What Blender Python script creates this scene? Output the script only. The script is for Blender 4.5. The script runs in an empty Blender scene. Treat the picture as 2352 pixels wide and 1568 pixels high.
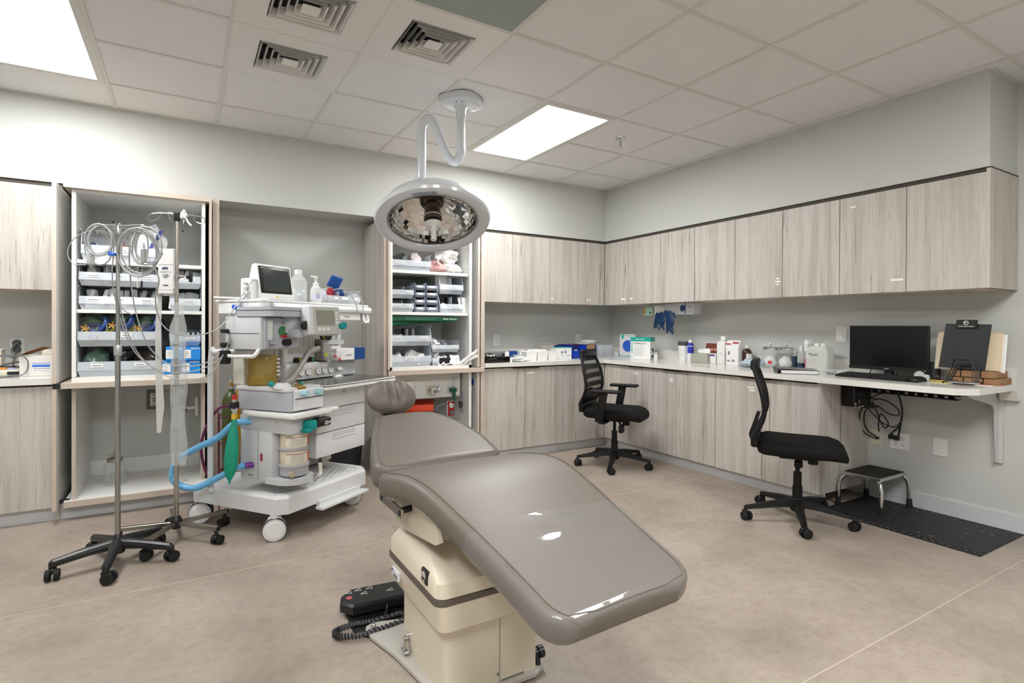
import bpy, bmesh, math, random
from mathutils import Vector, Matrix, Euler
random.seed(7)
SC = bpy.context.scene
COL = SC.collection
PI = math.pi

# ---------------------------------------------------------------- camera
cam_d = bpy.data.cameras.new('camera')
cam = bpy.data.objects.new('camera', cam_d)
COL.objects.link(cam)
cam_d.sensor_fit = 'HORIZONTAL'
cam_d.sensor_width = 36.0
cam_d.lens = 19.525
cam_d.shift_x = -0.01179
cam_d.shift_y = -0.01185
cam_d.clip_start = 0.05
def _cam():
    yaw, pitch, roll = math.radians(31.3625), math.radians(0.31766), math.radians(-0.29428)
    fwd = Vector((math.sin(yaw)*math.cos(pitch), math.cos(yaw)*math.cos(pitch), -math.sin(pitch)))
    right = Vector((math.cos(yaw), -math.sin(yaw), 0))
    down = fwd.cross(right)
    c, s = math.cos(roll), math.sin(roll)
    r2 = c*right + s*down
    d2 = -s*right + c*down
    m = Matrix((r2, -d2, -fwd)).transposed().to_4x4()
    m.translation = Vector((-3.8514, -4.2776, 1.2364))
    cam.matrix_world = m
_cam()
SC.camera = cam

# ---------------------------------------------------------------- world, exposure
W = bpy.data.worlds.new('world'); SC.world = W
W.use_nodes = True
W.node_tree.nodes['Background'].inputs[0].default_value = (0.9, 0.95, 1.0, 1)
W.node_tree.nodes['Background'].inputs[1].default_value = 0.15
SC.view_settings.view_transform = 'Standard'
SC.view_settings.look = 'None'
SC.view_settings.exposure = 0.0
SC.view_settings.gamma = 1.0
SC.view_settings.use_curve_mapping = False
SC.cycles.max_bounces = 7; SC.cycles.diffuse_bounces = 4; SC.cycles.glossy_bounces = 3; SC.cycles.transmission_bounces = 4; SC.cycles.transparent_max_bounces = 10
SC.cycles.caustics_reflective = False; SC.cycles.caustics_refractive = False
PANEL_POWER = 29.5      # emission of the ceiling light diffusers

# ---------------------------------------------------------------- materials
MATS = {}
def lin(c):
    if isinstance(c, str):
        c = tuple(int(c[i:i+2], 16)/255 for i in (0, 2, 4))
    return tuple(((x/12.92) if x <= .04045 else ((x+.055)/1.055)**2.4) for x in c[:3]) + (1,)
def mat(name, col='808080', rough=.5, metal=0., trans=0., ior=1.45, alpha=1., spec=.5, coat=0., bump=0., bscale=200., var=0., vscale=8., emit=None, estr=1., sheen=0.):
    if name in MATS: return MATS[name]
    m = bpy.data.materials.new(name); m.use_nodes = True
    nt = m.node_tree; b = nt.nodes['Principled BSDF']
    b.inputs['Base Color'].default_value = lin(col)
    b.inputs['Roughness'].default_value = rough
    b.inputs['Metallic'].default_value = metal
    b.inputs['Transmission Weight'].default_value = trans
    b.inputs['IOR'].default_value = ior
    b.inputs['Alpha'].default_value = alpha
    b.inputs['Specular IOR Level'].default_value = spec
    b.inputs['Coat Weight'].default_value = coat
    if sheen: b.inputs['Sheen Weight'].default_value = sheen
    if emit:
        b.inputs['Emission Color'].default_value = lin(emit); b.inputs['Emission Strength'].default_value = estr
    tc = None
    if bump or var:
        tc = nt.nodes.new('ShaderNodeTexCoord')
    if var:
        n = nt.nodes.new('ShaderNodeTexNoise'); n.inputs['Scale'].default_value = vscale; n.inputs['Detail'].default_value = 4
        nt.links.new(tc.outputs['Object'], n.inputs['Vector'])
        mx = nt.nodes.new('ShaderNodeMix'); mx.data_type = 'RGBA'
        c = lin(col)
        mx.inputs['A'].default_value = tuple(x*(1-var) for x in c[:3]) + (1,)
        mx.inputs['B'].default_value = tuple(min(1, x*(1+var)) for x in c[:3]) + (1,)
        nt.links.new(n.outputs['Fac'], mx.inputs['Factor']); nt.links.new(mx.outputs['Result'], b.inputs['Base Color'])
    if bump:
        n = nt.nodes.new('ShaderNodeTexNoise'); n.inputs['Scale'].default_value = bscale; n.inputs['Detail'].default_value = 3
        nt.links.new(tc.outputs['Object'], n.inputs['Vector'])
        bp = nt.nodes.new('ShaderNodeBump'); bp.inputs['Strength'].default_value = bump; bp.inputs['Distance'].default_value = .002
        nt.links.new(n.outputs['Fac'], bp.inputs['Height']); nt.links.new(bp.outputs['Normal'], b.inputs['Normal'])
    MATS[name] = m
    return m

def clear(name, col, alpha, rough=.1, ior=1.45):
    """thin clear plastic: see-through body with a mirror-like skin"""
    if name in MATS: return MATS[name]
    m = bpy.data.materials.new(name); m.use_nodes = True; nt = m.node_tree
    nt.nodes.remove(nt.nodes['Principled BSDF'])
    tr = nt.nodes.new('ShaderNodeBsdfTransparent'); df = nt.nodes.new('ShaderNodeBsdfDiffuse'); gl = nt.nodes.new('ShaderNodeBsdfGlossy'); fr = nt.nodes.new('ShaderNodeLayerWeight')
    df.inputs[0].default_value = lin(col); gl.inputs['Roughness'].default_value = rough
    a = nt.nodes.new('ShaderNodeMixShader'); a.inputs[0].default_value = alpha
    nt.links.new(tr.outputs[0], a.inputs[1]); nt.links.new(df.outputs[0], a.inputs[2])
    b = nt.nodes.new('ShaderNodeMixShader')
    pw = nt.nodes.new('ShaderNodeMath'); pw.operation = 'POWER'; pw.inputs[1].default_value = 4.
    nt.links.new(fr.outputs['Facing'], pw.inputs[0])
    ma = nt.nodes.new('ShaderNodeMath'); ma.operation = 'MULTIPLY_ADD'; ma.inputs[1].default_value = .75; ma.inputs[2].default_value = .045*(ior/1.45)**2
    nt.links.new(pw.outputs[0], ma.inputs[0])
    nt.links.new(ma.outputs[0], b.inputs[0]); nt.links.new(a.outputs[0], b.inputs[1]); nt.links.new(gl.outputs[0], b.inputs[2])
    nt.links.new(b.outputs[0], nt.nodes['Material Output'].inputs[0])
    MATS[name] = m
    return m
def ramp_nodes(nt, fac, stops):
    r = nt.nodes.new('ShaderNodeValToRGB')
    el = r.color_ramp.elements
    while len(el) < len(stops): el.new(.5)
    for e, (p, c) in zip(el, stops):
        e.position = p; e.color = lin(c)
    nt.links.new(fac, r.inputs['Fac'])
    return r.outputs['Color']

def wood_mat(name, vertical=True):
    """pale washed-oak laminate with long dark streaks"""
    m = bpy.data.materials.new(name); m.use_nodes = True; nt = m.node_tree; b = nt.nodes['Principled BSDF']
    tc = nt.nodes.new('ShaderNodeTexCoord'); oi = nt.nodes.new('ShaderNodeObjectInfo')
    mp = nt.nodes.new('ShaderNodeMapping')
    sc = (1, 1, .045) if vertical else (.045, 1, 1)
    mp.inputs['Scale'].default_value = sc
    nt.links.new(tc.outputs['Object'], mp.inputs['Vector'])
    cv = nt.nodes.new('ShaderNodeCombineXYZ')
    mul = nt.nodes.new('ShaderNodeMath'); mul.operation = 'MULTIPLY'; mul.inputs[1].default_value = 37.
    nt.links.new(oi.outputs['Random'], mul.inputs[0])
    for i in range(3): nt.links.new(mul.outputs[0], cv.inputs[i])
    add = nt.nodes.new('ShaderNodeVectorMath'); add.operation = 'ADD'
    nt.links.new(mp.outputs['Vector'], add.inputs[0]); nt.links.new(cv.outputs[0], add.inputs[1])
    def noise(scale, detail, dist=0., rough=.6):
        n = nt.nodes.new('ShaderNodeTexNoise'); n.inputs['Scale'].default_value = scale; n.inputs['Detail'].default_value = detail
        n.inputs['Distortion'].default_value = dist; n.inputs['Roughness'].default_value = rough
        nt.links.new(add.outputs[0], n.inputs['Vector']); return n.outputs['Fac']
    base = ramp_nodes(nt, noise(16, 5, .3), [(.30, 'b0a9a0'), (.45, 'c2bcb4'), (.60, 'cdc8c1'), (.8, 'b7b0a7')])
    fine = ramp_nodes(nt, noise(95, 6, .2, .75), [(.30, '7b736a'), (.45, 'f4f2f0'), (1, 'ffffff')])
    streak = ramp_nodes(nt, noise(30, 3, .6), [(.27, '857b71'), (.37, 'ffffff'), (1, 'ffffff')])
    out = base
    for c, f in ((fine, .55), (streak, .6)):
        mx = nt.nodes.new('ShaderNodeMix'); mx.data_type = 'RGBA'; mx.blend_type = 'MULTIPLY'
        mx.inputs['Factor'].default_value = f
        nt.links.new(out, mx.inputs['A']); nt.links.new(c, mx.inputs['B']); out = mx.outputs['Result']
    nt.links.new(out, b.inputs['Base Color'])
    b.inputs['Roughness'].default_value = .5
    MATS[name] = m
    return m
WOOD = wood_mat('washed_oak_laminate')
WOODH = wood_mat('washed_oak_laminate_horizontal', False)
EDGE = mat('oak_edge_band', 'c6b8aa', .5, var=.06, vscale=20)

def floor_mat():
    m = bpy.data.materials.new('mottled_vinyl_floor'); m.use_nodes = True; nt = m.node_tree; b = nt.nodes['Principled BSDF']
    tc = nt.nodes.new('ShaderNodeTexCoord')
    def noise(scale, detail, rough=.6):
        n = nt.nodes.new('ShaderNodeTexNoise'); n.inputs['Scale'].default_value = scale; n.inputs['Detail'].default_value = detail
        n.inputs['Roughness'].default_value = rough
        nt.links.new(tc.outputs['Object'], n.inputs['Vector']); return n.outputs['Fac']
    base = ramp_nodes(nt, noise(1.6, 7, .62), [(.30, '8b7f74'), (.5, 'a19488'), (.68, 'b0a397')])
    fine = ramp_nodes(nt, noise(22, 6, .65), [(.30, 'dcd6d0'), (.55, 'ffffff'), (1, 'ffffff')])
    mx = nt.nodes.new('ShaderNodeMix'); mx.data_type = 'RGBA'; mx.blend_type = 'MULTIPLY'; mx.inputs['Factor'].default_value = .55
    nt.links.new(base, mx.inputs['A']); nt.links.new(fine, mx.inputs['B'])
    nt.links.new(mx.outputs['Result'], b.inputs['Base Color'])
    b.inputs['Roughness'].default_value = .42
    MATS['floor'] = m
    return m
FLOOR = floor_mat()
WALL = mat('wall_paint', 'c8cac6', .6, bump=.05, bscale=300)
CEIL = mat('ceiling_tile_white', 'e4e3e2', .9, bump=.25, bscale=260, var=.015, vscale=3)
GRID = mat('grid_bar_white', 'd6d4cf', .55)
WHITE = mat('white_laminate', 'e6e6e2', .4)
COUNTER = mat('white_counter', 'e2e0da', .16, var=.006, vscale=30)
BASEB = mat('white_rubber_base', 'cfd0d2', .45)
DARKGAP = mat('dark_reveal', '4a443c', .7)
BLACK = mat('black_plastic', '161616', .45)
BLACKS = mat('black_satin', '1d1d1e', .35)
RUBBER = mat('black_rubber', '131313', .7)
CHROME = mat('chrome', 'd8d8d8', .12, 1.)
STEEL = mat('brushed_steel', 'b5b1a9', .28, 1.)
ALU = mat('aluminium', 'b9b9bb', .38, 1.)
WPL = mat('white_plastic', 'e8e8e6', .35)
GPL = mat('light_grey_plastic', 'cdced1', .4)
GPM = mat('mid_grey_plastic', 'b4b6ba', .42)
PAPER = mat('white_paper', 'efefec', .7)
PRINT = mat('dark_print', '3a3a40', .7)
LTEXT = mat('grey_print', '8f9298', .7)

# ---------------------------------------------------------------- geometry helpers
class G:
    def __init__(s): s.v = []; s.f = []
    def add(s, vs, fs, M=None):
        o = len(s.v)
        s.v += [tuple(M @ Vector(v)) if M else tuple(v) for v in vs]
        s.f += [tuple(i+o for i in f) for f in fs]
        return s
    def box(s, x0, y0, z0, x1, y1, z1, M=None):
        v = [(x0,y0,z0),(x1,y0,z0),(x1,y1,z0),(x0,y1,z0),(x0,y0,z1),(x1,y0,z1),(x1,y1,z1),(x0,y1,z1)]
        return s.add(v, [(0,3,2,1),(4,5,6,7),(0,1,5,4),(1,2,6,5),(2,3,7,6),(3,0,4,7)], M)
    def bb(s, x0, y0, z0, x1, y1, z1, bev=.004, seg=2, M=None):
        bm = bmesh.new(); bmesh.ops.create_cube(bm, size=1)
        for v in bm.verts: v.co = Vector((x0+(x1-x0)*(v.co.x+.5), y0+(y1-y0)*(v.co.y+.5), z0+(z1-z0)*(v.co.z+.5)))
        bmesh.ops.bevel(bm, geom=bm.edges[:], offset=min(bev, .49*min(abs(x1-x0), abs(y1-y0), abs(z1-z0))), segments=seg, affect='EDGES', profile=.5)
        bm.verts.index_update()
        s.add([v.co.copy() for v in bm.verts], [[v.index for v in f.verts] for f in bm.faces], M); bm.free()
        return s
    def cyl(s, p0, p1, r0, r1=None, n=16, cap=True):
        r1 = r0 if r1 is None else r1
        p0 = Vector(p0); p1 = Vector(p1); d = (p1-p0).normalized()
        a = d.orthogonal().normalized(); b = d.cross(a)
        v = []
        for p, r in ((p0, r0), (p1, r1)):
            for i in range(n):
                t = 2*PI*i/n; v.append(p + a*r*math.cos(t) + b*r*math.sin(t))
        f = [(i, (i+1) % n, n+(i+1) % n, n+i) for i in range(n)]
        if cap: f += [tuple(range(n-1, -1, -1)), tuple(range(n, 2*n))]
        return s.add(v, f)
    def tube(s, pts, r, n=8, closed=False, sub=0, cap=True):
        pts = [Vector(p) for p in pts]
        if sub: pts = spline(pts, sub, closed)
        m = len(pts)
        v = []; ref = None
        for i, p in enumerate(pts):
            if closed: t = pts[(i+1) % m]-pts[i-1]
            else: t = pts[min(i+1, m-1)]-pts[max(i-1, 0)]
            if t.length < 1e-9: t = Vector((0,0,1))
            t.normalize()
            if ref is None: ref = t.orthogonal().normalized()
            else:
                ref = ref - t*ref.dot(t)
                if ref.length < 1e-6: ref = t.orthogonal()
                ref.normalize()
            b = t.cross(ref)
            rr = r[i*len(r)//m] if isinstance(r, (list, tuple)) else r
            for k in range(n):
                a = 2*PI*k/n; v.append(p + ref*rr*math.cos(a) + b*rr*math.sin(a))
        f = []
        for i in range(m if closed else m-1):
            j = (i+1) % m
            for k in range(n):
                f.append((i*n+k, i*n+(k+1) % n, j*n+(k+1) % n, j*n+k))
        if cap and not closed: f += [tuple(range(n-1, -1, -1)), tuple((m-1)*n+k for k in range(n))]
        return s.add(v, f)
    def lathe(s, prof, n=24, M=None, cap=True):
        v = []
        for r, z in prof:
            for i in range(n):
                t = 2*PI*i/n; v.append((r*math.cos(t), r*math.sin(t), z))
        f = []
        for j in range(len(prof)-1):
            for i in range(n): f.append((j*n+i, j*n+(i+1) % n, (j+1)*n+(i+1) % n, (j+1)*n+i))
        if cap:
            if prof[0][0] > 1e-5: f.append(tuple(range(n-1, -1, -1)))
            if prof[-1][0] > 1e-5: f.append(tuple((len(prof)-1)*n+i for i in range(n)))
        return s.add(v, f, M)
    def prism(s, poly, h0, h1, M=None):
        """poly in xy, extruded in z"""
        n = len(poly)
        v = [(x, y, h0) for x, y in poly]+[(x, y, h1) for x, y in poly]
        f = [tuple(range(n-1, -1, -1)), tuple(range(n, 2*n))]+[(i, (i+1) % n, n+(i+1) % n, n+i) for i in range(n)]
        return s.add(v, f, M)
    def loft(s, rings, cap=True, closed=True, M=None):
        n = len(rings[0]); v = [p for r in rings for p in r]; f = []
        for j in range(len(rings)-1):
            for i in range(n if closed else n-1):
                f.append((j*n+i, j*n+(i+1) % n, (j+1)*n+(i+1) % n, (j+1)*n+i))
        if cap: f += [tuple(range(n-1, -1, -1)), tuple((len(rings)-1)*n+i for i in range(n))]
        return s.add(v, f, M)
    def ball(s, c, r, n=12, m=8, sc=(1, 1, 1)):
        c = Vector(c)
        prof = [(max(1e-4, r*math.sin(PI*j/m)), -r*math.cos(PI*j/m)) for j in range(m+1)]
        M = Matrix.Translation(c) @ Matrix.Diagonal((*sc, 1))
        return s.lathe(prof, n, M, cap=True)
def spline(pts, sub, closed=False):
    """Catmull-Rom"""
    out = []; m = len(pts)
    rng = range(m if closed else m-1)
    for i in rng:
        if closed: p0, p1, p2, p3 = pts[i-1], pts[i], pts[(i+1) % m], pts[(i+2) % m]
        else: p0, p1, p2, p3 = pts[max(i-1, 0)], pts[i], pts[i+1], pts[min(i+2, m-1)]
        for k in range(sub):
            t = k/sub
            out.append(.5*((2*p1)+(-p0+p2)*t+(2*p0-5*p1+4*p2-p3)*t*t+(-p0+3*p1-3*p2+p3)*t**3))
    if not closed: out.append(pts[-1])
    return out
def rrect(x0, y0, x1, y1, r, n=4):
    """rounded rectangle outline"""
    out = []
    for cx, cy, a0 in ((x1-r, y0+r, -PI/2), (x1-r, y1-r, 0), (x0+r, y1-r, PI/2), (x0+r, y0+r, PI)):
        for i in range(n+1):
            a = a0+PI/2*i/n; out.append((cx+r*math.cos(a), cy+r*math.sin(a)))
    return out
RX90 = Matrix.Rotation(PI/2, 4, 'X')
def T(x, y, z): return Matrix.Translation((x, y, z))
def RZ(a): return Matrix.Rotation(math.radians(a), 4, 'Z')
def RX(a): return Matrix.Rotation(math.radians(a), 4, 'X')
def RY(a): return Matrix.Rotation(math.radians(a), 4, 'Y')

def obj(name, g, material, parent=None, loc=None, rot=None, smooth=35, label=None, mesh=None):
    if mesh is None:
        me = bpy.data.meshes.new(name)
        me.from_pydata(g.v, [], g.f); me.validate(); me.update()
        bm = bmesh.new(); bm.from_mesh(me); bmesh.ops.recalc_face_normals(bm, faces=bm.faces[:]); bm.to_mesh(me); bm.free()
        if smooth:
            me.polygons.foreach_set('use_smooth', [True]*len(me.polygons))
            me.set_sharp_from_angle(angle=math.radians(smooth))
        me.materials.append(material)
    else: me = mesh
    o = bpy.data.objects.new(name, me); COL.objects.link(o)
    if parent: o.parent = parent
    if loc: o.location = loc
    if rot: o.rotation_euler = rot
    if label: o['label'] = label
    return o
def tag(o, label, cat, group=None, kind=None):
    o['label'] = label; o['category'] = cat
    if group: o['group'] = group
    if kind: o['kind'] = kind
    return o
def thing(name, label, cat, loc=(0, 0, 0), rz=0., group=None, rot=None):
    o = bpy.data.objects.new(name, None); COL.objects.link(o)
    o.empty_display_size = .05
    o.location = loc; o.rotation_euler = rot if rot else (0, 0, math.radians(rz))
    return tag(o, label, cat, group)
def struct(name, g, m, smooth=0, label=None):
    o = obj(name, g, m, smooth=smooth); o['kind'] = 'structure'
    if label: o['label'] = label
    return o
def copy_tree(o, parent=None, loc=None, rz=None, label=None):
    c = o.copy(); COL.objects.link(c); c.parent = parent
    if loc is not None: c.location = loc
    if rz is not None: c.rotation_euler = (0, 0, math.radians(rz))
    if label: c['label'] = label
    for ch in o.children: copy_tree(ch, c)
    return c
def text(parent, s, size, m, M, name='lettering', label=None, align='LEFT', bold=0.):
    """flat printed lettering as a thin mesh; text plane is local xy, M places it on the parent"""
    cu = bpy.data.curves.new('lettering', 'FONT'); cu.body = s; cu.size = size; cu.align_x = align; cu.extrude = .0003; cu.resolution_u = 2
    cu.offset = bold
    to = bpy.data.objects.new('lettering', cu); COL.objects.link(to)
    dg = bpy.context.evaluated_depsgraph_get(); dg.update()
    me = bpy.data.meshes.new_from_object(to.evaluated_get(dg)); me.name = 'lettering'
    bpy.data.objects.remove(to); bpy.data.curves.remove(cu)
    me.transform(M); me.materials.clear(); me.materials.append(m)
    o = bpy.data.objects.new(name, me); COL.objects.link(o); o.parent = parent
    if label: o['label'] = label
    return o
FRONT = RX90          # text facing -y, reading along +x

# ================================================================= the room
H = 2.722; WXR = .47; WYB = .845; XL = -6.4; YF = -6.3; SFY = .46; SFX = .075; SFZ = 2.167; SEND = -2.945
fl = struct('floor', G().box(XL-.1, YF-.1, -.1, WXR+.1, WYB+.1, 0), FLOOR, label='beige mottled sheet vinyl floor')
SEAM = mat('vinyl_weld', 'c6bbae', .5)
for y in (-1.15, -3.14, -5.14):
    obj('weld_seam', G().box(XL, y-.0018, -.001, WXR, y+.0018, .0006), SEAM, fl, smooth=0)
wb = struct('wall_back', G().box(XL, WYB, 0, WXR+.1, WYB+.1, H+.1), WALL)
wr = struct('wall_right', G().box(WXR, YF, 0, WXR+.1, WYB, H+.1), WALL)
struct('wall_left', G().box(XL-.1, YF, 0, XL, WYB, H+.1), WALL)
struct('wall_front', G().box(XL-.1, YF-.1, 0, WXR+.1, YF, H+.1), WALL)
# bulkheads above the cabinets
struct('wall_soffit_back', G().box(XL, SFY, SFZ, WXR, WYB, H+.05), WALL)
struct('wall_soffit_right', G().box(SFX, SEND, SFZ, WXR, SFY, H+.05), WALL)
struct('baseboard_right', G().box(WXR-.012, YF, 0, WXR, -2.10, .102).box(WXR-.008, YF, .102, WXR, -2.10, .106), BASEB)

# suspended ceiling: tiles and T bars are pieces of it
TT = .6096
ce = struct('ceiling', G().box(XL-.1, YF-.1, H+.06, WXR+.1, WYB+.1, H+.16), CEIL, label='white suspended tile ceiling')
LIGHTS = [(-8, 0), (-3, 0), (-8, -6), (-6, -6), (-3, -6)]          # (i, j) of the first of two tiles, running to -y
VENTS = [(-6, -3), (-6, -2), (-5, -3)]
PANEL = [(-5, -4), (-5, -5)]
skip = set(VENTS)|set(PANEL)
for i, j in LIGHTS: skip |= {(i, j-1), (i, j-2)} if j else {(i, -1), (i, -2)}
ttile = None
def tile(x0, y0, x1, y1):
    global ttile
    full = abs(x1-x0-TT) < 1e-3 and abs(y1-y0-TT) < 1e-3
    if full and ttile:
        obj('ceiling_tile', None, None, ce, loc=(x0, y0, H), mesh=ttile); return
    w, d = x1-x0, y1-y0
    g = G().bb(.006, .006, .002, w-.006, d-.006, .016, .003, 1)
    o = obj('ceiling_tile', g, CEIL, ce, loc=(x0, y0, H), smooth=0)
    if full: ttile = o.data
for i in range(-10, 0):
    for j in range(-10, 0):
        if (i, j) in skip: continue
        tile(i*TT, j*TT, (i+1)*TT, (j+1)*TT)
for i in range(-10, 0): tile(i*TT, 0, (i+1)*TT, SFY+.01)
for j in range(-10, 0):
    tile(0, j*TT, (SFX+.01 if j > -5 else WXR), (j+1)*TT)
tile(0, 0, SFX+.01, SFY+.01)
for i in range(-10, 1):
    obj('grid_bar', G().bb(i*TT-.012, -10*TT, H-.004, i*TT+.012, SFY, H+.012, .0015, 1), GRID, ce, smooth=0)
for j in range(-10, 1):
    for i in range(-10, 0):
        if (i, j) in skip and (i, j-1) in skip and (i, j) not in VENTS: continue
        obj('grid_bar', G().bb(i*TT+.011, j*TT-.012, H-.0035, (i+1)*TT-.011, j*TT+.012, H+.012, .0015, 1), GRID, ce, smooth=0)
    obj('grid_bar', G().bb(.011, j*TT-.012, H-.0035, SFX if j > -5 else WXR, j*TT+.012, H+.012, .0015, 1), GRID, ce, smooth=0)
# wall angle along the bulkheads
obj('wall_angle', G().box(XL, SFY-.022, H-.003, SFX, SFY+.001, H+.01), GRID, ce, smooth=0)
obj('wall_angle', G().box(SFX-.022, SEND, H-.003, SFX+.001, SFY, H+.01), GRID, ce, smooth=0)
obj('wall_angle', G().box(SFX, SEND-.022, H-.003, WXR, SEND+.001, H+.01), GRID, ce, smooth=0)

EMIT = bpy.data.materials.new('light_diffuser'); EMIT.use_nodes = True
_n = EMIT.node_tree; _n.nodes.remove(_n.nodes['Principled BSDF'])
_e = _n.nodes.new('ShaderNodeEmission'); _e.inputs[0].default_value = (.99, .99, .985, 1); _e.inputs[1].default_value = PANEL_POWER
_n.links.new(_e.outputs[0], _n.nodes['Material Output'].inputs[0])
LABL = {(-8, 0): 'bright recessed ceiling light panel at upper left of picture', (-3, 0): 'bright recessed ceiling light panel beside the surgical lamp',
        (-8, -6): 'recessed ceiling light panel behind the camera, left', (-6, -6): 'added fill light panel directly above the camera', (-3, -6): 'recessed ceiling light panel behind the camera, right'}  # panel above the camera is added to fill the room with light
for i, j in LIGHTS:
    t = thing('ceiling_light', LABL[(i, j)], 'ceiling light', (i*TT, j*TT-2*TT, H), 0, 'recessed ceiling lights')
    w, d = TT, 2*TT; fw_ = .045
    g = G()
    for a in ((.008, .008, w-.008, fw_), (.008, d-fw_, w-.008, d-.008), (.008, fw_, fw_, d-fw_), (w-fw_, fw_, w-.008, d-fw_)):
        g.box(a[0], a[1], -.006, a[2], a[3], .02)
    obj('frame', g, GRID, t, smooth=0)
    obj('diffuser', G().box(fw_-.004, fw_-.004, .002, w-fw_+.004, d-fw_+.004, .012), EMIT, t, smooth=0)
    obj('housing', G().box(.01, .01, .03, w-.01, d-.01, .055), GPL, t, smooth=0)

VENTW = mat('vent_white', 'e2e0dc', .4)
VDARK = mat('vent_dark', '24272a', .8)
VL = ['four-way ceiling vent at top edge of the picture', 'four-way ceiling vent nearest the back wall', 'four-way ceiling vent up and left of the surgical lamp mount']
for (i, j), lb in zip(VENTS, VL):
    t = thing('ceiling_vent', lb, 'vent', ((i+.5)*TT, (j+.5)*TT, H), 0, 'ceiling vents')
    h = TT/2-.004; r = .17
    g = G()
    for a in ((-h, -h, h, -r), (-h, r, h, h), (-h, -r, -r, r), (r, -r, h, r)): g.box(a[0], a[1], -.005, a[2], a[3], .003)
    obj('face_plate', g, VENTW, t, smooth=0)
    obj('duct', G().box(-r, -r, .05, r, r, .055), VDARK, t, smooth=0)
    for k, s in enumerate((.168, .136, .104, .072)):
        ring = lambda a, z: [(-a, -a, z), (a, -a, z), (a, a, z), (-a, a, z)]
        g = G().loft([ring(s, -.010), ring(s-.020, .030), ring(s-.024, .030), ring(s-.008, -.010), ring(s-.004, -.013)], cap=False)
        obj('louver', g, VENTW, t, smooth=0)
    obj('centre_plate', G().box(-.040, -.040, -.014, .040, .040, -.009), VENTW, t, smooth=0)
    obj('cross_bar', G().box(-.004, -.16, .03, .004, .16, .045).box(-.16, -.004, .03, .16, .004, .045), VDARK, t, smooth=0)
AIR = mat('grey_green_filter', '9ba59f', .7, bump=.4, bscale=500)
t = thing('air_return_panel', 'grey-green perforated air panel set in the ceiling', 'air panel', (-4.5*TT, -3*TT, H))
obj('filter_face', G().box(-TT/2+.012, -2*TT+.012, -.002, TT/2-.012, -.012, .006), AIR, t, smooth=0)
obj('frame', G().box(-TT/2+.004, -2*TT+.004, 0, -TT/2+.012, -.004, .01).box(TT/2-.012, -2*TT+.004, 0, TT/2-.004, -.004, .01).box(-TT/2, -.012, 0, TT/2, -.004, .01), GRID, t, smooth=0)
# sprinkler head
t = thing('sprinkler_head', 'small chrome fire sprinkler head on the ceiling', 'sprinkler', (-.926, -.923, H))
obj('escutcheon', G().lathe([(.042, .002), (.04, -.006), (.02, -.012)], 20), CHROME, t)
obj('body', G().cyl((0, 0, -.008), (0, 0, -.03), .009).tube([(-.009, 0, -.03), (-.014, 0, -.045), (-.004, 0, -.062)], .0025, 6).tube([(.009, 0, -.03), (.014, 0, -.045), (.004, 0, -.062)], .0025, 6), CHROME, t)
obj('bulb', G().cyl((0, 0, -.03), (0, 0, -.06), .0025), mat('red_glass', 'b02018', .2), t)
obj('deflector', G().cyl((0, 0, -.062), (0, 0, -.065), .016), CHROME, t)

# ================================================================= fitted cabinets
STICK = mat('label_sticker', 'f2f2ee', .6)
PULL = mat('edge_pull', 'a99d90', .35, .6)
def sticker(parent, x, z, w=.03, h=.012, y=-.0012, lines=1):
    o = obj('label_sticker', G().box(x-w/2, y-.0006, z-h/2, x+w/2, y, z+h/2), STICK, parent, smooth=0)
    g = G()
    for k in range(lines):
        zz = z+h/2-(k+.5)*h/lines
        g.box(x-w*.38, y-.0009, zz-h*.12/lines, x+w*.38, y-.0006, zz+h*.12/lines)
    return o
def cabinet(name, label, loc, rz, widths, z0, z1, depth, doors, upper, group, end=None, toe=False, wood=None):
    """run of doors; local x along the front, y to the wall, front of the doors at y=0
    doors: per door dict(pull=(x0,x1) or None, sticks=[...])"""
    t = thing(name, label, 'cabinet', loc, rz, group)
    W_ = sum(widths)
    obj('body', G().box(0.0015, .02, z0, W_-.0015, depth, z1), WHITE if not end else WHITE, t, smooth=0)
    if upper:
        obj('bottom_panel', G().box(.001, .004, z0-.012, W_-.001, depth, z0), EDGE, t, smooth=0)
        obj('top_reveal', G().box(0, .03, z1, W_, depth, z1+.03), DARKGAP, t, smooth=0)
    x = 0
    for wd, d in zip(widths, doors):
        gp = .0022
        o = obj('door', G().bb(x+gp, 0, z0-(.012 if upper else 0)+(0 if upper else .0), x+wd-gp, .019, z1-(.0 if upper else .012), .0012, 1), WOOD, t, smooth=0)
        if d.get('pull'):
            a, b = d['pull']
            zz = (z0-.014) if upper else (z1-.013)
            obj('edge_pull', G().box(x+a, -.014, zz-.002, x+b, .006, zz+.002).box(x+a, -.014, zz-.008 if not upper else zz, x+b, -.0125, zz+.002), PULL, o, smooth=0)
        for st in d.get('sticks', []):
            sticker(o, x+st[0], st[1], *st[2:])
        x += wd
    obj('gap_shadow', G().box(.0, .0195, z0, W_, .0205, z1-.001), DARKGAP, t, smooth=0)
    if toe:
        obj('toe_kick', G().box(-.06 if toe == 'L' else 0, .055, 0, W_+(.06 if toe == 'R' else 0), .07, z0), BASEB, t, smooth=0)
    if end == 'right':
        obj('end_panel', G().bb(W_-.018, -.002, z0-(.012 if upper else 0), W_+.002, depth, z1+(.02 if upper else 0), .001, 1), WOOD, t, smooth=0)
    return t
UZ0, UZ1 = 1.481, 2.135
UG, BG = 'wall cabinets', 'base cabinets'
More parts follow.
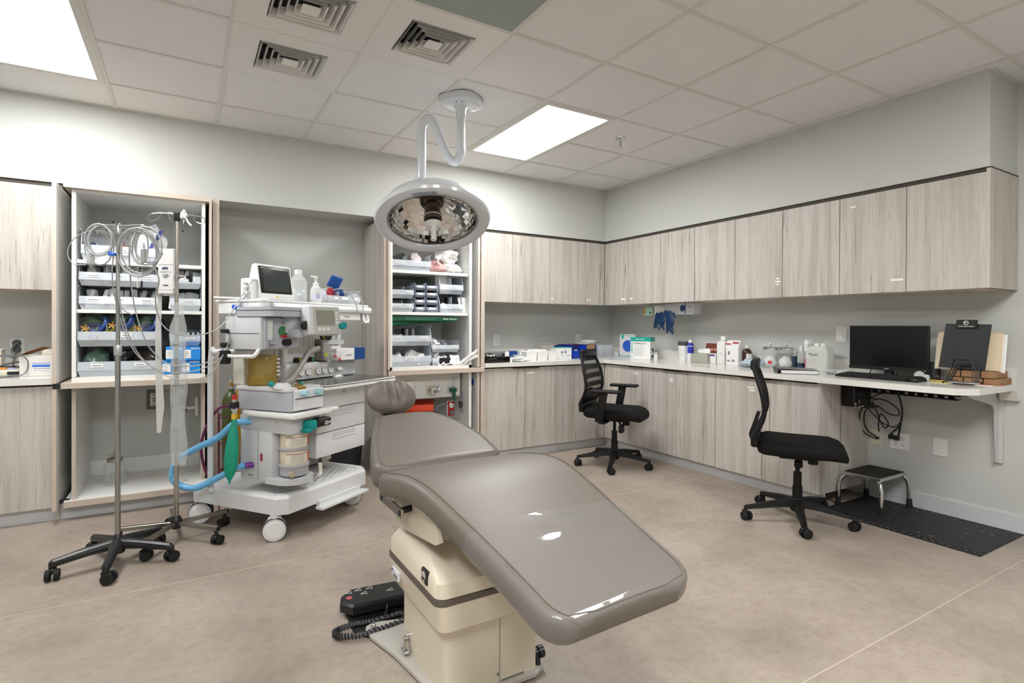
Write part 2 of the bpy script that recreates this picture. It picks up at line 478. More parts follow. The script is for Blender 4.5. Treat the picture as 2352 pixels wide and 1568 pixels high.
# back wall uppers
cabinet('wall_cabinet', 'two-door pale wood wall cabinet beside the open supply cabinet', (-1.555, .445, 0), 0, [.45, .438], UZ0, UZ1, .40,
        [dict(pull=(.36, .446)), dict(pull=(.004, .09))], True, UG)
cabinet('wall_cabinet', 'pale wood wall cabinet next to the inside corner on the back wall', (-.667, .445, 0), 0, [.459, .26], UZ0, UZ1, .40,
        [dict(pull=(.37, .455), sticks=[(.03, 1.52, .04, .012)]), dict(pull=(.004, .07), sticks=[(.04, 1.52, .05, .012)])], True, UG)
# right wall uppers: local x runs to -y
cabinet('wall_cabinet', 'pale wood wall cabinet next to the inside corner on the right wall', (.06, .455, 0), -90, [.38, .457], UZ0, UZ1, .41,
        [dict(pull=(.25, .376), sticks=[(.31, 1.525, .06, .02)]), dict(pull=(.004, .12), sticks=[(.05, 1.527, .045, .016)])], True, UG)
cabinet('wall_cabinet', 'two-door pale wood wall cabinet above the hanging blue gloves', (.06, -.382, 0), -90, [.419, .432], UZ0, UZ1, .41,
        [dict(pull=(.30, .415)), dict(pull=(.004, .12))], True, UG)
cabinet('wall_cabinet', 'two-door pale wood wall cabinet with three stacked label stickers', (.06, -1.233, 0), -90, [.432, .436], UZ0, UZ1, .41,
        [dict(pull=(.28, .428), sticks=[(.395, 1.615, .03, .012), (.395, 1.592, .045, .014), (.395, 1.57, .03, .01)]), dict(pull=(.004, .13))], True, UG)
cab_end = cabinet('wall_cabinet', 'two-door pale wood wall cabinet at the open end above the computer', (.06, -2.101, 0), -90, [.422, .43], UZ0, UZ1, .41,
        [dict(pull=(.28, .418), sticks=[(.37, 1.548, .075, .014), (.09, 2.065, .04, .01)]), dict(pull=(.004, .14))], True, UG, end='right')
BZ0, BZ1 = .093, .86
# back wall base units
cabinet('base_cabinet', 'two-door pale wood base cabinet below the metal cases', (-1.555, .19, 0), 0, [.442, .443], BZ0, BZ1, .65,
        [dict(pull=(.30, .438)), dict(pull=(.004, .15), sticks=[(.06, .795, .08, .013)])], False, BG, toe=True)
cabinet('base_cabinet', 'single-door pale wood base cabinet left of the inside corner', (-.67, .19, 0), 0, [.46, .06], BZ0, BZ1, .65,
        [dict(), dict()], False, BG, toe='R')
# right wall base units
cabinet('base_cabinet', 'single-door pale wood base cabinet behind the armchair', (-.15, .19, 0), -90, [.05, .50], BZ0, BZ1, .62,
        [dict(), dict(pull=(.33, .496), sticks=[(.42, .79, .05, .012)])], False, BG, toe='L')
cabinet('base_cabinet', 'two-door pale wood base cabinet midway along the right wall', (-.15, -.36, 0), -90, [.428, .425], BZ0, BZ1, .62,
        [dict(pull=(.28, .424), sticks=[(.37, .77, .045, .012), (.38, .752, .03, .01)]), dict(pull=(.004, .14))], False, BG, toe=True)
cabinet('base_cabinet', 'two-door pale wood base cabinet behind the armless chair', (-.15, -1.213, 0), -90, [.434, .447], BZ0, BZ1, .62,
        [dict(pull=(.26, .43), sticks=[(.34, .775, .06, .012), (.35, .755, .05, .012)]), dict(pull=(.004, .17))], False, BG, toe=True, end='right')
# left wall units at the picture's left edge
cabinet('wall_cabinet', 'pale wood wall cabinet at the left edge of the picture', (-5.44, .445, 0), 0, [.45, .44], UZ0-.012, UZ1, .40,
        [dict(), dict(pull=(.004, .16))], True, UG)
cabinet('base_cabinet', 'pale wood base cabinet at the left edge below the cables', (-5.44, .19, 0), 0, [.45, .44], BZ0, BZ1, .65,
        [dict(), dict()], False, BG, toe=True)

# worktops
CZ = .90
g = G()
CH = [( -1.553, .163), (-.178, .163), (-.178, -2.88), (-.06, -2.955), (.468, -2.955), (.468, .843), (-1.553, .843)]
g.prism(CH, .862, CZ)
t = thing('worktop', 'long white L-shaped worktop along the back and right walls', 'worktop', (-.178, .163, .862))
off = Matrix.Translation((.178, -.163, -.862))
def addp(name, g, m, par, M=off, smooth=0, label=None):
    gg = G().add(g.v, g.f, M); return obj(name, gg, m, par, smooth=smooth, label=label)
addp('slab', g, COUNTER, t)
addp('backsplash', G().box(-1.553, .825, CZ, .45, .843, 1.0), COUNTER, t)
addp('backsplash', G().box(.45, -2.955, CZ, .468, .843, 1.0), COUNTER, t)
BRK = mat('bracket_white', 'c8c8c6', .45)
g = G()
g.add([(x, y, z) for x in (-.10,) for y, z in ()], [])
# wall bracket under the free end
pr = [(.455, .41), (.455, .862), (.0, .862), (.03, .835), (.36, .77), (.395, .73), (.43, .41)]
g.prism(pr, -.004, .004, Matrix.Translation((0, -2.87, 0)) @ RX90)
g.box(.45, -2.895, .405, .468, -2.845, .862)
g.box(.0, -2.895, .855, .46, -2.845, .8615)
addp('bracket', g, BRK, t)
g = G().prism([(.40, .862), (.468, .862), (.468, .80), (.43, .80)], -.045, .045, Matrix.Translation((0, -2.93, 0)) @ RX90)
addp('support_cleat', g, COUNTER, t)
t = thing('worktop', 'short white worktop at the left edge of the picture', 'worktop', (-5.44, .163, .862))
obj('slab', G().box(0, 0, 0, .888, .68, .04), COUNTER, t, smooth=0)
obj('backsplash', G().box(0, .662, .04, .888, .68, .14), COUNTER, t, smooth=0)

# ================================================================= tall supply cabinets
def wp(name, g, m, par, smooth=0, label=None):
    """part given in world coordinates under an unrotated thing"""
    return obj(name, G().add(g.v, g.f, Matrix.Translation(-Vector(par.location))), m, par, smooth=smooth, label=label)
TINT = mat('cabinet_interior', 'dadbd9', .45)
HINGE = mat('hinge_black', '1b1a18', .5)
# ---- left
tl = thing('supply_cabinet', 'open tall supply cabinet behind the two drip stands', 'cabinet', (-4.55, .19, 0))
for x0, x1, nm in ((-4.464, -4.443, 'side_panel'), (-3.756, -3.735, 'side_panel')):
    wp(nm, G().box(x0, .19, .90, x1, .84, 2.085), WHITE, tl)
    wp(nm, G().box(x0, .20, .125, x1, .84, .835), WHITE, tl)
    wp('edge_band', G().box(x0, .19, .125, x1, .2, .835), EDGE, tl)
wp('side_panel', G().box(-3.690, .18, .0, -3.650, .84, 2.115), WOOD, tl)
wp('edge_band', G().box(-3.690, .165, .0, -3.650, .18, 2.115), EDGE, tl)
wp('side_panel', G().box(-4.549, .23, .0, -4.530, .84, 2.10), WOOD, tl)
wp('back_panel', G().box(-4.443, .815, .90, -3.756, .83, 2.085), TINT, tl)
wp('inner_base_strip', G().box(-4.443, .828, .125, -3.756, .842, .235), WPL, tl)
wp('top_panel', G().box(-4.464, .20, 2.07, -3.735, .84, 2.088), WHITE, tl)
wp('top_trim', G().box(-4.50, .155, 2.088, -3.71, .84, 2.118), EDGE, tl)
for z in (1.624, 1.307): wp('shelf', G().bb(-4.443, .215, z, -3.756, .815, z+.023, .001, 1), WHITE, tl)
wp('deck', G().box(-4.464, .19, .868, -3.735, .84, .897), WHITE, tl)
wp('ledge', G().box(-4.51, .135, .834, -3.705, .84, .868), EDGE, tl)
wp('deck', G().box(-4.50, .175, .118, -3.70, .84, .126), WHITE, tl)
wp('deck_edge', G().box(-4.50, .16, .088, -3.70, .178, .124), EDGE, tl)
wp('toe_kick', G().box(-4.56, .247, 0, -3.65, .26, .118), BASEB, tl)
for x0, x1, s in ((-4.547, -4.527, 0), (-3.712, -3.698, 1)):
    for z0, z1 in ((.872, 2.105), (.09, .832)):
        d = wp('pocket_door', G().box(x0, .115 if not s else .135, z0, x1, .70, z1), WHITE, tl)
        wp2 = obj('edge_band', G().add(G().box(x0-.001, .109 if not s else .129, z0-.001, x1+.001, .1145 if not s else .1345, z1+.001).v, G().box(0, 0, 0, 1, 1, 1).f, Matrix.Translation(-Vector(tl.location))), EDGE, d, smooth=0)
for z in (.845, .11): wp('hinge', G().box(-4.526, .20, z, -4.475, .235, z+.018), HINGE, tl)
wp('hinge', G().box(-4.545, .12, .838, -4.51, .16, .866), HINGE, tl)
wp('hinge', G().box(-3.735, .20, .875, -3.72, .235, .895), HINGE, tl)
wp('drain_cap', G().lathe([(.0, .131), (.008, .132), (.012, .131), (.014, .1265)], 16, T(-3.85, .34, 0)), CHROME, tl, 35)
for x, z in ((-4.31, 1.99), (-3.87, 1.965)): wp('screw', G().cyl((x, .815, z), (x, .812, z), .006, n=10), PRINT, tl)
# ---- right
tr = thing('supply_cabinet', 'open tall supply cabinet below the surgical lamp', 'cabinet', (-2.47, .19, 0))
wp('side_panel', G().box(-2.472, .19, 0, -2.447, .84, 2.115), WOOD, tr)
wp('edge_band', G().box(-2.473, .178, 0, -2.446, .19, 2.115), EDGE, tr)
wp('side_panel', G().box(-1.590, .19, 0, -1.557, .84, 2.13), WOOD, tr)
wp('edge_band', G().box(-1.592, .17, .09, -1.556, .19, 2.13), EDGE, tr)
for x0, x1 in ((-2.426, -2.398), (-1.699, -1.675)):
    wp('side_panel', G().box(x0, .19, .10, x1, .84, 2.085), WHITE, tr)
wp('back_panel', G().box(-2.398, .815, .87, -1.699, .83, 2.085), TINT, tr)
wp('top_panel', G().box(-2.426, .20, 2.07, -1.675, .84, 2.088), WHITE, tr)
wp('top_trim', G().box(-2.45, .165, 2.088, -1.57, .84, 2.118), EDGE, tr)
for z in (1.677, 1.327): wp('shelf', G().bb(-2.398, .215, z, -1.699, .815, z+.025, .001, 1), WHITE, tr)
wp('deck', G().box(-2.426, .19, .865, -1.675, .84, .892), WHITE, tr)
wp('ledge', G().box(-2.44, .15, .828, -1.565, .84, .865), EDGE, tr)
wp('deck', G().box(-2.426, .19, .10, -1.675, .84, .125), WHITE, tr)
wp('toe_kick', G().box(-2.473, .247, 0, -1.555, .26, .118), BASEB, tr)
for z0, z1 in ((.872, 2.105), (.09, .824)):
    wp('pocket_door', G().box(-2.444, .16, z0, -2.428, .70, z1), EDGE, tr)
    d = wp('pocket_door', G().box(-1.625, .175, z0, -1.606, .70, z1), WHITE, tr)
    wp2 = obj('edge_band', G().add(G().box(-1.626, .168, z0, -1.605, .1745, z1).v, G().box(0, 0, 0, 1, 1, 1).f, Matrix.Translation(-Vector(tr.location))), EDGE, d, smooth=0)
for z in (.97, 1.42, 1.85): wp('hinge', G().box(-1.600, .185, z, -1.593, .20, z+.05), HINGE, tr)
wp('hinge', G().box(-2.43, .165, .873, -2.41, .185, .892), HINGE, tr)
g = G()
for z in [.95+.05*k for k in range(22)]:
    for y in (.24, .76): g.cyl((-1.6995, y, z), (-1.7005, y, z), .0035, n=6)
o = wp('pin_holes', g, PRINT, tr); o['kind'] = 'stuff'
wp('tape_flag', G().add([(-1.6265, .30, .70), (-1.6265, .25, .70), (-1.6265, .247, .757), (-1.6265, .297, .757), (-1.628, .30, .70), (-1.628, .25, .70), (-1.628, .247, .757), (-1.628, .297, .757)], [(0, 1, 2, 3), (4, 5, 6, 7), (0, 1, 5, 4), (1, 2, 6, 5), (2, 3, 7, 6), (3, 0, 4, 7)]), mat('blue_tape', '1552c4', .6), tr, label='blue masking tape flag')
# gas service panel in its lower half
PANELW = mat('service_panel', 'dcdcd8', .45)
wp('service_panel', G().box(-2.398, .33, .605, -1.72, .35, .82), PANELW, tr)
wp('service_panel_lip', G().box(-2.398, .33, .600, -1.72, .80, .606), PANELW, tr)

# ---- storage bins
CLEAR = clear('clear_plastic', 'e6edf5', 0.46, 0.1)
CLEARB = clear('clear_plastic_blue', 'c3cfe0', 0.38, 0.12)
CLEARM = clear('milky_plastic', 'e6ebef', 0.55, 0.15)
FILM = clear('clear_film', 'eef2f4', 0.18, 0.08)
DARKIN = mat('dark_contents', '22211f', .6)
def bin_mesh(w, d, h, fh, t=.003):
    """stacking bin with low hopper front; x across, y to the back, z up"""
    g = G()
    s = .012                                            # walls taper to the base
    g.box(s, .025, 0, w-s, d-s, t)
    def wall(a, b, c, e):                                # a,b base pts, e,c top pts; give thickness inward
        n = (Vector(b)-Vector(a)).cross(Vector(e)-Vector(a)).normalized()*t
        v = [Vector(q) for q in (a, b, c, e)]; v += [q+n for q in v]
        g.add(v, [(0, 1, 2, 3), (7, 6, 5, 4), (0, 4, 5, 1), (1, 5, 6, 2), (2, 6, 7, 3), (3, 7, 4, 0)])
    wall((s, .02, 0), (w-s, .02, 0), (w-.004, .0, fh*.45), (.004, .0, fh*.45))
    wall((.004, 0, fh*.45), (w-.004, 0, fh*.45), (w-.002, .006, fh), (.002, .006, fh))
    wall((w-s, d-s, 0), (s, d-s, 0), (0, d, h), (w, d, h))
    for x0, x1 in ((s, 0), (w-s, w)):
        poly = [(x0, .02, 0), (x0, d-s, 0), (x1, d, h), (x1, .05, h), (x1, .006, fh), (x1, 0, fh*.45)]
        q = [Vector(a) for a in poly]; sgn = t if x0 < w/2 else -t
        q2 = [a+Vector((sgn, 0, 0)) for a in q]; n = len(q)
        g.add(q+q2, [tuple(range(n)), tuple(range(2*n-1, n-1, -1))]+[(i, (i+1) % n, n+(i+1) % n, n+i) for i in range(n)])
    g.box(0, -.004, fh*.42, w, .002, fh*.5)              # ridge
    g.box(-.003, .004, h-.006, .004, d, h); g.box(w-.004, .004, h-.006, w+.003, d, h)
    return g
def storage_bin(label, x, y, z, w, d, h, fh, group, dividers=(), stickers=(), m=None, rz=0):
    t = thing('storage_bin', label, 'storage bin', (x, y, z), rz, group)
    sh = obj('tub', bin_mesh(w, d, h, fh), m or CLEAR, t, smooth=0)
    for dx in dividers: obj('divider', G().box(dx-.0015, .01, .004, dx+.0015, d-.02, h*.85), m or CLEAR, t, smooth=0)
    for sx, sw in stickers:
        o = obj('label_sticker', G().box(sx-sw/2, -.0035, fh*.62, sx+sw/2, -.0015, fh*.86), STICK, t, smooth=0)
        obj('lettering', G().box(sx-sw*.38, -.0042, fh*.71, sx+sw*.38, -.0036, fh*.77), LTEXT, o, smooth=0)
    return t
ORD = ['first', 'second', 'third', 'fourth', 'fifth', 'sixth', 'seventh', 'eighth', 'ninth', 'tenth', 'eleventh', 'twelfth', 'thirteenth', 'fourteenth', 'last']
def packets(name, label, group, cat, x0, x1, y0, y1, z, n, size, mats, seed, tilt=25, lean=60):
    """n separate slim packs leaning in a bin or on a shelf; each an object of its own"""
    rnd = random.Random(seed); w, th, h = size
    meshes = {}
    for k in range(n):
        m = mats[k % len(mats)]
        x = x0+(x1-x0)*(k+.5)/n; y = y0+(y1-y0)*rnd.random()
        if m.name not in meshes:
            o = obj(name, G().bb(-w/2, -th/2, 0, w/2, th/2, h, th*.35, 1), m, smooth=35); meshes[m.name] = o.data
        else: o = obj(name, None, None, mesh=meshes[m.name])
        o.location = (x, y, z); o.rotation_euler = (-math.radians(90-lean+rnd.uniform(-8, 8)), math.radians(rnd.uniform(-tilt, tilt)), math.radians(rnd.uniform(-20, 20)))
        tag(o, label+', '+ORD[k]+' from left', cat, group)
def crumple(g, c, size, seed, amp=.22, sub=3):
    rnd = random.Random(seed)
    bm = bmesh.new(); bmesh.ops.create_icosphere(bm, subdivisions=sub, radius=1)
    dirs = [(Vector((rnd.gauss(0, 1), rnd.gauss(0, 1), rnd.gauss(0, 1))).normalized(), rnd.uniform(.5, 1)*amp, rnd.uniform(3, 9), rnd.uniform(0, 6)) for _ in range(9)]
    for v in bm.verts:
        p = v.co.copy(); k = 1.0
        for d, a, f, ph in dirs: k += a*.35*math.sin(f*p.dot(d)+ph)
        v.co = Vector((p.x*k*size[0], p.y*k*size[1], max(p.z*k, -.8)*size[2]))+Vector(c)
    bm.verts.index_update()
    g.add([v.co.copy() for v in bm.verts], [[v.index for v in f.verts] for f in bm.faces]); bm.free()
    return g
def coil(g, c, r, turns, rad, ax=(0, 0, 1), seed=0, n=6):
    rnd = random.Random(seed); a = Vector(ax).normalized(); u = a.orthogonal().normalized(); w = a.cross(u); c = Vector(c)
    pts = []
    for k in range(turns*12+1):
        t = 2*PI*k/12; rr = r*(1+.12*math.sin(t*.37+seed))
        pts.append(c+u*rr*math.cos(t)+w*rr*math.sin(t)+a*(rad*1.8*(k/12-turns/2)))
    return g.tube(pts, rad, n)
BB = 'clear storage bins on the left supply cabinet shelves'
PK = [mat('packet_white', 'eceded', .4), mat('packet_grey', 'cfd3d6', .35), mat('packet_cream', 'e2e0da', .4)]
# top shelf bin
zs = 1.648
storage_bin('clear bin with tubing on the top shelf of the left cabinet', -4.425, .235, zs, .40, .38, .20, .10, BB, (.2,), ((.21, .06),))
packets('syringe_pack', 'wrapped item in the top shelf bin of the left cabinet', 'packs in the top left bin', 'medical pack', -4.40, -4.07, .30, .40, zs+.02, 6, (.055, .02, .15), [mat('navy_pack', '39405e', .4), PK[1], mat('orange_pack', 'c98468', .5), mat('black_pack', '28282b', .4), PK[0]], 3, 30, 50)
g = crumple(G(), (0, 0, .12), (.09, .05, .15), 5, .3)
sb = thing('saline_bag', 'white plastic bag with blue stripe leaning on the top shelf', 'bag', (-4.06, .42, zs))
obj('film', g, mat('white_bag', 'e4e7ea', .25, alpha=.9), sb)
obj('stripe', G().add([(-.02, -.058, .10), (.0, -.058, .10), (.075, -.03, .245), (.05, -.03, .245), (-.02, -.053, .10), (.0, -.053, .10), (.075, -.025, .245), (.05, -.025, .245)], [(0, 1, 2, 3), (4, 5, 6, 7), (0, 1, 5, 4), (1, 2, 6, 5), (2, 3, 7, 6), (3, 0, 4, 7)]), mat('blue_print', '2c3f8f', .5), sb, smooth=0)
# second shelf: two tiers
zs = 1.331
for k, (z, lb) in enumerate(((zs+.155, 'upper'), (zs, 'lower'))):
    storage_bin('wide clear divided bin, %s of the two stacked under the top shelf' % lb, -4.435, .225, z, .43, .36, .15, .085, BB, (.145, .285), ((.075, .075), (.215, .05), (.36, .07)))
    packets('supply_packet', 'white supply packet standing in the %s wide divided bin' % lb, 'packets in the %s wide bin' % lb, 'packet', -4.415, -4.03, .26, .36, z+.012, 15, (.030, .016, .138), PK, 10+k, 16, 68)
    storage_bin('narrow clear bin, %s of two stacked behind the second drip stand' % lb, -3.945, .225, z, .185, .36, .15, .085, BB, (), ((.11, .08),))
    packets('supply_packet', 'supply packet in the %s narrow clear bin' % lb, 'packets in the %s narrow bin' % lb, 'packet', -3.93, -3.78, .26, .33, z+.012, 6, (.07, .014, .135), PK, 20+k, 14, 56)
# lowest bay
zs = .898
storage_bin('large clear bin holding bagged breathing circuits, left cabinet', -4.44, .215, zs+.195, .44, .40, .17, .095, BB, (.15, .30), ((.255, .06),))
storage_bin('large clear bin on the deck of the left cabinet', -4.44, .215, zs, .44, .40, .185, .095, BB, (.21,), ((.10, .065), (.33, .065)))
TB = [mat('tube_blue', '34508c', .35), mat('tube_yellow', 'c9c33a', .4), mat('tube_green', '2f6b3c', .4), mat('tube_orange', 'c99a48', .4)]
DKG = mat('dark_green_bag', '2f4a38', .25, alpha=.8)
BAGF = clear('bag_film', 'd5dde0', .12, .08)
for k, (x, z) in enumerate(((-4.36, zs+.28), (-4.22, zs+.30), (-4.08, zs+.28))):
    t = thing('tubing_bag', ['clear bag of blue and yellow tubing, left in the large bin', 'clear bag of dark tubing, middle of the large bin', 'clear bag of blue and yellow tubing, right in the large bin'][k], 'bag', (x, .40, z-.07), 0, 'bagged breathing circuits')
    obj('film', crumple(G(), (0, -.05, .085), (.09, .11, .115), 30+k, .3), BAGF, t)
    obj('green_wrap', crumple(G(), (0, .05, .09), (.085, .07, .115), 35+k, .3), DKG, t)
    g = G()
    for q in range(3): coil(g, (-.03+.03*q, -.09-.01*q, .05+.035*q), .04+.006*q, 2, .011, (.2+.4*q, 1, .3-.5*q), k+q)
    obj('blue_tube', g, TB[0], t)
    g = G()
    for q in range(2): coil(g, (.04-.07*q, -.10, .09-.05*q), .034, 2, .009, (.5-.8*q, 1, -.2), k+3+q)
    obj('yellow_tube', g, TB[1], t)
    g = G(); coil(g, (.0, -.07, .13), .045, 2, .012, (.1, .6, 1), k+7); obj('green_tube', g, TB[2], t)
    g = G()
    for c_ in ((.02, .05), (-.045, .10)):
        for q in range(5): g.tube([(c_[0], -.145, c_[1]), (c_[0]+.024*math.cos(q*1.3), -.155, c_[1]+.024*math.sin(q*1.3))], .005, 6)
    obj('orange_straps', g, TB[3], t)
for k, x in enumerate((-4.35, -4.22, -4.08)):
    t = thing('tubing_bag', ['crumpled green bag in the deck bin, left', 'crumpled dark bag in the middle of the deck bin', 'crumpled dark bag in the deck bin, right'][k], 'bag', (x, .36, zs+.004), 0, 'bags in the deck bin')
    obj('film', crumple(G(), (0, 0, .075), (.075, .09, .085), 50+k, .35), [mat('green_bag', '6f8c7a', .15, alpha=.75), mat('black_bag', '24262a', .2), mat('brown_bag', '3a3430', .2)][k], t)
# blue boxes
BLUEB = mat('box_blue', '1f8fe6', .4); BLUED = mat('box_blue_side', '1a7fd4', .4)
bxs = [(-3.985, .20, zs+.002, .11, .09), (-3.873, .20, zs+.002, .11, .09), (-3.965, .19, zs+.093, .10, .093), (-3.862, .19, zs+.093, .10, .093)]
lbs = ['bright blue carton, lower left of the stacked four', 'bright blue carton, lower right of the stacked four', 'bright blue carton, upper left of the stacked four', 'bright blue carton, upper right of the stacked four']
for (x, y, z, w, h), lb in zip(bxs, lbs):
    t = thing('blue_carton', lb, 'carton', (x, y, z), 0, 'blue cartons in the left cabinet')
    obj('carton', G().bb(0, 0, 0, w, .28, h-.002, .0015, 1), BLUEB, t, smooth=0)
    obj('label_sticker', G().box(-.0, -.001, .014, w*.42, -.0001, h*.78), STICK, t, smooth=0)
    obj('print_lines', G().box(.008, -.0016, .03, .03, -.0011, .033).box(.008, -.0016, .045, .03, -.0011, .048).box(.008, -.0016, .055, .025, -.0011, .058), LTEXT, t, smooth=0)
    text(t, 'RUSCH', .016, PAPER, T(w*.44, -.0012, h*.8) @ FRONT, bold=.0004)
t = storage_bin('grey clear bin of small bottles above the blue cartons', -3.94, .23, zs+.19, .18, .34, .11, .07, BB, (), ((.12, .06),), CLEARB)
for k, x in enumerate((-3.835, -3.805, -3.775)):
    o = thing('dropper_bottle', ['leftmost', 'middle', 'rightmost'][k]+' small pale blue bottle standing in the grey bin', 'bottle', (x, .27, zs+.197), 0, 'bottles in the grey bin')
    obj('body', G().lathe([(.010, 0), (.010, .05), (.006, .06)], 12), mat('pale_blue', 'a9bcd0', .4), o)
    obj('cap', G().lathe([(.007, .058), (.007, .082), (.004, .086)], 12), mat('pale_blue_cap', 'c2d2e2', .4), o)
packets('supply_packet', 'grey paper pack standing in the grey bin', 'packs in the grey bin', 'packet', -3.92, -3.86, .27, .30, zs+.195, 4, (.06, .012, .09), [PK[1], mat('grey_pack', '8f949c', .4)], 60, 5, 75)

# ---- lower bay of the left cabinet
t = thing('service_plate', 'brown wall plate with a white inlet, inside the lower bay', 'wall plate', (-4.05, .838, .66))
obj('plate', G().bb(-.055, 0, -.075, .055, .006, .075, .002, 1), mat('brown_plate', '6b605a', .4), t, smooth=0)
obj('inlet', G().bb(-.032, -.008, -.05, .032, 0, .05, .002, 1), WPL, t, smooth=0)
obj('port', G().bb(-.016, -.014, -.02, .016, -.008, .018, .002, 1), GPM, t, smooth=0)
obj('lettering', G().box(-.02, -.0088, -.042, .02, -.008, -.038).box(-.02, -.0088, .034, .02, -.008, .038), PRINT, t, smooth=0)
JARG = clear('jar_glass', 'e4ecea', .16, .03)
def jar_marks(par, r, zs_, a0=-2.0, a1=-.9):
    for z in zs_:
        pts = [(r*math.cos(a0+(a1-a0)*k/6), r*math.sin(a0+(a1-a0)*k/6), z) for k in range(7)]
        obj('volume_mark', G().tube(pts, .0012, 4), PRINT, par)
def suction_jar(name, label, loc, bracket=False):
    t = thing(name, label, 'jar', loc)
    obj('glass', G().lathe([(.055, 0), (.062, .012), (.062, .12), (.05, .142), (.042, .150), (.042, .165)], 24, cap=False).lathe([(.001, .003), (.056, .003)], 24, cap=False), JARG, t)
    obj('lid', G().lathe([(.045, .155), (.046, .178), (.03, .184), (.001, .186)], 24), mat('nickel', 'b6afa2', .3, .9), t)
    obj('fitting', G().cyl((0, 0, .185), (0, 0, .215), .008).cyl((0, 0, .2), (-.055, 0, .2), .004).cyl((0, 0, .215), (0, 0, .24), .004), mat('brass_fitting', 'a39678', .3, .9), t)
    obj('float_tube', G().cyl((0, 0, .08), (0, 0, .155), .009), GPL, t)
    jar_marks(t, .0625, (.03, .05, .07, .09))
    if bracket:
        obj('bracket', G().bb(-.01, -.012, .17, .10, .012, .19, .003, 1).bb(.095, -.03, .12, .115, .03, .26, .003, 1), WPL, t, smooth=0)
    return t
suction_jar('suction_jar', 'glass suction jar standing on the lower deck', (-4.27, .50, .127))
suction_jar('suction_jar', 'glass suction jar hung on a white bracket behind the second drip stand', (-3.885, .60, .43), True)
RED = mat('red_enamel', 'c22a2c', .4)
def regulator(label, loc, rz=0, knob=True):
    t = thing('suction_regulator', label, 'regulator', loc, rz)
    obj('body', G().bb(-.035, -.03, -.07, .035, 0, .07, .006, 2), WPL, t)
    obj('faceplate', G().bb(-.031, -.034, -.066, .031, -.03, .066, .004, 1), RED, t)
    M = T(0, -.036, .03) @ RX90
    obj('gauge', G().lathe([(.022, -.002), (.022, .008), (.02, .010), (.001, .010)], 20, M), PAPER, t)
    obj('gauge_ring', G().lathe([(.023, -.002), (.0235, .010), (.021, .011), (.0205, .009)], 20, M, cap=False), CHROME, t)
    obj('gauge_hand', G().box(-.0012, -.0475, .018, .0012, -.0468, .042).box(-.012, -.0475, .029, .012, -.0468, .031), PRINT, t, smooth=0)
    if knob: obj('knob', G().lathe([(.021, 0), (.02, .02), (.016, .024), (.001, .024)], 18, T(0, -.034, -.035) @ RX90), mat('knob_grey', '6d6f74', .35), t)
    return t
regulator('red and white suction regulator above the bracketed jar', (-3.885, .838, .68))
tag(obj('suction_tube', G().tube([(-4.05, .82, .655), (-4.0, .72, .72), (-3.93, .68, .74), (-3.9, .66, .70), (-3.885, .62, .655)], .005, 8, sub=6), mat('grey_tube', 'b9b7b2', .35, alpha=.8)), 'thin clear suction tube looping from the brown wall plate', 'tube')

# ---- right cabinet contents
RB = 'clear storage bins on the right supply cabinet shelves'
BLKC = mat('black_card', '1d1c1b', .5)
zs = 1.703
storage_bin('clear two-part bin on the shelf just below the surgical lamp', -2.40, .225, zs, .355, .36, .14, .085, RB, (.13,), ((.075, .07), (.245, .05)))
tag(obj('black_box', G().bb(-.055, -.03, 0, .055, .03, .13, .002, 1), BLKC, loc=(-2.26, .36, zs+.02), rot=(0, -.35, 0)), 'black carton leaning in the bin below the surgical lamp', 'box')
tag(obj('gauze_bag', crumple(G(), (0, 0, .085), (.05, .08, .085), 71, .25), mat('pink_white_bag', 'e3d9d6', .3, alpha=.9), loc=(-2.14, .40, zs+.005)), 'pinkish white bag in the bin below the surgical lamp', 'bag')
WBAG = mat('white_plastic_bag', 'e9e9e6', .22)
for k, (x, z, lb) in enumerate(((-1.83, .15, 'upper crumpled white bag beside the shelf bin'), (-1.80, .045, 'lower crumpled white bag lying on the shelf'))):
    tag(obj('white_bag', crumple(G(), (0, 0, 0), (.105, .13, .075 if k == 0 else .06), 80+k, .3), WBAG, loc=(x, .42, zs+z)), lb, 'bag')
tag(obj('red_mesh_bag', crumple(G(), (0, 0, .05), (.085, .06, .06), 90, .3), mat('red_mesh', 'b58a86', .5, var=.4, vscale=120), loc=(-1.95, .34, zs)), 'reddish mesh bag beside the white bags', 'bag')
tag(obj('drain_tube', G().tube([(-2.0, .30, zs+.19), (-1.85, .33, zs+.215), (-1.97, .26, zs+.10), (-1.93, .24, zs+.05), (-1.83, .225, zs+.006)], .005, 7, sub=8), mat('cream_tube', 'e2ddd2', .4)), 'cream rubber tube draped over the mesh bag', 'tube')
zs = 1.353
storage_bin('clear two-part bin stacked upper left beside the drawer towers', -2.40, .225, zs+.115, .20, .34, .115, .07, RB, (.115,), ((.15, .05),))
storage_bin('clear two-part bin lower left beside the drawer towers', -2.40, .225, zs, .20, .34, .112, .07, RB, (.10,), ((.055, .08), (.15, .05)))
t = thing('iodine_bottle', 'small brown bottle with yellow cap in the upper left bin', 'bottle', (-2.385, .275, zs+.125), 0)
obj('body', G().lathe([(.022, 0), (.022, .055), (.012, .07)], 16), mat('brown_glass', '4a2a18', .2), t)
obj('label_band', G().lathe([(.0225, .015), (.0225, .045)], 16, cap=False), mat('yellow_label', 'c8b42e', .5), t)
obj('cap', G().lathe([(.014, .07), (.014, .085), (.011, .10), (.001, .10)], 16), BLACK, t)
tag(obj('black_box', G().bb(-.03, -.03, 0, .03, .03, .09, .002, 1), BLKC, loc=(-2.325, .29, zs+.125), rot=(0, -.2, 0)), 'small black carton in the upper left bin', 'box')
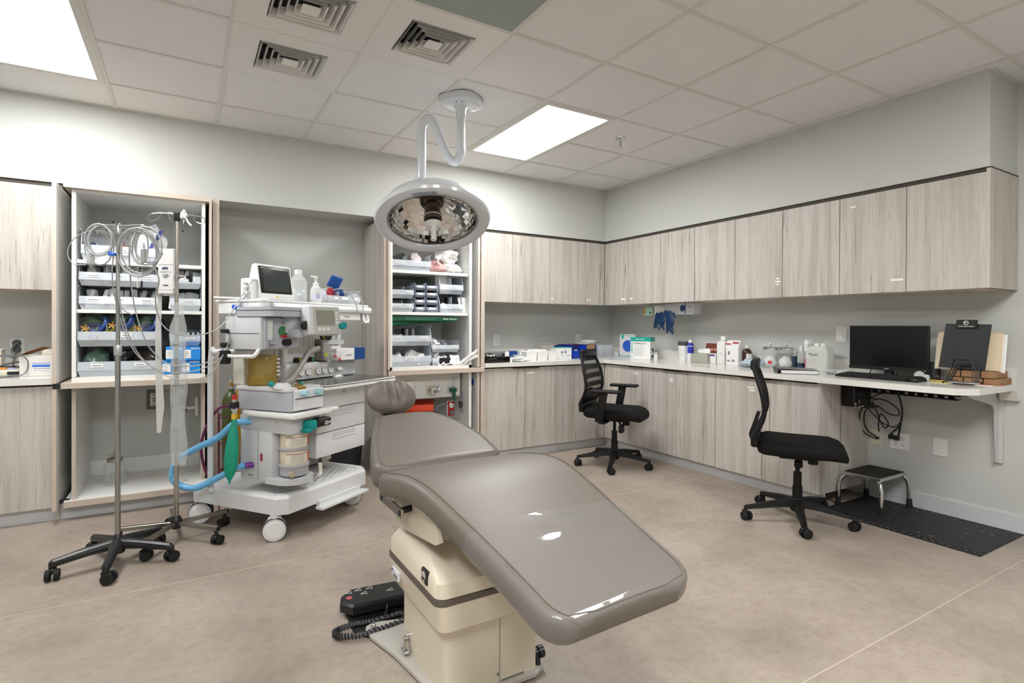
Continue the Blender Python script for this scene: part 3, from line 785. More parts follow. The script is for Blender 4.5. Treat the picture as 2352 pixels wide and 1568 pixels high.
tag(obj('black_box', G().bb(-.035, -.03, 0, .035, .03, .085, .002, 1), BLKC, loc=(-2.345, .29, zs+.008)), 'small black carton in the lower left bin', 'box')
for c, (x, w, n) in enumerate(((-2.19, .085, 4), (-2.09, .10, 4))):
    t = thing('drawer_tower', ['narrow clear drawer tower between the bins, left one', 'clear drawer tower between the bins, right one'][c], 'drawer unit', (x, .225, zs))
    obj('frame', G().box(0, .01, 0, .003, .32, .25).box(w-.003+.008, .01, 0, w+.008, .32, .25).box(0, .32, 0, w+.008, .323, .25), CLEARB, t, smooth=0)
    cols = [('8c4a3c', '9a9ea6'), ('d9b9a4', 'a9adb5'), ('59504a', '9a9ea6'), ('4c4a46', '9a9ea6')]
    for k in range(n):
        z = .003+k*.062
        d = obj('drawer', bin_mesh(w, .29, .056, .04), CLEARB, t, loc=(.004, 0, z), smooth=0)
        obj('label_sticker', G().box(w*.2, -.005, .02, w*.75, -.003, .036), STICK, d, smooth=0)
        obj('contents', G().bb(.012, .03, .005, w-.012, .24, .036, .004, 1), mat('drawer_fill_%d' % ((k+2*c) % 4), cols[(k+2*c) % 4][0], .5), d, smooth=0)
storage_bin('deep clear bin with papers, upper of two at the right of the shelf', -1.965, .225, zs+.165, .225, .34, .17, .08, RB, (.11,), ((.13, .065),))
storage_bin('deep clear bin with vials, lower of two at the right of the shelf', -1.965, .225, zs, .225, .34, .163, .075, RB, (.115,), ((.16, .05),))
packets('paper_sheet', 'white paper sheet standing in the upper deep bin', 'sheets in the upper deep bin', 'paper', -1.93, -1.86, .27, .36, zs+.175, 4, (.12, .004, .16), [PK[0]], 100, 8, 74)
packets('paper_sheet', 'crumpled white wrap in the lower deep bin', 'wraps in the lower deep bin', 'paper', -1.92, -1.86, .26, .30, zs+.01, 3, (.05, .012, .09), [PK[0], PK[2]], 101, 30, 60)
tag(obj('black_box', G().bb(-.035, -.03, 0, .035, .03, .13, .002, 1), BLKC, loc=(-1.83, .34, zs+.01)), 'black carton in the lower deep bin', 'box')
packets('catheter_pack', 'slim white pack standing at the right end of the shelf', 'slim packs at the shelf end', 'medical pack', -1.735, -1.705, .25, .33, zs+.002, 4, (.06, .007, .14), PK, 102, 6, 82)
zs = .893
GRN = mat('box_green', '0b6b45', .4); GRD = mat('box_green_dark', '0a5236', .4)
t = thing('bougie_box', 'long flat dark green box with white print under the shelf', 'box', (-2.395, .22, zs+.385))
obj('carton', G().bb(0, 0, 0, .60, .10, .034, .001, 1), GRD, t, smooth=0)
text(t, 'Introducer / Bougie', .016, PAPER, T(.585, -.001, .0215) @ FRONT @ Matrix.Rotation(PI, 4, 'Z'), bold=.0003)
g = G()
for k in range(10): g.add(G().lathe([(.006, 0), (.008, 0), (.008, .0006), (.006, .0006)], 10, cap=False).v, G().lathe([(.006, 0), (.008, 0), (.008, .0006), (.006, .0006)], 10, cap=False).f, T(.13+.028*k, -.0006, .017) @ FRONT)
obj('printed_symbols', g, LTEXT, t, smooth=0)
t2 = tag(obj('bougie_box', G().bb(0, 0, 0, .56, .10, .03, .001, 1), GRN, loc=(-2.395, .235, zs+.345), rot=(0, math.radians(-3.4), math.radians(12))), 'long flat bright green box tilted under the dark green one', 'box')
storage_bin('wide clear bin, upper left under the green boxes', -2.40, .225, zs+.175, .36, .36, .165, .085, RB, (.15, .205), ((.06, .055), (.29, .07)))
storage_bin('wide clear bin of gauze on the deck, lower left', -2.40, .225, zs+.002, .36, .36, .17, .085, RB, (), ((.17, .09),))
packets('paper_pack', 'white paper pack in the bin under the green boxes', 'packs under the green boxes', 'medical pack', -2.38, -2.28, .27, .33, zs+.185, 4, (.07, .012, .10), PK, 103, 20, 50)
tag(obj('black_box', G().bb(-.055, -.03, 0, .055, .03, .135, .002, 1), BLKC, loc=(-2.215, .33, zs+.185), rot=(0, .05, 0)), 'black carton in the bin under the green boxes', 'box')
for k, x in enumerate((-2.33, -2.15)):
    tag(obj('gauze_pile', crumple(G(), (0, 0, .05), (.075, .12, .06), 110+k, .35), mat('gauze', 'edece6', .8), loc=(x, .38, zs+.008)), ['folded gauze pile in the deck bin, left', 'folded gauze pile in the deck bin, right'][k], 'gauze')
storage_bin('small clear divided bin at the right above the deck', -2.03, .235, zs+.115, .255, .32, .10, .06, RB, (.075, .135), ((.06, .05), (.2, .06)))
storage_bin('small clear divided bin at the right on the deck', -2.03, .235, zs+.002, .255, .32, .105, .06, RB, (.12,), ())
for k, (x, z, m) in enumerate(((-1.98, .12, 'e8e7e6'), (-1.97, .01, 'e0dedd'))):
    tag(obj('foil_packs', crumple(G(), (0, 0, .05), (.05, .06, .045), 120+k, .5), mat('foil_print_%d' % k, m, .4, var=.35, vscale=90), loc=(x, .32, zs+z)), ['heap of printed foil packs in the upper divided bin', 'heap of printed foil packs in the lower divided bin'][k], 'pack')
tag(obj('black_box', G().bb(-.035, -.02, 0, .035, .02, .075, .002, 1), BLKC, loc=(-1.935, .37, zs+.125)), 'black card box in the upper divided bin', 'box')
tag(obj('black_box', G().bb(-.05, -.008, 0, .05, .008, .065, .002, 1), BLKC, loc=(-1.915, .225, zs+.001)), 'black card box lying at the front of the deck', 'box')
packets('swab_packet', 'long white swab packet poking out over the cabinet edge', 'swab packets spilling right', 'packet', -1.80, -1.72, .19, .21, zs+.012, 5, (.02, .006, .17), [PK[0], PK[2]], 130, 0, 88)
for o in [o for o in COL.objects if o.name.startswith('swab_packet')]: o.rotation_euler = (0, math.radians(58+random.uniform(-16, 22)), math.radians(random.uniform(-20, 0)))
packets('foil_pouch', 'printed foil pouch propped at the front right of the deck', 'foil pouches on the deck', 'pouch', -1.97, -1.78, .205, .23, zs+.004, 4, (.06, .008, .09), [mat('foil_pouch', 'd9d9dc', .35, var=.3, vscale=80)], 131, 35, 60)

# ---- lower bay of the right cabinet
t = thing('alarm_panel', 'square white gas alarm panel with a small display', 'alarm panel', (-2.215, .328, .70))
obj('bezel', G().bb(-.07, -.006, -.062, .07, 0, .062, .003, 1), mat('alarm_white', 'd9d9d5', .4), t, smooth=0)
obj('card', G().box(-.05, -.0075, -.05, .045, -.006, .05), PAPER, t, smooth=0)
obj('display', G().box(-.012, -.0085, -.012, .008, -.0075, .004), mat('olive_display', '6c6520', .3), t, smooth=0)
for z, c in ((.008, '23305c'), (-.008, '23305c'), (-.035, 'b5324a')): obj('button', G().box(.018, -.0095, z-.004, .026, -.0075, z+.004), mat('btn'+c, c, .4), t, smooth=0)
obj('switch', G().box(-.032, -.011, .012, -.024, -.0075, .032), BLACK, t, smooth=0)
t = thing('vacuum_outlet', 'cream vacuum outlet with a round gauge on the service panel', 'gas outlet', (-1.99, .328, .672))
obj('plate', G().bb(-.06, -.004, -.04, .04, 0, .04, .002, 1), mat('cream_plate', 'cfccc0', .4), t, smooth=0)
obj('body', G().bb(-.03, -.06, -.035, .02, -.004, .025, .006, 2), mat('cream_body', 'd6d2c6', .4), t)
obj('nozzle', G().cyl((.0, -.06, -.008), (.0, -.085, -.008), .012).cyl((-.03, -.02, .0), (-.045, -.02, .0), .008), mat('grey_rubber', '7d7a72', .6), t)
obj('gauge', G().lathe([(.022, 0), (.022, .02), (.019, .022), (.001, .022)], 18, T(.045, -.03, .012) @ RX90), mat('blue_gauge', '8fa0c8', .3), t)
obj('gauge_face', G().lathe([(.017, .0225), (.001, .0228)], 18, T(.045, -.03, .012) @ RX90), PAPER, t)
t = thing('oxygen_outlet', 'dark green oxygen flow outlet with a thin glass tube', 'gas outlet', (-1.805, .328, .665))
GRNM = mat('green_valve', '0d5a48', .35)
obj('plate', G().bb(-.05, -.004, -.035, .02, 0, .035, .002, 1), mat('cream_plate', 'cfccc0', .4), t, smooth=0)
obj('valve', G().bb(-.03, -.05, -.018, .03, -.004, .018, .006, 2).cyl((.01, -.03, -.015), (.01, -.03, -.055), .014).cyl((.01, -.03, -.055), (.01, -.03, -.11), .012, .003), GRNM, t)
obj('knob', G().cyl((.035, -.04, -.03), (.035, -.055, -.03), .013, n=14), WPL, t)
obj('flow_tube', G().cyl((.012, -.02, .018), (.012, -.02, .13), .009).cyl((.012, -.02, .13), (.012, -.02, .14), .011), JARG, t)
rg_ = regulator('red and white suction regulator in the right cabinet', (-1.775, .44, .48), 0)
obj('mount_arm', G().box(-.012, 0, -.02, .012, .37, .02), GPM, rg_, smooth=0)
tag(obj('suction_tube', G().tube([(-1.98, .42, .38), (-1.95, .42, .46), (-1.88, .41, .52), (-1.80, .415, .525)], .007, 8, sub=6), mat('grey_tube_dark', '8c8c8a', .4)), 'grey tube curving into the right-hand suction regulator', 'tube')
suction_jar('suction_jar', 'glass suction jar clamped in the right cabinet', (-1.785, .38, .175), True)
ORG = mat('orange_plastic', 'd8431c', .4)
t = tag(obj('orange_bin', bin_mesh(.25, .22, .10, .08), ORG, loc=(-2.235, .36, .47), rot=(0, 0, math.radians(-24)), smooth=0), 'bright orange open bin behind the headrest', 'bin')
tag(obj('wall_tray_support', G().box(-2.34, .33, .44, -1.93, .56, .467), BLACKS), 'dark tray holding the orange bin behind the headrest', 'tray')
t = thing('cable_pouch', 'clear hanging pouch with a coiled black cable', 'pouch', (-1.705, .33, .54))
obj('film', G().bb(-.004, -.03, -.09, .0, .05, .09, .001, 1), CLEARB, t, smooth=0)
g = G(); coil(g, (-.006, .01, -.02), .028, 3, .003, (1, 0, 0), 1); obj('cable', g, BLACK, t)

# ================================================================= drip stands
def caster(par, x, y, z_top, r=.028, ang=0, m=BLACK, name='caster'):
    """twin-wheel caster under (x, y)"""
    M = T(x, y, 0) @ RZ(ang)
    c = obj(name, G().add(*(lambda g: (g.v, g.f))(G().cyl((0, 0, r*1.1), (0, 0, z_top), .010).bb(-r*.8, -.012, r*1.2, r*.9, .012, r*2.15, .006, 1)), M), m, par)
    for s in (-1, 1):
        obj('wheel', G().add(*(lambda g: (g.v, g.f))(G().cyl((.012, s*.008, r), (.012, s*.027, r), r, r*.93, 20)), M), RUBBER, c)
    return c
t = thing('drip_stand', 'chrome drip stand with five-arm black plastic base and coiled cables', 'drip stand', (-4.15, -.735, 0))
iv1 = t
obj('hub', G().lathe([(.03, .055), (.04, .08), (.04, .12), (.022, .135), (.016, .15)], 18), BLACKS, t)
for a in (-163, -95, -27, 47, 118):
    ca, sa = math.cos(math.radians(a)), math.sin(math.radians(a))
    rings = []
    for d, z, w, h in ((.02, .105, .032, .03), (.12, .098, .024, .024), (.24, .082, .020, .02), (.262, .078, .019, .022), (.275, .07, .012, .016)):
        ring = []
        for k in range(10):
            q = 2*PI*k/10; ring.append((ca*d-sa*w*math.cos(q), sa*d+ca*w*math.cos(q), z+h*math.sin(q)))
        rings.append(ring)
    arm = obj('arm', G().loft(rings), BLACKS, t)
    caster(t, .258*ca, .258*sa, .075, .028, a+70)
POLE = mat('pole_chrome', 'a6a6a4', .16, 1.)
obj('lower_tube', G().cyl((0, 0, .1), (0, 0, 1.11), .0125, n=16), POLE, t)
obj('collar', G().lathe([(.017, 1.075), (.018, 1.08), (.018, 1.125), (.016, 1.13)], 16), mat('satin_collar', 'c2c2c0', .35, .7), t)
obj('upper_tube', G().cyl((0, 0, 1.12), (0, 0, 1.75), .0095, n=14), POLE, t)
obj('top_cap', G().lathe([(.013, 1.70), (.013, 1.745), (.010, 1.76), (.001, 1.762)], 14), CHROME, t)
g = G()
for s, e in ((1, (.112, -.066)), (-1, (-.10, .055))):
    g.tube([(0, 0, 1.745), (e[0]*.9, e[1]*.9, 1.748), (e[0], e[1], 1.742), (e[0]*1.02, e[1]*1.02, 1.715), (e[0]*.9, e[1]*.9, 1.705), (e[0]*.82, e[1]*.82, 1.72)], .0045, 8, sub=4)
    g.tube([(0, 0, 1.735), (e[0]*.7, e[1]*.7, 1.728), (e[0]*.8, e[1]*.8, 1.74)], .003, 6, sub=4)
obj('hanger', g, CHROME, t)

t = thing('drip_stand', 'steel drip stand with flat-bar legs and a black cap, nearest the trolley', 'drip stand', (-3.895, -.53, 0))
iv2 = t
obj('hub', G().lathe([(.022, .07), (.03, .085), (.03, .12), (.018, .14)], 14), BLACK, t)
for a in (-45, 23, 95, 167, 239):
    ca, sa = math.cos(math.radians(a)), math.sin(math.radians(a))
    L = .285
    arm = obj('leg', G().add(*(lambda g: (g.v, g.f))(G().bb(.0, -.011, .0, L, .011, .022, .002, 1)), T(0, 0, .088) @ RZ(a) @ RY(1.2)), STEEL, t, smooth=0)
    obj('end_plug', G().add(*(lambda g: (g.v, g.f))(G().bb(L-.003, -.012, -.005, L+.006, .012, .02, .002, 1)), T(0, 0, .085) @ RZ(a)), BLACK, arm)
    caster(t, .272*ca, .272*sa, .085, .026, a+100)
obj('lower_tube', G().cyl((0, 0, .1), (0, 0, .98), .0125, n=16), STEEL, t)
obj('grip_joint', G().lathe([(.017, .95), (.0185, .96), (.0185, 1.03), (.016, 1.045)], 16), mat('grey_joint', '5c5854', .4), t)
obj('upper_tube', G().cyl((0, 0, 1.0), (0, 0, 1.85), .0105, n=16), STEEL, t)
obj('cap', G().bb(-.016, -.016, 1.825, .016, .016, 1.875, .005, 2), BLACK, t)
g = G()
for s in (1, -1):
    e = Vector((.128*s, -.078*s, 0)); f = Vector((-.02, .03, 0))*0
    P = lambda k, z: (e.x*k, e.y*k, z)
    g.tube([P(0, 1.865), P(.55, 1.872 if s < 0 else 1.862), P(.95, 1.868 if s < 0 else 1.85), P(1.08, 1.855 if s < 0 else 1.838), P(1.0, 1.828 if s < 0 else 1.812), P(.72, 1.84 if s < 0 else 1.826), P(.6, 1.87)], .0028, 7, sub=5)
g.tube([(0, 0, 1.86), (-.03, -.05, 1.865), (-.035, -.06, 1.85), (-.03, -.058, 1.825), (-.022, -.05, 1.82)], .003, 7, sub=5)
g.tube([(0, 0, 1.86), (.03, .05, 1.865), (.035, .06, 1.85), (.03, .058, 1.825)], .003, 7, sub=5)
obj('hanger', g, CHROME, t)
obj('ribbon', crumple(G(), (.035, -.03, 1.86), (.016, .014, .028), 9, .4, 2).tube([(.04, -.035, 1.85), (.055, -.045, 1.82), (.07, -.05, 1.80)], .006, 5), mat('white_tape', 'f0f0ee', .5), t, label='knotted white tape')
# bag dispenser clamped to it
b = thing('bag_dispenser', 'white sponge counter bag box clamped to the steel drip stand', 'box', (-3.975, -.495, 1.41))
b.rotation_euler = (0, 0, math.radians(-30))
obj('carton', G().bb(-.0, -.02, 0, .085, .035, .255, .002, 1), WPL, b, smooth=0)
obj('fold_line', G().box(-.001, -.0207, .165, .086, -.0195, .1665).box(-.001, -.0207, .022, .086, -.0195, .023), LTEXT, b, smooth=0)
text(b, 'xm', .026, mat('navy_print', '1d2460', .5), T(.022, -.0206, .138) @ FRONT, bold=.0012)
text(b, 'COUNT 10', .013, LTEXT, T(.0425, -.0206, .119) @ FRONT, align='CENTER', bold=.0001)
text(b, 'SPONGE\nCOUNTER\nBAGS', .008, mat('navy_print', '1d2460', .5), T(.0425, -.0206, .104) @ FRONT, align='CENTER', bold=.0001)
text(b, 'xodus', .012, mat('navy_print', '1d2460', .5), T(.0425, -.0206, .045) @ FRONT, align='CENTER', bold=.0005)
obj('wire_cradle', G().tube([(-.006, -.024, .03), (-.006, -.024, -.006), (.09, -.024, -.006), (.09, -.024, .03)], .003, 6).tube([(-.006, -.024, -.006), (-.006, .045, -.006), (.09, .045, -.006), (.09, -.024, -.006)], .003, 6), CHROME, b)
t = thing('pole_clamp', 'grey pole clamp with black knob on the steel drip stand', 'clamp', (-3.895, -.53, 1.51), -31)
obj('jaw', G().bb(-.045, -.016, -.012, .012, .016, .012, .003, 1), ALU, t)
obj('screw', G().cyl((.012, 0, 0), (.065, 0, 0), .004).cyl((.012, 0, 0), (.04, 0, 0), .008), STEEL, t)
obj('knob', G().cyl((.06, 0, 0), (.075, 0, 0), .013).bb(.072, -.012, -.033, .088, .012, .033, .008, 2), BLACK, t)
t = thing('plastic_sleeve', 'long clear plastic sleeve with black marks hanging on the drip stand', 'sleeve', (-3.885, -.57, .44))
rings = []
for k in range(14):
    z = .92*k/13; w = .044+.006*math.sin(k*1.3)-(.02 if k > 11 else 0); dd = .02+.004*math.cos(k*2.1)
    rings.append([(w*math.cos(2*PI*q/14)+.004*math.sin(k+q), dd*math.sin(2*PI*q/14), z) for q in range(14)])
obj('film', G().loft(rings, cap=False), clear('sleeve_film', 'dfe6e6', .28, .12), t, rot=(0, 0, math.radians(-31)))
for z in (.20, .45, .68, .84): obj('black_mark', G().box(-.02, -.022, z, .012, -.0205, z+.003), PRINT, t, rot=(0, 0, math.radians(-31)), smooth=0)
t = thing('bag_strip', 'narrow strip of folded clear bags hanging left of the steel stand', 'bag', (-3.98, -.50, .62))
obj('film', G().loft([[(x+.006*math.sin(z*9), y, z) for x, y in ((-.02*w, -.004), (.02*w, -.004), (.02*w, .004), (-.02*w, .004))] for z, w in ((0, .5), (.15, 1), (.4, .8), (.62, .7), (.78, .5))], cap=True), mat('sleeve_film2', 'e8e9e6', .2, alpha=.6), t)

CABLE = mat('patient_cable', 'aeb0b0', .42); CABLED = mat('patient_cable_grey', 'a9a9a7', .4)
def cable(name, label, pts, r, m=None, group=None, sub=8, n=8):
    base = Vector(pts[0])
    o = obj(name, G().tube([Vector(p)-base for p in pts], r, n, sub=sub), m or CABLE, loc=tuple(base))
    return tag(o, label, 'cable', group)
RIGHT = Vector((.854, -.52, 0)); UP = Vector((0, 0, 1)); FW = Vector((.52, .854, 0))
def coil_thing(label, c, rx, rz_, turns, rad, seed, m=None):
    rnd = random.Random(seed); pts = []
    for k in range(turns*16):
        a = 2*PI*k/16; j = 1+.06*math.sin(a*.31+seed)+.03*(k//16)
        pts.append(RIGHT*(rx*j*math.cos(a)+.006*math.sin(k*.21))+UP*(rz_*j*math.sin(a))+FW*(.012*math.sin(k*.4+seed)-.004*(k//16)))
    o = obj('cable_coil', G().tube(pts, rad, 7), m or CABLE, loc=c)
    return tag(o, label, 'cable', 'cable coils on the drip stand')
coil_thing('small tight coil of grey cable on the left hook', (-4.224, -.698, 1.668), .054, .072, 4, .0042, 1)
coil_thing('looser thin cable loop below the small left coil', (-4.234, -.669, 1.63), .062, .088, 2, .003, 2)
coil_thing('large coil of grey cable on the right hook', (-4.059, -.799, 1.605), .100, .112, 3, .0042, 3)
coil_thing('wide outer cable loop hanging right of the chrome pole', (-4.02, -.835, 1.64), .085, .092, 2, .0042, 4)
coil_thing('narrow inner cable loop in the right coil', (-4.046, -.807, 1.635), .043, .083, 2, .0038, 5)
cable('sensor_lead', 'thin sensor lead arching out left of the chrome pole', [(-4.199, -.713, 1.734), (-4.276, -.666, 1.716), (-4.343, -.626, 1.675), (-4.371, -.609, 1.603), (-4.346, -.625, 1.547), (-4.291, -.658, 1.541)], .0025)
t = thing('sensor_block', 'pale grey sensor capsule dangling left of the chrome pole', 'sensor', (-4.27, -.66, 1.54), -30)
obj('capsule', G().bb(-.017, -.012, 0, .017, .012, .068, .009, 3), GPL, t)
obj('strain_relief', G().cyl((0, 0, -.012), (0, 0, .004), .005), GPM, t)
t = thing('cable_plug', 'grey cable connector in the right-hand coil', 'connector', (-4.036, -.812, 1.555), -30)
obj('body', G().bb(-.012, -.01, 0, .012, .01, .07, .004, 1), mat('plug_grey', 'a3a3a1', .45), t)
obj('boot', G().cyl((0, 0, .07), (0, 0, .10), .006, .003), GPM, t)
BLUEC = mat('blue_clip', '1f63d6', .4)
t = thing('cable_clip', 'blue cable clip on the leads beside the chrome pole', 'clip', (-4.176, -.735, 1.588), -30)
obj('jaw', G().bb(-.016, -.008, 0, .02, .008, .014, .003, 1), BLUEC, t); obj('lever', G().bb(-.018, -.006, .012, -.004, .006, .022, .003, 1), BLUEC, t)
t = thing('cable_clip', 'blue cable clip on the leads beside the monitor', 'clip', (-3.592, -.62, 1.325), -30)
obj('jaw', G().bb(-.02, -.01, 0, .022, .01, .022, .003, 1), BLUEC, t); obj('lever', G().bb(-.03, -.008, .004, -.015, .008, .03, .003, 1), BLUEC, t)
SG = 'monitor leads sagging from stand to trolley'
cable('patient_lead', 'grey monitor lead sagging second lowest from stand to monitor', [(-4.094, -.777, 1.728), (-4.104, -.709, 1.566), (-4.093, -.65, 1.387), (-4.066, -.611, 1.235), (-4.018, -.591, 1.104), (-3.937, -.596, 1.017), (-3.864, -.611, 1.004), (-3.78, -.629, 1.007), (-3.694, -.642, 1.063), (-3.627, -.637, 1.175), (-3.584, -.601, 1.354), (-3.50, -.58, 1.46), (-3.475, -.55, 1.47)], .0032, None, SG)
cable('patient_lead', 'grey monitor lead starting lowest left of the chrome pole', [(-4.166, -.733, 1.649), (-4.18, -.662, 1.475), (-4.165, -.624, 1.339), (-4.126, -.59, 1.176), (-4.068, -.579, 1.056), (-3.967, -.594, .982), (-3.843, -.621, .967), (-3.716, -.648, 1.014), (-3.65, -.651, 1.1), (-3.592, -.617, 1.302), (-3.52, -.57, 1.44), (-3.47, -.53, 1.44)], .0028, None, SG)
cable('patient_lead', 'grey monitor lead with the shallowest sag, highest of the four', [(-4.01, -.86, 1.56), (-3.969, -.855, 1.471), (-3.987, -.775, 1.362), (-3.964, -.718, 1.248), (-3.905, -.701, 1.189), (-3.802, -.694, 1.176), (-3.696, -.686, 1.213), (-3.629, -.663, 1.301), (-3.587, -.64, 1.378), (-3.51, -.60, 1.50), (-3.47, -.56, 1.49)], .0034, None, SG)
cable('patient_lead', 'grey monitor lead hanging lowest of the four', [(-4.15, -.75, 1.60), (-4.141, -.751, 1.336), (-4.081, -.678, 1.108), (-3.985, -.663, .987), (-3.864, -.67, .928), (-3.738, -.681, .955), (-3.673, -.668, 1.051), (-3.616, -.634, 1.2), (-3.563, -.588, 1.381), (-3.49, -.54, 1.43)], .003, None, SG)
cable('probe_lead', 'stiff grey probe lead ending mid-air right of the chrome pole', [(-4.145, -.751, 1.50), (-4.141, -.751, 1.358), (-4.122, -.763, 1.309), (-4.084, -.786, 1.287)], .004, CABLED)
for k, (x, c) in enumerate(((-4.062, 'd8d4d0'), (-4.045, '1d1d1d'))):
    t = thing('electrode_clip', ['white electrode clip hanging from the right coil', 'black electrode clip hanging from the right coil'][k], 'clip', (x, -.81, 1.43), -30)
    obj('wire', G().tube([(0, 0, .03), (.002, 0, .09), (-.002, 0, .15)], .0012, 5), CABLE, t)
    obj('clip', G().bb(-.005, -.004, -.008, .005, .004, .03, .003, 1), mat('clip'+c, c, .4), t)

# ================================================================= anaesthesia trolley
MA = thing('anaesthesia_machine', 'white and grey anaesthesia trolley with drawers, bellows and display arm', 'anaesthesia machine', (-3.41, -.80, 0), 36)
MW = mat('machine_white', 'd9dadb', .38); MG = mat('machine_grey', 'b2b5bc', .42); MC = mat('machine_cream', 'd3d0c6', .45); ML = mat('machine_light', 'c9cbce', .4)
AMB = clear('amber_plastic', 'a88a34', .6, .05); TEAL = mat('teal_plastic', '0b8f8c', .4); LBL = mat('light_blue_plastic', 'a6d3dc', .4)
GLASS = clear('tube_glass', 'eef2f2', .25, .03)
def mp(name, g, m, par=None, smooth=35, label=None): return obj(name, g, m, par or MA, smooth=smooth, label=label)
# base platform
P0 = [(-.02, -.02), (.03, -.075), (.70, -.085), (.765, -.02), (.765, .64), (.70, .70), (.02, .70), (-.02, .65)]
def shrink(poly, d):
    cx = sum(p[0] for p in poly)/len(poly); cy = sum(p[1] for p in poly)/len(poly)
    return [(cx+(x-cx)*(1-d/.36), cy+(y-cy)*(1-d/.36)) for x, y in poly]
ring = lambda poly, z: [(x, y, z) for x, y in poly]
plat = mp('platform', G().loft([ring(P0, .145), ring(P0, .235), ring(shrink(P0, .012), .252), ring(shrink(P0, .04), .254), ring(shrink(P0, .05), .246)]), MW, smooth=30)
g = G()
for i in range(14):
    for j in range(5):
        g.add(*(lambda q: (q.v, q.f))(G().lathe([(.012, 0), (.009, .003), (.001, .0035)], 8, T(.12+.042*i, -.02+.042*j+.02*(i % 2), .246))))
o = mp('tread_dots', g, mat('tread_dot', 'e4e5e6', .35), plat); o['kind'] = 'stuff'
mp('foot_pedal', G().bb(.22, -.15, .115, .66, -.09, .135, .008, 2).box(.25, -.10, .13, .63, -.07, .16), MW)
TIRE = mat('tyre_dark', '3a3d42', .6)
axd = Vector((-.72, -.69, 0)).normalized()
for x, y in ((0, 0), (.035, .655), (.70, .03), (.70, .64)):
    c = mp('caster', G().cyl((x, y, .10), (x, y, .155), .026).bb(x-.03, y-.03, .085, x+.03, y+.03, .135, .012, 2), MW)
    ctr = Vector((x, y, .064))+axd*.0
    for s in (-1, 1):
        q = ctr+axd*.026*s
        mp('wheel', G().cyl(q-axd*.016, q+axd*.016, .062, n=28), MW, c)
        mp('tyre', G().cyl(q-axd*.010, q+axd*.010, .066, n=28), TIRE, c)
    mp('hub_cap', G().cyl(ctr+axd*.040, ctr+axd*.046, .052, .046, n=24), WPL, c)
# drawer cabinet
cabm = mp('drawer_cabinet', G().bb(.30, -.005, .40, .76, .45, .835, .008, 2), MW)
for z0, z1, hd in ((.40, .548, 1), (.553, .698, 1), (.703, .832, 0)):
    d = mp('drawer', G().bb(.298, -.028, z0, .762, -.004, z1, .006, 2), MW)
    if hd:
        mp('grip_recess', G().bb(.44, -.031, z1-.042, .66, -.0275, z1-.006, .004, 1), ML, d)
        mp('grip_lip', G().bb(.44, -.034, z1-.047, .66, -.027, z1-.040, .003, 1), MW, d)
    else: mp('lock', G().cyl((.545, -.028, .80), (.545, -.034, .80), .011, n=14), CHROME, d)
mp('support_post', G().bb(.60, .20, .25, .64, .24, .41, .003, 1), STEEL)
# work surface
wtp = mp('work_surface', G().prism(rrect(.27, -.135, .985, .36, .02), .838, .866), WPL)
mp('steel_insert', G().prism(rrect(.285, -.12, .965, .34, .015), .866, .869), mat('steel_dark', '8e8d88', .22, .9), wtp)
mp('edge_line', G().prism(rrect(.268, -.137, .987, .362, .02), .857, .861), PRINT, wtp)
mp('paper_scrap', G().add([(.72, .20, .870), (.80, .19, .8705), (.77, .23, .89), (.73, .25, .872)], [(0, 1, 2), (0, 2, 3)]), PAPER, wtp)
# absorber block
ab = mp('absorber_block', G().bb(.02, -.10, .735, .275, .32, .845, .006, 2), MG)
mp('front_plate', G().bb(.035, -.112, .74, .268, -.098, .86, .004, 1), MW, ab)
mp('plate_slot', G().box(.04, -.114, .806, .265, -.1115, .811), PRINT, ab, 0)
for x in (.095, .205): mp('knob', G().cyl((x, -.112, .838), (x, -.15, .838), .018, .015, 16), LBL, ab)
mp('top_cover', G().bb(.015, -.085, .845, .28, .335, .872, .01, 2), MW, ab)
mp('amber_window', G().bb(.085, -.088, .848, .15, -.04, .876, .003, 1), mat('amber_solid', '9a7b32', .3), ab)
mp('amber_valves', G().cyl((.16, -.02, .87), (.16, -.02, .885), .026, n=18).cyl((.23, .03, .87), (.23, .03, .885), .026, n=18), AMB, ab)
mp('rail_shelf', G().bb(-.005, -.15, .698, .30, .26, .728, .008, 2).bb(.29, -.15, .71, .36, -.06, .73, .004, 1), WPL, ab)
mp('lower_block', G().bb(.035, -.085, .60, .265, .32, .70, .006, 2), ML, ab)
mp('screw_cap', G().cyl((.035, .02, .665), (.033, .02, .665), .009, n=12).cyl((.12, -.085, .65), (.12, -.087, .65), .009, n=12), MG, ab)
colm = mp('column', G().bb(.035, .06, .31, .20, .32, .62, .012, 2), ML)
mp('seam', G().box(.034, .17, .32, .0355, .172, .61), PRINT, colm, 0)
mp('indicator', G().bb(.031, .135, .43, .036, .152, .475, .002, 1), mat('indicator_red', '8e2f35', .4), colm)
text(colm, 'A-HS3', .014, PRINT, T(.0335, .25, .335) @ RZ(-90) @ FRONT)
bs = mp('canister_base', G().prism([(.02, .10)]+[(.135+.115*math.cos(a), -.01+.105*math.sin(a)) for a in [PI+PI*k/10 for k in range(11)]]+[(.25, .10)], .305, .338), ML, smooth=30)
RNG = mat('canister_grey', 'a9abae', .4)
can = mp('canister_cup', G().lathe([(.072, .345), (.08, .352), (.08, .395), (.086, .40), (.086, .412), (.078, .416)], 28, T(.135, -.01, 0)), RNG)
mp('drain_plug', G().cyl((.06, -.06, .368), (.045, -.085, .368), .016, n=14), mat('tan_plug', 'b8ac90', .5), can)
CRM = mat('canister_cream', 'ddd3bb', .4); ORL = mat('canister_orange', 'd8644a', .5)
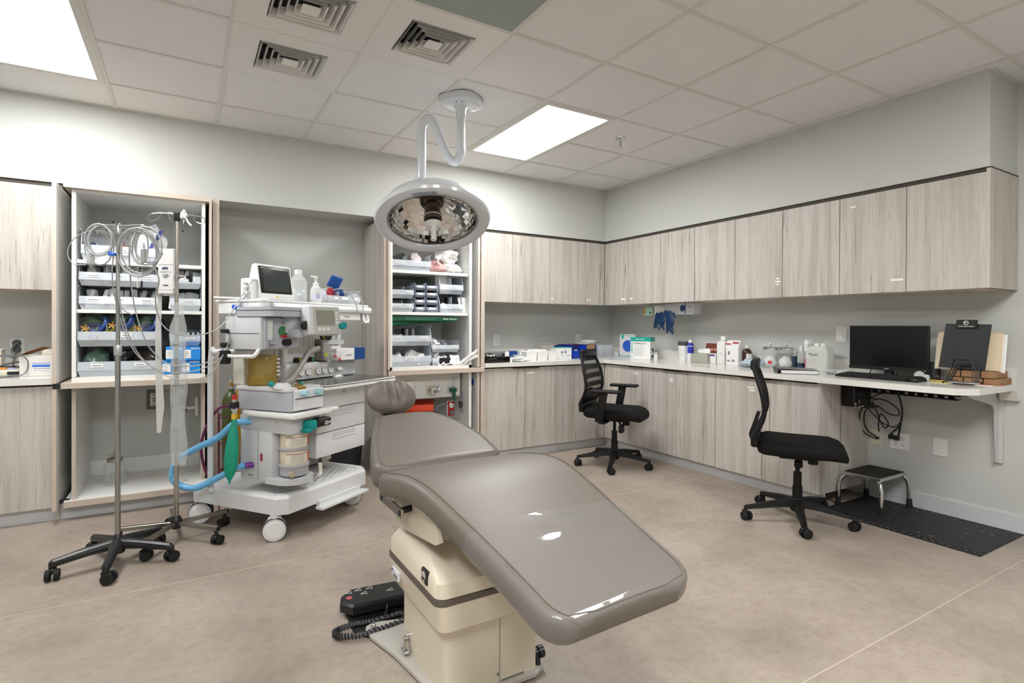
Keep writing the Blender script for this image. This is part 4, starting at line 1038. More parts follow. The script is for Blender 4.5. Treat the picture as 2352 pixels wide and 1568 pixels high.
for z0 in (.414, .512):
    c = mp('soda_lime_canister', G().lathe([(.077, z0), (.079, z0+.004), (.079, z0+.082), (.077, z0+.086)], 28, T(.135, -.01, 0)), CRM)
    for a0, a1, m, zz0, zz1 in ((-170, -72, mat('canister_label', 'e6dfcc', .5), .012, .07), (-70, -35, ORL, .01, .074), (-170, -72, ORL, .062, .068)):
        pts0 = [(.135+.0797*math.cos(math.radians(a)), -.01+.0797*math.sin(math.radians(a))) for a in [a0+(a1-a0)*k/8 for k in range(9)]]
        mp('wrap_label', G().loft([[(x, y, z0+zz0) for x, y in pts0], [(x, y, z0+zz1) for x, y in pts0]], cap=False, closed=False), m, c)
    g = G()
    for q in range(5):
        z = z0+.02+.009*q
        pts = [(.135+.0805*math.cos(math.radians(a)), -.01+.0805*math.sin(math.radians(a)), z) for a in (-150, -135, -120, -105, -90)]
        g.tube(pts, .0011, 4)
    mp('printed_lines', g, LTEXT, c)
    mp('ring', G().lathe([(.086, z0+.084), (.087, z0+.088), (.087, z0+.096), (.078, z0+.1)], 28, T(.135, -.01, 0)), RNG, c)
mp('release_handle', G().tube([(.21, -.13, .335), (.235, -.12, .34), (.235, -.115, .40)], .011, 10, sub=4), mat('handle_cream', 'd8d5cc', .4))
mp('teal_lever', G().bb(.12, -.15, .615, .18, -.085, .675, .012, 2).bb(.09, -.15, .605, .14, -.10, .635, .01, 2), TEAL)
g = G().bb(.19, -.145, .625, .30, -.09, .675, .006, 1)
mp('bag_switch_box', g, BLACK); mp('bag_switch', G().cyl((.235, -.145, .65), (.235, -.165, .65), .014).bb(.22, -.17, .642, .27, -.16, .658, .003, 1), CHROME)
# bellows
be = mp('bellows_dome', G().lathe([(.088, .875), (.09, .88), (.09, 1.03), (.08, 1.055), (.02, 1.06)], 28, T(.11, .22, 0)), AMB)
mp('bellows', G().lathe([(.06, .878), (.078, .886), (.06, .894), (.078, .902), (.06, .91), (.07, .916), (.07, .926), (.001, .928)], 24, T(.11, .22, 0)), mat('bellows_cream', 'c9b878', .5), be)
for k in range(5): mp('scale_mark', G().box(.135, .128, .93+.024*k, .158, .1305, .938+.024*k), PAPER, be, 0)
# tower
tw = mp('tower', G().bb(.28, .30, .26, .80, .52, 1.34, .008, 2), MC)
mp('side_panel', G().bb(.05, .31, .87, .29, .40, 1.12, .006, 1), MC, tw)
fp = mp('flowmeter_panel', G().bb(.32, .27, .985, .60, .302, 1.18, .006, 1), WPL, tw)
mp('tube_backing', G().box(.36, .267, 1.05, .58, .271, 1.17), mat('flow_back', 'cfcabb', .5), fp, 0)
for k in range(5): mp('flow_tube', G().cyl((.385+.042*k, .262, 1.052), (.385+.042*k, .262, 1.168), .008, n=10), GLASS, fp)
for k in range(5): mp('flow_scale', G().box(.40+.042*k, .2655, 1.06, .406+.042*k, .267, 1.16), LTEXT, fp, 0)
for x, c in ((.42, 'd7c832'), (.535, '1f7a48')):
    kn = mp('flow_knob', G().cyl((x, .27, 1.005), (x, .225, 1.005), .017, .015, 16), BLACK, fp)
    mp('knob_disc', G().cyl((x, .225, 1.005), (x, .2235, 1.005), .0135, n=16), mat('disc'+c, c, .4), kn)
# gauge bar above the work surface
gb = mp('gauge_bar', G().bb(.29, .22, .872, .965, .305, .985, .012, 2), MW)
mp('gauge_plate', G().box(.32, .2185, .892, .70, .2205, .958), mat('gauge_plate', 'd5cfc2', .45), gb, 0)
mp('bar_recess', G().box(.72, .2185, .892, .94, .2205, .965), ML, gb, 0)
for k, x in enumerate((.355, .42, .485, .575, .635, .695)):
    gg = mp('gauge', G().lathe([(.026, 0), (.027, .006), (.024, .010), (.023, .006), (.001, .006)], 20, T(x, .2185, .925) @ RX90), GPL, gb)
    mp('gauge_face', G().lathe([(.0225, .0064), (.001, .0068)], 20, T(x, .2185, .925) @ RX90), PAPER, gg)
    mp('gauge_hand', G().box(x-.001, .2105, .91, x+.001, .2113, .94), PRINT, gg, 0)
mp('key_valve', G().cyl((.755, .22, .925), (.755, .19, .925), .016, n=12).bb(.735, .185, .915, .785, .195, .935, .003, 1), MW, gb)
# vaporiser and its dial
vp = mp('vaporiser', G().bb(.60, .20, .99, .69, .30, 1.10, .014, 2).bb(.61, .22, 1.10, .68, .29, 1.14, .01, 2), mat('vap_grey', '9d9a93', .4))
mp('yellow_tag', G().box(.615, .1985, 1.02, .655, .2005, 1.045), mat('vap_yellow', 'c3c43a', .4), vp, 0)
mp('dial', G().cyl((.60, .20, 1.165), (.60, .15, 1.165), .033, n=22), BLACK, vp)
mp('dial_edge', G().cyl((.60, .172, 1.165), (.60, .158, 1.165), .0335, n=22), mat('vap_yellow', 'c3c43a', .4), vp)
# left module with auxiliary flowmeter
md = mp('module', G().bb(-.085, .02, 1.095, .14, .30, 1.285, .008, 2), ML)
mp('module_front', G().bb(-.07, .008, 1.10, .20, .022, 1.28, .006, 1), MG, md)
mp('split_line', G().box(-.0865, .03, 1.186, -.0845, .29, 1.189), PRINT, md, 0)
mp('aux_flow_tube', G().cyl((-.03, .0, 1.15), (-.03, .0, 1.265), .009, n=12), GLASS, md)
mp('aux_scale', G().box(-.045, .006, 1.15, -.015, .0078, 1.265), WPL, md, 0)
mp('aux_knob', G().cyl((-.03, .005, 1.135), (-.03, -.03, 1.135), .013, n=12).cyl((-.03, .005, 1.11), (-.03, -.035, 1.108), .008, n=10), CHROME, md)
mp('selector_ring', G().lathe([(.03, 0), (.03, .006), (.02, .008)], 24, T(.06, .008, 1.20) @ RX90), mat('ring_green', '3f7d4a', .4), md)
mp('selector_red', G().bb(.04, -.003, 1.162, .085, .002, 1.178, .003, 1), RED, md)
mp('black_knob', G().cyl((.075, .01, 1.135), (.075, -.03, 1.135), .02, n=18), BLACK, md)
text(md, 'Anesthesia', .012, PRINT, T(.05, .0075, 1.245) @ FRONT)
mp('side_handle', G().tube([(-.075, .04, 1.10), (-.11, .04, 1.062), (-.11, .09, 1.058), (-.11, .24, 1.058), (-.075, .29, 1.10)], .011, 10, sub=4), MW, md)
mp('gas_connector', G().cyl((-.09, .27, 1.20), (-.13, .27, 1.20), .012).cyl((-.09, .27, 1.12), (-.13, .27, 1.12), .014).bb(-.13, .24, 1.01, -.09, .30, 1.09, .01, 2), BLACK, md)
# display arm
am = mp('display_arm', G().prism(rrect(-.09, -.07, .27, .22, .03), 1.285, 1.34), MG, smooth=30)
mp('arm_groove', G().prism(rrect(-.0915, -.0715, .2715, .2215, .03), 1.318, 1.321), PRINT, am)
mp('swivel', G().cyl((.13, .02, 1.19), (.13, .02, 1.285), .06, n=24).bb(.08, -.09, 1.16, .20, .0, 1.215, .012, 2), MG, am)
mp('pivot_knob', G().cyl((.105, -.11, 1.235), (.105, -.135, 1.235), .026, n=18), BLACK, am)
ds = mp('ventilator_display', G().add(*(lambda g: (g.v, g.f))(G().bb(-.105, -.045, -.085, .105, .045, .085, .012, 2)), T(.21, -.145, 1.26) @ RZ(-14) @ RX(-8)), GPL)
DM = T(.21, -.145, 1.26) @ RZ(-14) @ RX(-8)
def dm(name, g, m): return mp(name, G().add(g.v, g.f, DM), m, ds, 0)
dm('bezel', G().box(-.08, -.0465, -.075, .095, -.045, .076), mat('disp_bezel', 'bdbdb6', .4))
dm('screen', G().box(-.062, -.048, -.032, .06, -.0465, .06), mat('lcd_grey', '8f9186', .15))
for k in range(3): dm('soft_key', G().box(-.055+.028*k, -.049, -.062, -.037+.028*k, -.0465, -.044), WPL)
for k in range(4): dm('side_key', G().box(.068, -.049, -.02+.02*k, .084, -.0465, -.008+.02*k), WPL)
mp('teal_dial', G().add(*(lambda g: (g.v, g.f))(G().cyl((.105, -.045, -.035), (.105, -.075, -.035), .021, n=18)), DM), TEAL, ds)
# top shelf
ts = mp('top_shelf', G().bb(-.01, .10, 1.372, .96, .48, 1.386, .005, 2), WPL)
mp('shelf_front', G().loft([[(x, .10, 1.372), (x, .075, 1.365), (x, .065, 1.345), (x, .07, 1.328), (x, .10, 1.322)] for x in (.07, .30, .60, .93, .955)]), MW, ts)
mp('shelf_fascia', G().bb(-.005, .105, 1.30, .08, .46, 1.372, .006, 1), WPL, ts)
mp('name_rail', G().bb(.58, .09, 1.27, .86, .12, 1.33, .006, 1), WPL, ts)
text(ts, 'Ohmeda', .016, mat('teal_print', '3a8a92', .5), T(.29, .068, 1.285) @ FRONT)
mp('name_plate', G().box(.27, .07, 1.275, .40, .074, 1.305), WPL, ts, 0)
text(ts, 'Aespire', .02, LTEXT, T(.68, .0885, 1.292) @ FRONT)
mp('cable_tray', G().tube([(-.03, .46, 1.40), (.02, .30, 1.395), (.10, .16, 1.39)], .007, 8, sub=3), WPL, ts)
pst = mp('right_post', G().bb(.86, .30, .96, .90, .40, 1.33, .006, 1).bb(.70, .32, 1.0, .865, .38, 1.30, .004, 1), MW)
mp('right_shelf', G().bb(.62, .22, 1.10, .84, .31, 1.135, .004, 1), MW, pst)
mp('small_box', G().bb(.66, .215, 1.02, .80, .30, 1.09, .003, 1), WPL, pst)
mp('hanging_hoses', G().tube([(.90, .12, 1.34), (.90, .10, 1.28), (.905, .10, 1.25)], .016, 8, sub=3).tube([(.94, .12, 1.34), (.945, .10, 1.29), (.945, .10, 1.255)], .016, 8, sub=3).tube([(.885, .09, 1.33), (.875, .08, 1.275), (.90, .08, 1.255), (.93, .08, 1.27)], .008, 8, sub=3), WPL)
# bag arm
mp('bag_arm', G().tube([(.06, .0, .885), (.12, .015, .90), (.19, .04, .935), (.33, .10, 1.02), (.39, .13, 1.052), (.47, .16, 1.07), (.54, .19, 1.078)], [.03, .028, .02, .017, .017, .02, .02, .02], 14, sub=4), mat('arm_grey', '918d86', .42))
mp('arm_base', G().lathe([(.055, .868), (.05, .884), (.03, .90), (.02, .90)], 20, T(.05, .0, 0)), MW)
mp('teal_knob', G().ball((-.0, .03, .895), .017).ball((.17, -.03, .885), .014), TEAL)
mp('left_pole', G().tube([(.02, .16, 1.075), (-.03, .36, 1.075), (-.05, .42, 1.07), (-.05, .46, 1.02), (-.05, .462, .30), (-.045, .462, .252)], .017, 12, sub=4), MW)
# hoses and bag of the trolley
def W2L(p):
    a = math.radians(-36); x, y = p[0]+3.41, p[1]+.80
    return (x*math.cos(a)-y*math.sin(a), x*math.sin(a)+y*math.cos(a), p[2])
bh = [(-3.50, -.58, .655), (-3.599, -.57, .651), (-3.688, -.517, .565), (-3.798, -.45, .5), (-3.886, -.397, .434), (-3.917, -.379, .344), (-3.886, -.398, .284), (-3.798, -.452, .267), (-3.687, -.519, .327), (-3.588, -.579, .39), (-3.53, -.60, .40)]
pts = spline([Vector(W2L(p)) for p in bh], 16)
o = mp('blue_hose', G().tube(pts, [.018+(.002 if k % 2 else 0) for k in range(len(pts))], 10), mat('hose_blue', '6fb4e0', .35))
mp('purple_hose', G().tube([W2L(p) for p in [(-3.56, -.47, .745), (-3.61, -.446, .745), (-3.682, -.384, .715), (-3.745, -.317, .59), (-3.767, -.279, .464), (-3.748, -.266, .336), (-3.715, -.268, .26)]], .0085, 10, sub=8), mat('hose_purple', '6a2350', .35))
for k in range(3):
    mp('yellow_hose', G().tube([W2L(p) for p in [(-3.50+.01*k, -.36, 1.06), (-3.533+.012*k, -.374, 1.033-.02*k), (-3.561+.014*k, -.358, .95), (-3.568+.012*k, -.354+.02*k, .813), (-3.584+.012*k, -.345, .717), (-3.575+.01*k, -.33, .55), (-3.57, -.31, .30)]], .009, 8, sub=6), mat('hose_yellow', 'd9a01f', .4))
gb_ = []
for k, (z, w, d) in enumerate(((.305, .004, .004), (.325, .008, .008), (.36, .028, .026), (.44, .040, .036), (.52, .040, .034), (.60, .030, .026), (.655, .016, .016), (.69, .014, .014))):
    cx, cy, _ = W2L((-3.631+.024*(z-.305)/.37, -.612-.012*(z-.305)/.37, 0))
    gb_.append([(cx+w*(1+.12*math.cos(4*2*PI*q/24))*math.cos(2*PI*q/24), cy+d*(1+.12*math.cos(4*2*PI*q/24))*math.sin(2*PI*q/24), z) for q in range(24)])
bag = mp('breathing_bag', G().loft(gb_), mat('bag_green', '0f9478', .4))
cx, cy, _ = W2L((-3.607, -.624, 0))
mp('bag_neck', G().cyl((cx, cy, .685), (cx, cy, .715), .016, n=14), mat('neck_yellow', 'd8b22e', .4), bag)
mp('bag_mount', G().cyl((cx, cy, .715), (cx, cy, .80), .013, n=14).cyl((cx, cy, .735), (cx, cy, .775), .02, n=14), CHROME, bag)
mp('bag_mount_body', G().bb(cx-.022, cy-.02, .745, cx+.022, cy+.02, .785, .006, 1), BLACK, bag)
mp('red_cap', G().cyl((cx, cy, .80), (cx, cy, .825), .014, n=12), RED, bag)
mp('purple_connector', G().cyl(W2L((-3.55, -.60, .40)), W2L((-3.49, -.60, .40)), .018, n=12), mat('conn_purple', '6b2a86', .4))

# things on the trolley
def on_machine(name, label, cat, x, y, z, rz=0, group=None):
    a = math.radians(36)
    return thing(name, label, cat, (-3.41+x*math.cos(a)-y*math.sin(a), -.80+x*math.sin(a)+y*math.cos(a), z), 36+rz, group)
t = on_machine('patient_monitor', 'white patient monitor with blank dark screen on the trolley top', 'monitor', .20, .20, 1.388, -2)
body = [(-.04, 0), (.095, 0), (.10, .02), (.06, .235), (.045, .245), (.0, .245), (-.02, .235)]
g = G(); V_ = []
prof = [(0.0, 0.0), (.10, 0.0), (.115, .05), (.07, .215), (.045, .222), (.028, .215), (-.008, .01)]
obj('housing', G().loft([[(x, y, z) for y, z in prof] for x in (-.125, -.12, .12, .125)], cap=True), WPL, t, smooth=30)
MT = Matrix(((1, 0, 0, 0), (0, math.cos(.17), -math.sin(.17)*-1, 0), (0, 0, 0, 0), (0, 0, 0, 1)))
tilt = RX(-10)
MM = T(0, -.008, .0) @ tilt
obj('bezel', G().add(*(lambda g: (g.v, g.f))(G().bb(-.117, -.006, .042, .117, .003, .212, .006, 2)), MM), BLACKS, t)
obj('screen', G().add(*(lambda g: (g.v, g.f))(G().box(-.098, -.0075, .056, .098, -.0055, .192)), MM), mat('dark_lcd', '3d4240', .12), t, smooth=0)
text(t, 'mindray', .010, PAPER, MM @ T(-.108, -.0078, .198) @ FRONT)
obj('alarm_lamp', G().add(*(lambda g: (g.v, g.f))(G().box(-.02, -.0075, .199, .018, -.0058, .203)), MM), GPL, t, smooth=0)
for k in range(5): obj('key', G().add(*(lambda g: (g.v, g.f))(G().box(-.01+.026*k, -.003, .017, .006+.026*k, .0, .027)), MM), mat('key_yellow', 'd9c13c', .4) if k == 0 else GPL, t, smooth=0)
obj('parameter_block', G().bb(-.165, .02, .0, -.124, .12, .13, .006, 1), WPL, t)
for z in (.03, .065, .095): obj('socket', G().cyl((-.165, .06, z), (-.185, .055, z), .009, n=12), GPM, t)
CLB = clear('clear_bottle', 'e9eeee', .40, .08)
t = on_machine('saline_bottle', 'large clear plastic bottle with white cap on the trolley top', 'bottle', .485, .31, 1.388)
obj('bottle', G().lathe([(.055, 0), (.058, .01), (.058, .075), (.052, .085), (.058, .095), (.058, .15), (.03, .185), (.022, .19), (.022, .20)], 24), CLB, t)
obj('liquid', G().lathe([(.053, .004), (.055, .012), (.055, .10), (.001, .10)], 24), mat('clear_liquid', 'e3e8e8', .1, alpha=.5), t)
obj('cap', G().lathe([(.025, .19), (.025, .218), (.02, .222), (.001, .222)], 18), WPL, t)
t = on_machine('pump_bottle', 'white pump soap bottle in front of the large clear bottle', 'bottle', .50, .17, 1.388)
obj('bottle', G().lathe([(.034, 0), (.036, .01), (.036, .075), (.03, .10), (.016, .112), (.014, .118)], 22), mat('milky_bottle', 'e9ecec', .25, alpha=.8), t)
obj('pump', G().lathe([(.018, .112), (.018, .13), (.008, .133), (.008, .16), (.013, .162), (.013, .172), (.001, .173)], 16).bb(-.045, -.008, .165, .01, .008, .176, .004, 1), WPL, t)
obj('label_print', G().lathe([(.0365, .02), (.0365, .06)], 22, cap=False), mat('label_bluish', 'dfe2f0', .5), t)
g = G()
for k in range(4): g.tube([(.0372*math.cos(a), .0372*math.sin(a), .028+.008*k) for a in (-2.3, -2.0, -1.7, -1.4)], .0012, 4)
obj('printed_lines', g, mat('blue_print2', '5a62a8', .5), t)
t = on_machine('organiser_tray', 'clear divided tray with cuffs and leads on the trolley top', 'tray', .58, .14, 1.387)
obj('tub', bin_mesh(.34, .16, .10, .055), CLEARM, t, smooth=0)
for x in (.12, .22): obj('divider', G().box(x-.0015, .01, .003, x+.0015, .15, .085), CLEARM, t, smooth=0)
for x, w in ((.075, .04), (.165, .06), (.275, .06)): obj('label_sticker', G().box(x-w/2, -.005, .03, x+w/2, -.003, .048), STICK, t, smooth=0)
NAVY = mat('cuff_navy', '113a78', .6)
t = on_machine('pressure_cuff', 'folded blue pressure cuff standing up in the trolley tray', 'cuff', .73, .21, 1.40)
obj('flap', G().add(*(lambda g: (g.v, g.f))(G().bb(-.06, -.008, 0, .06, .008, .085, .005, 1)), T(-.03, .0, .105) @ RX(28) @ RY(8)), mat('cuff_blue', '12509c', .6), t)
obj('fold', G().bb(-.05, -.03, .05, .055, .03, .10, .012, 2).add(*(lambda g: (g.v, g.f))(G().bb(.03, -.02, -.005, .09, .02, .075, .012, 2))), NAVY, t)
t = on_machine('thermometer_case', 'red device with a cable in the trolley tray', 'device', .645, .19, 1.40)
obj('case', G().add(*(lambda g: (g.v, g.f))(G().bb(-.022, -.02, 0, .022, .02, .095, .006, 1)), RY(12)), mat('dark_red', 'a31c30', .4), t)
cable('tray_lead', 'grey lead looping from the red device over the trolley edge', [tuple(Vector((-3.41, -.8, 0))+Matrix.Rotation(math.radians(36), 3, 'Z') @ Vector(p)) for p in [(.66, .17, 1.48), (.70, .12, 1.49), (.75, .07, 1.43), (.77, .05, 1.36), (.775, .055, 1.33)]], .004, mat('lead_grey', '9da09e', .45))
cable('tray_lead', 'grey lead hanging from the blue cuff over the trolley edge', [tuple(Vector((-3.41, -.8, 0))+Matrix.Rotation(math.radians(36), 3, 'Z') @ Vector(p)) for p in [(.80, .17, 1.46), (.83, .10, 1.47), (.84, .06, 1.41), (.835, .05, 1.33), (.83, .06, 1.28)]], .004, mat('lead_grey', '9da09e', .45))
t = on_machine('supply_carton', 'white and dark blue carton on the trolley above the gauges', 'carton', .70, .17, .987, -3)
obj('carton', G().bb(0, 0, 0, .18, .09, .085, .002, 1), WPL, t, smooth=0); obj('blue_end', G().bb(.18, -.001, -.001, .29, .091, .086, .002, 1), mat('navy_box', '12407e', .5), t, smooth=0)
text(t, 'MICRODOT', .012, PRINT, T(.09, -.001, .03) @ FRONT)
t = on_machine('accessory_bag', 'crumpled clear bag with a red connector beside the carton', 'bag', .63, .14, .985)
obj('film', crumple(G(), (0, 0, .03), (.055, .04, .035), 140, .4), FILM, t); obj('connector', G().ball((.03, -.03, .015), .013).bb(-.01, -.03, .02, .01, -.015, .045, .004, 1), mat('conn_red', 'c63434', .4), t)
t = thing('oxygen_cylinder', 'green oxygen cylinder in a red rack behind the trolley', 'gas cylinder', (-3.585, -.02, 0))
obj('cylinder', G().lathe([(.052, .25), (.056, .26), (.056, .70), (.05, .745), (.03, .775), (.018, .785), (.018, .80)], 24), mat('olive_green', '424b22', .35), t)
obj('valve', G().cyl((0, 0, .80), (0, 0, .87), .012).bb(-.02, -.012, .82, .02, .012, .85, .004, 1), CHROME, t)
RK = mat('rack_maroon', '5a1f2e', .4)
g = G()
for z in (.25, .45, .62): g.tube([(-.075, -.07, z), (.075, -.07, z), (.075, .07, z), (-.075, .07, z)], .004, 6, closed=True)
for x, y in ((-.075, -.07), (.075, -.07), (.075, .07), (-.075, .07)): g.cyl((x, y, 0), (x, y, .64), .004, n=6)
obj('rack', g, RK, t)
obj('rack_floor', G().box(-.075, -.07, .225, .075, .07, .25), RK, t, smooth=0)
t = thing('waste_bin', 'dark waste bin with a bag-lined rim behind the trolley', 'bin', (-2.70, .50, 0))
obj('body', G().lathe([(.12, 0), (.15, .34), (.142, .34), (.113, .01)], 24), mat('bin_dark', '24262a', .5), t)
obj('liner', G().lathe([(.155, .30), (.158, .345), (.15, .352), (.14, .34), (.13, .25)], 24, cap=False), mat('bin_liner', 'c8cbc9', .3, alpha=.7), t)

# ================================================================= surgical lamp
LW = mat('lamp_white', 'd3d7dc', .22, coat=.3)
lp = thing('surgical_lamp', 'white ceiling-mounted surgical lamp with a mirrored reflector dish', 'surgical lamp', (-2.32, -.96, H))
can = [(.115*math.cos(a)*1.12+.05*math.cos(a)**3*0, .115*math.sin(a)) for a in [2*PI*k/8+PI/8 for k in range(8)]]
def blob(s, z, n=40):
    out = []
    for k in range(n):
        a = 2*PI*k/n; r = .128/((abs(math.cos(a))**3.2+abs(math.sin(a))**3.2)**(1/3.2)); out.append((s*r*math.cos(a+.6), s*r*math.sin(a+.6), z))
    return out
obj('ceiling_mount', G().loft([blob(1, 0), blob(1, -.03), blob(.97, -.045), blob(.88, -.054), blob(.45, -.058)]), LW, lp)
obj('gap_line', G().loft([blob(1.004, -.003), blob(1.004, -.006)], cap=False), PRINT, lp)
for x, y in ((-.06, -.06), (-.03, -.085), (.085, -.02), (.07, .03)): obj('screw', G().cyl((x, y, -.053), (x, y, -.058), .005, n=8), PRINT, lp)
obj('collar', G().lathe([(.05, -.05), (.036, -.075), (.033, -.125), (.03, -.128)], 24), LW, lp)
hz_ = Vector((-.854, .52, 0))                       # arm swings to the left of the picture
A_ = [Vector((0, 0, -.12)), Vector((0, 0, -.30)), Vector((0, 0, -.36)), hz_*.03+Vector((0, 0, -.415)), hz_*.075+Vector((0, 0, -.39)), hz_*.13+Vector((0, 0, -.27)), hz_*.17+Vector((0, 0, -.175)), hz_*.205+Vector((0, 0, -.135)), hz_*.24+Vector((0, 0, -.155)), hz_*.255+Vector((0, 0, -.21)), hz_*.255+Vector((0, 0, -.36)), hz_*.255+Vector((0, 0, -.54))]
obj('swan_neck_arm', G().tube(A_, .0285, 18, sub=6), LW, lp)
# dish frame: centre and facing
Cd = Vector((-2.525, -.995, 1.905))-Vector((-2.32, -.96, H))
fd = (Vector((-.12, -.42, -1.0))).normalized()        # light axis, tipped to the viewer
u = Vector((.854, -.52, 0.02)).normalized(); u = (u-fd*u.dot(fd)).normalized(); v_ = fd.cross(u)
DM_ = Matrix((u, v_, fd)).transposed().to_4x4(); DM_ = DM_ @ Matrix.Scale(1.02, 4); DM_.translation = Cd
def dp(name, g, m, par=None, smooth=35): return obj(name, G().add(g.v, g.f, DM_), m, par or lp, smooth=smooth)
RO = .345
dish = dp('dish_shell', G().lathe([(.001, -.191), (.02, -.19), (.10, -.185), (.20, -.15), (.285, -.09), (.335, -.02), (RO, .0)], 56, cap=False), LW)
dp('rim', G().lathe([(.275, .012), (.285, -.006), (.30, -.014), (.325, -.018), (.345, -.008), (.352, .008), (.345, .024), (.32, .032), (.295, .03), (.278, .02), (.275, .012)], 64, cap=False), LW)
dp('inner_lip', G().lathe([(.277, .012), (.262, .016), (.262, .010), (.277, .004)], 64, cap=False), mat('lip_grey', '8d8f92', .25, .6))
# facetted mirror: flat tiles in rings
MIR = mat('mirror_facets', 'dedcda', .04, 1.)
prof = [(.265, .004), (.262, -.02), (.252, -.045), (.236, -.068), (.214, -.09), (.186, -.108), (.154, -.124), (.118, -.136), (.08, -.144), (.04, -.148)]
rnd = random.Random(4)
g = G(); NS = 44
for j in range(len(prof)-1):
    for i in range(NS):
        a0, a1 = 2*PI*(i+.5*(j % 2))/NS, 2*PI*(i+1+.5*(j % 2))/NS
        (r0, z0), (r1, z1) = prof[j], prof[j+1]
        q = [Vector((r0*math.cos(a0), r0*math.sin(a0), z0)), Vector((r0*math.cos(a1), r0*math.sin(a1), z0)), Vector((r1*math.cos(a1), r1*math.sin(a1), z1)), Vector((r1*math.cos(a0), r1*math.sin(a0), z1))]
        c = sum(q, Vector())/4; n = (q[1]-q[0]).cross(q[3]-q[0]).normalized()
        ax = Vector((rnd.gauss(0, 1), rnd.gauss(0, 1), rnd.gauss(0, 1))).normalized()
        R_ = Matrix.Rotation(rnd.uniform(-.085, .085), 3, ax)
        g.add([c+R_ @ (p-c) for p in q], [(0, 1, 2, 3)])
o = dp('mirror_facets', g, MIR, None, 0); o['kind'] = 'stuff'; o['label'] = 'mosaic of flat mirror facets'
dp('reflector_back', G().lathe([(.274, -.012), (.262, -.06), (.20, -.115), (.12, -.15), (.02, -.165), (.001, -.166)], 40, cap=False), mat('mirror_back', '6e6660', .15, 1.))
BRZ = mat('dark_chrome', '564c46', .12, 1.)
dp('lamp_hub', G().lathe([(.075, -.15), (.075, -.12), (.066, -.105), (.05, -.10), (.05, -.035), (.056, -.03), (.056, .0), (.048, .01), (.001, .012)], 28), BRZ)
dp('bulb_window', G().lathe([(.054, -.028), (.0575, -.015), (.054, .0)], 24, cap=False), CHROME)
dp('black_ring', G().lathe([(.045, .008), (.045, .028), (.03, .03)], 24), BLACK)
dp('handle_guard', G().lathe([(.03, .03), (.052, .032), (.054, .036), (.03, .042), (.018, .05)], 28), WPL)
dp('handle', G().lathe([(.02, .045), (.0165, .07), (.0165, .13), (.019, .142), (.017, .148), (.001, .149)], 20), WPL)
# control strip on the upper rim
cs = dp('control_strip', G().prism([(.322*math.cos(a), .322*math.sin(a)) for a in [math.radians(90-13+26*k/8) for k in range(9)]]+[(.296*math.cos(a), .296*math.sin(a)) for a in [math.radians(90+13-26*k/8) for k in range(9)]], .031, .0345), mat('strip_grey', '9ba1ad', .35))
g = G()
for k in range(7):
    a = math.radians(90+9-2.2*k); g.cyl((.309*math.cos(a), .309*math.sin(a), .034), (.309*math.cos(a), .309*math.sin(a), .0352), .0028, n=8)
for k in range(2):
    a = math.radians(90-8-2*k); g.cyl((.309*math.cos(a), .309*math.sin(a), .034), (.309*math.cos(a), .309*math.sin(a), .0352), .004, n=10)
o = dp('control_marks', g, mat('dark_marks', '50525c', .5), cs)
# yoke from the arm to the shell
hub_top = hz_*.255+Vector((0, 0, -.54))
obj('yoke', G().tube([hub_top+Vector((0, 0, .02)), hub_top+Vector((0, 0, -.03)), Cd-fd*.175+Vector((0, 0, .0))], .04, 14, sub=5), LW, lp)
arm_pts = [DM_ @ Vector((-.30*math.cos(a)-.02, .0+.26*math.sin(a)*.2, -.12-.02*math.cos(a))) for a in (-.2, .4)]
dp('side_yoke', G().loft([[(-.15-.19*k/5, y, -.19+.17*(k/5)**1.4+dz) for y, dz in ((-.035, 0), (.035, 0), (.035, -.03), (-.035, -.03))] for k in range(6)]), LW)

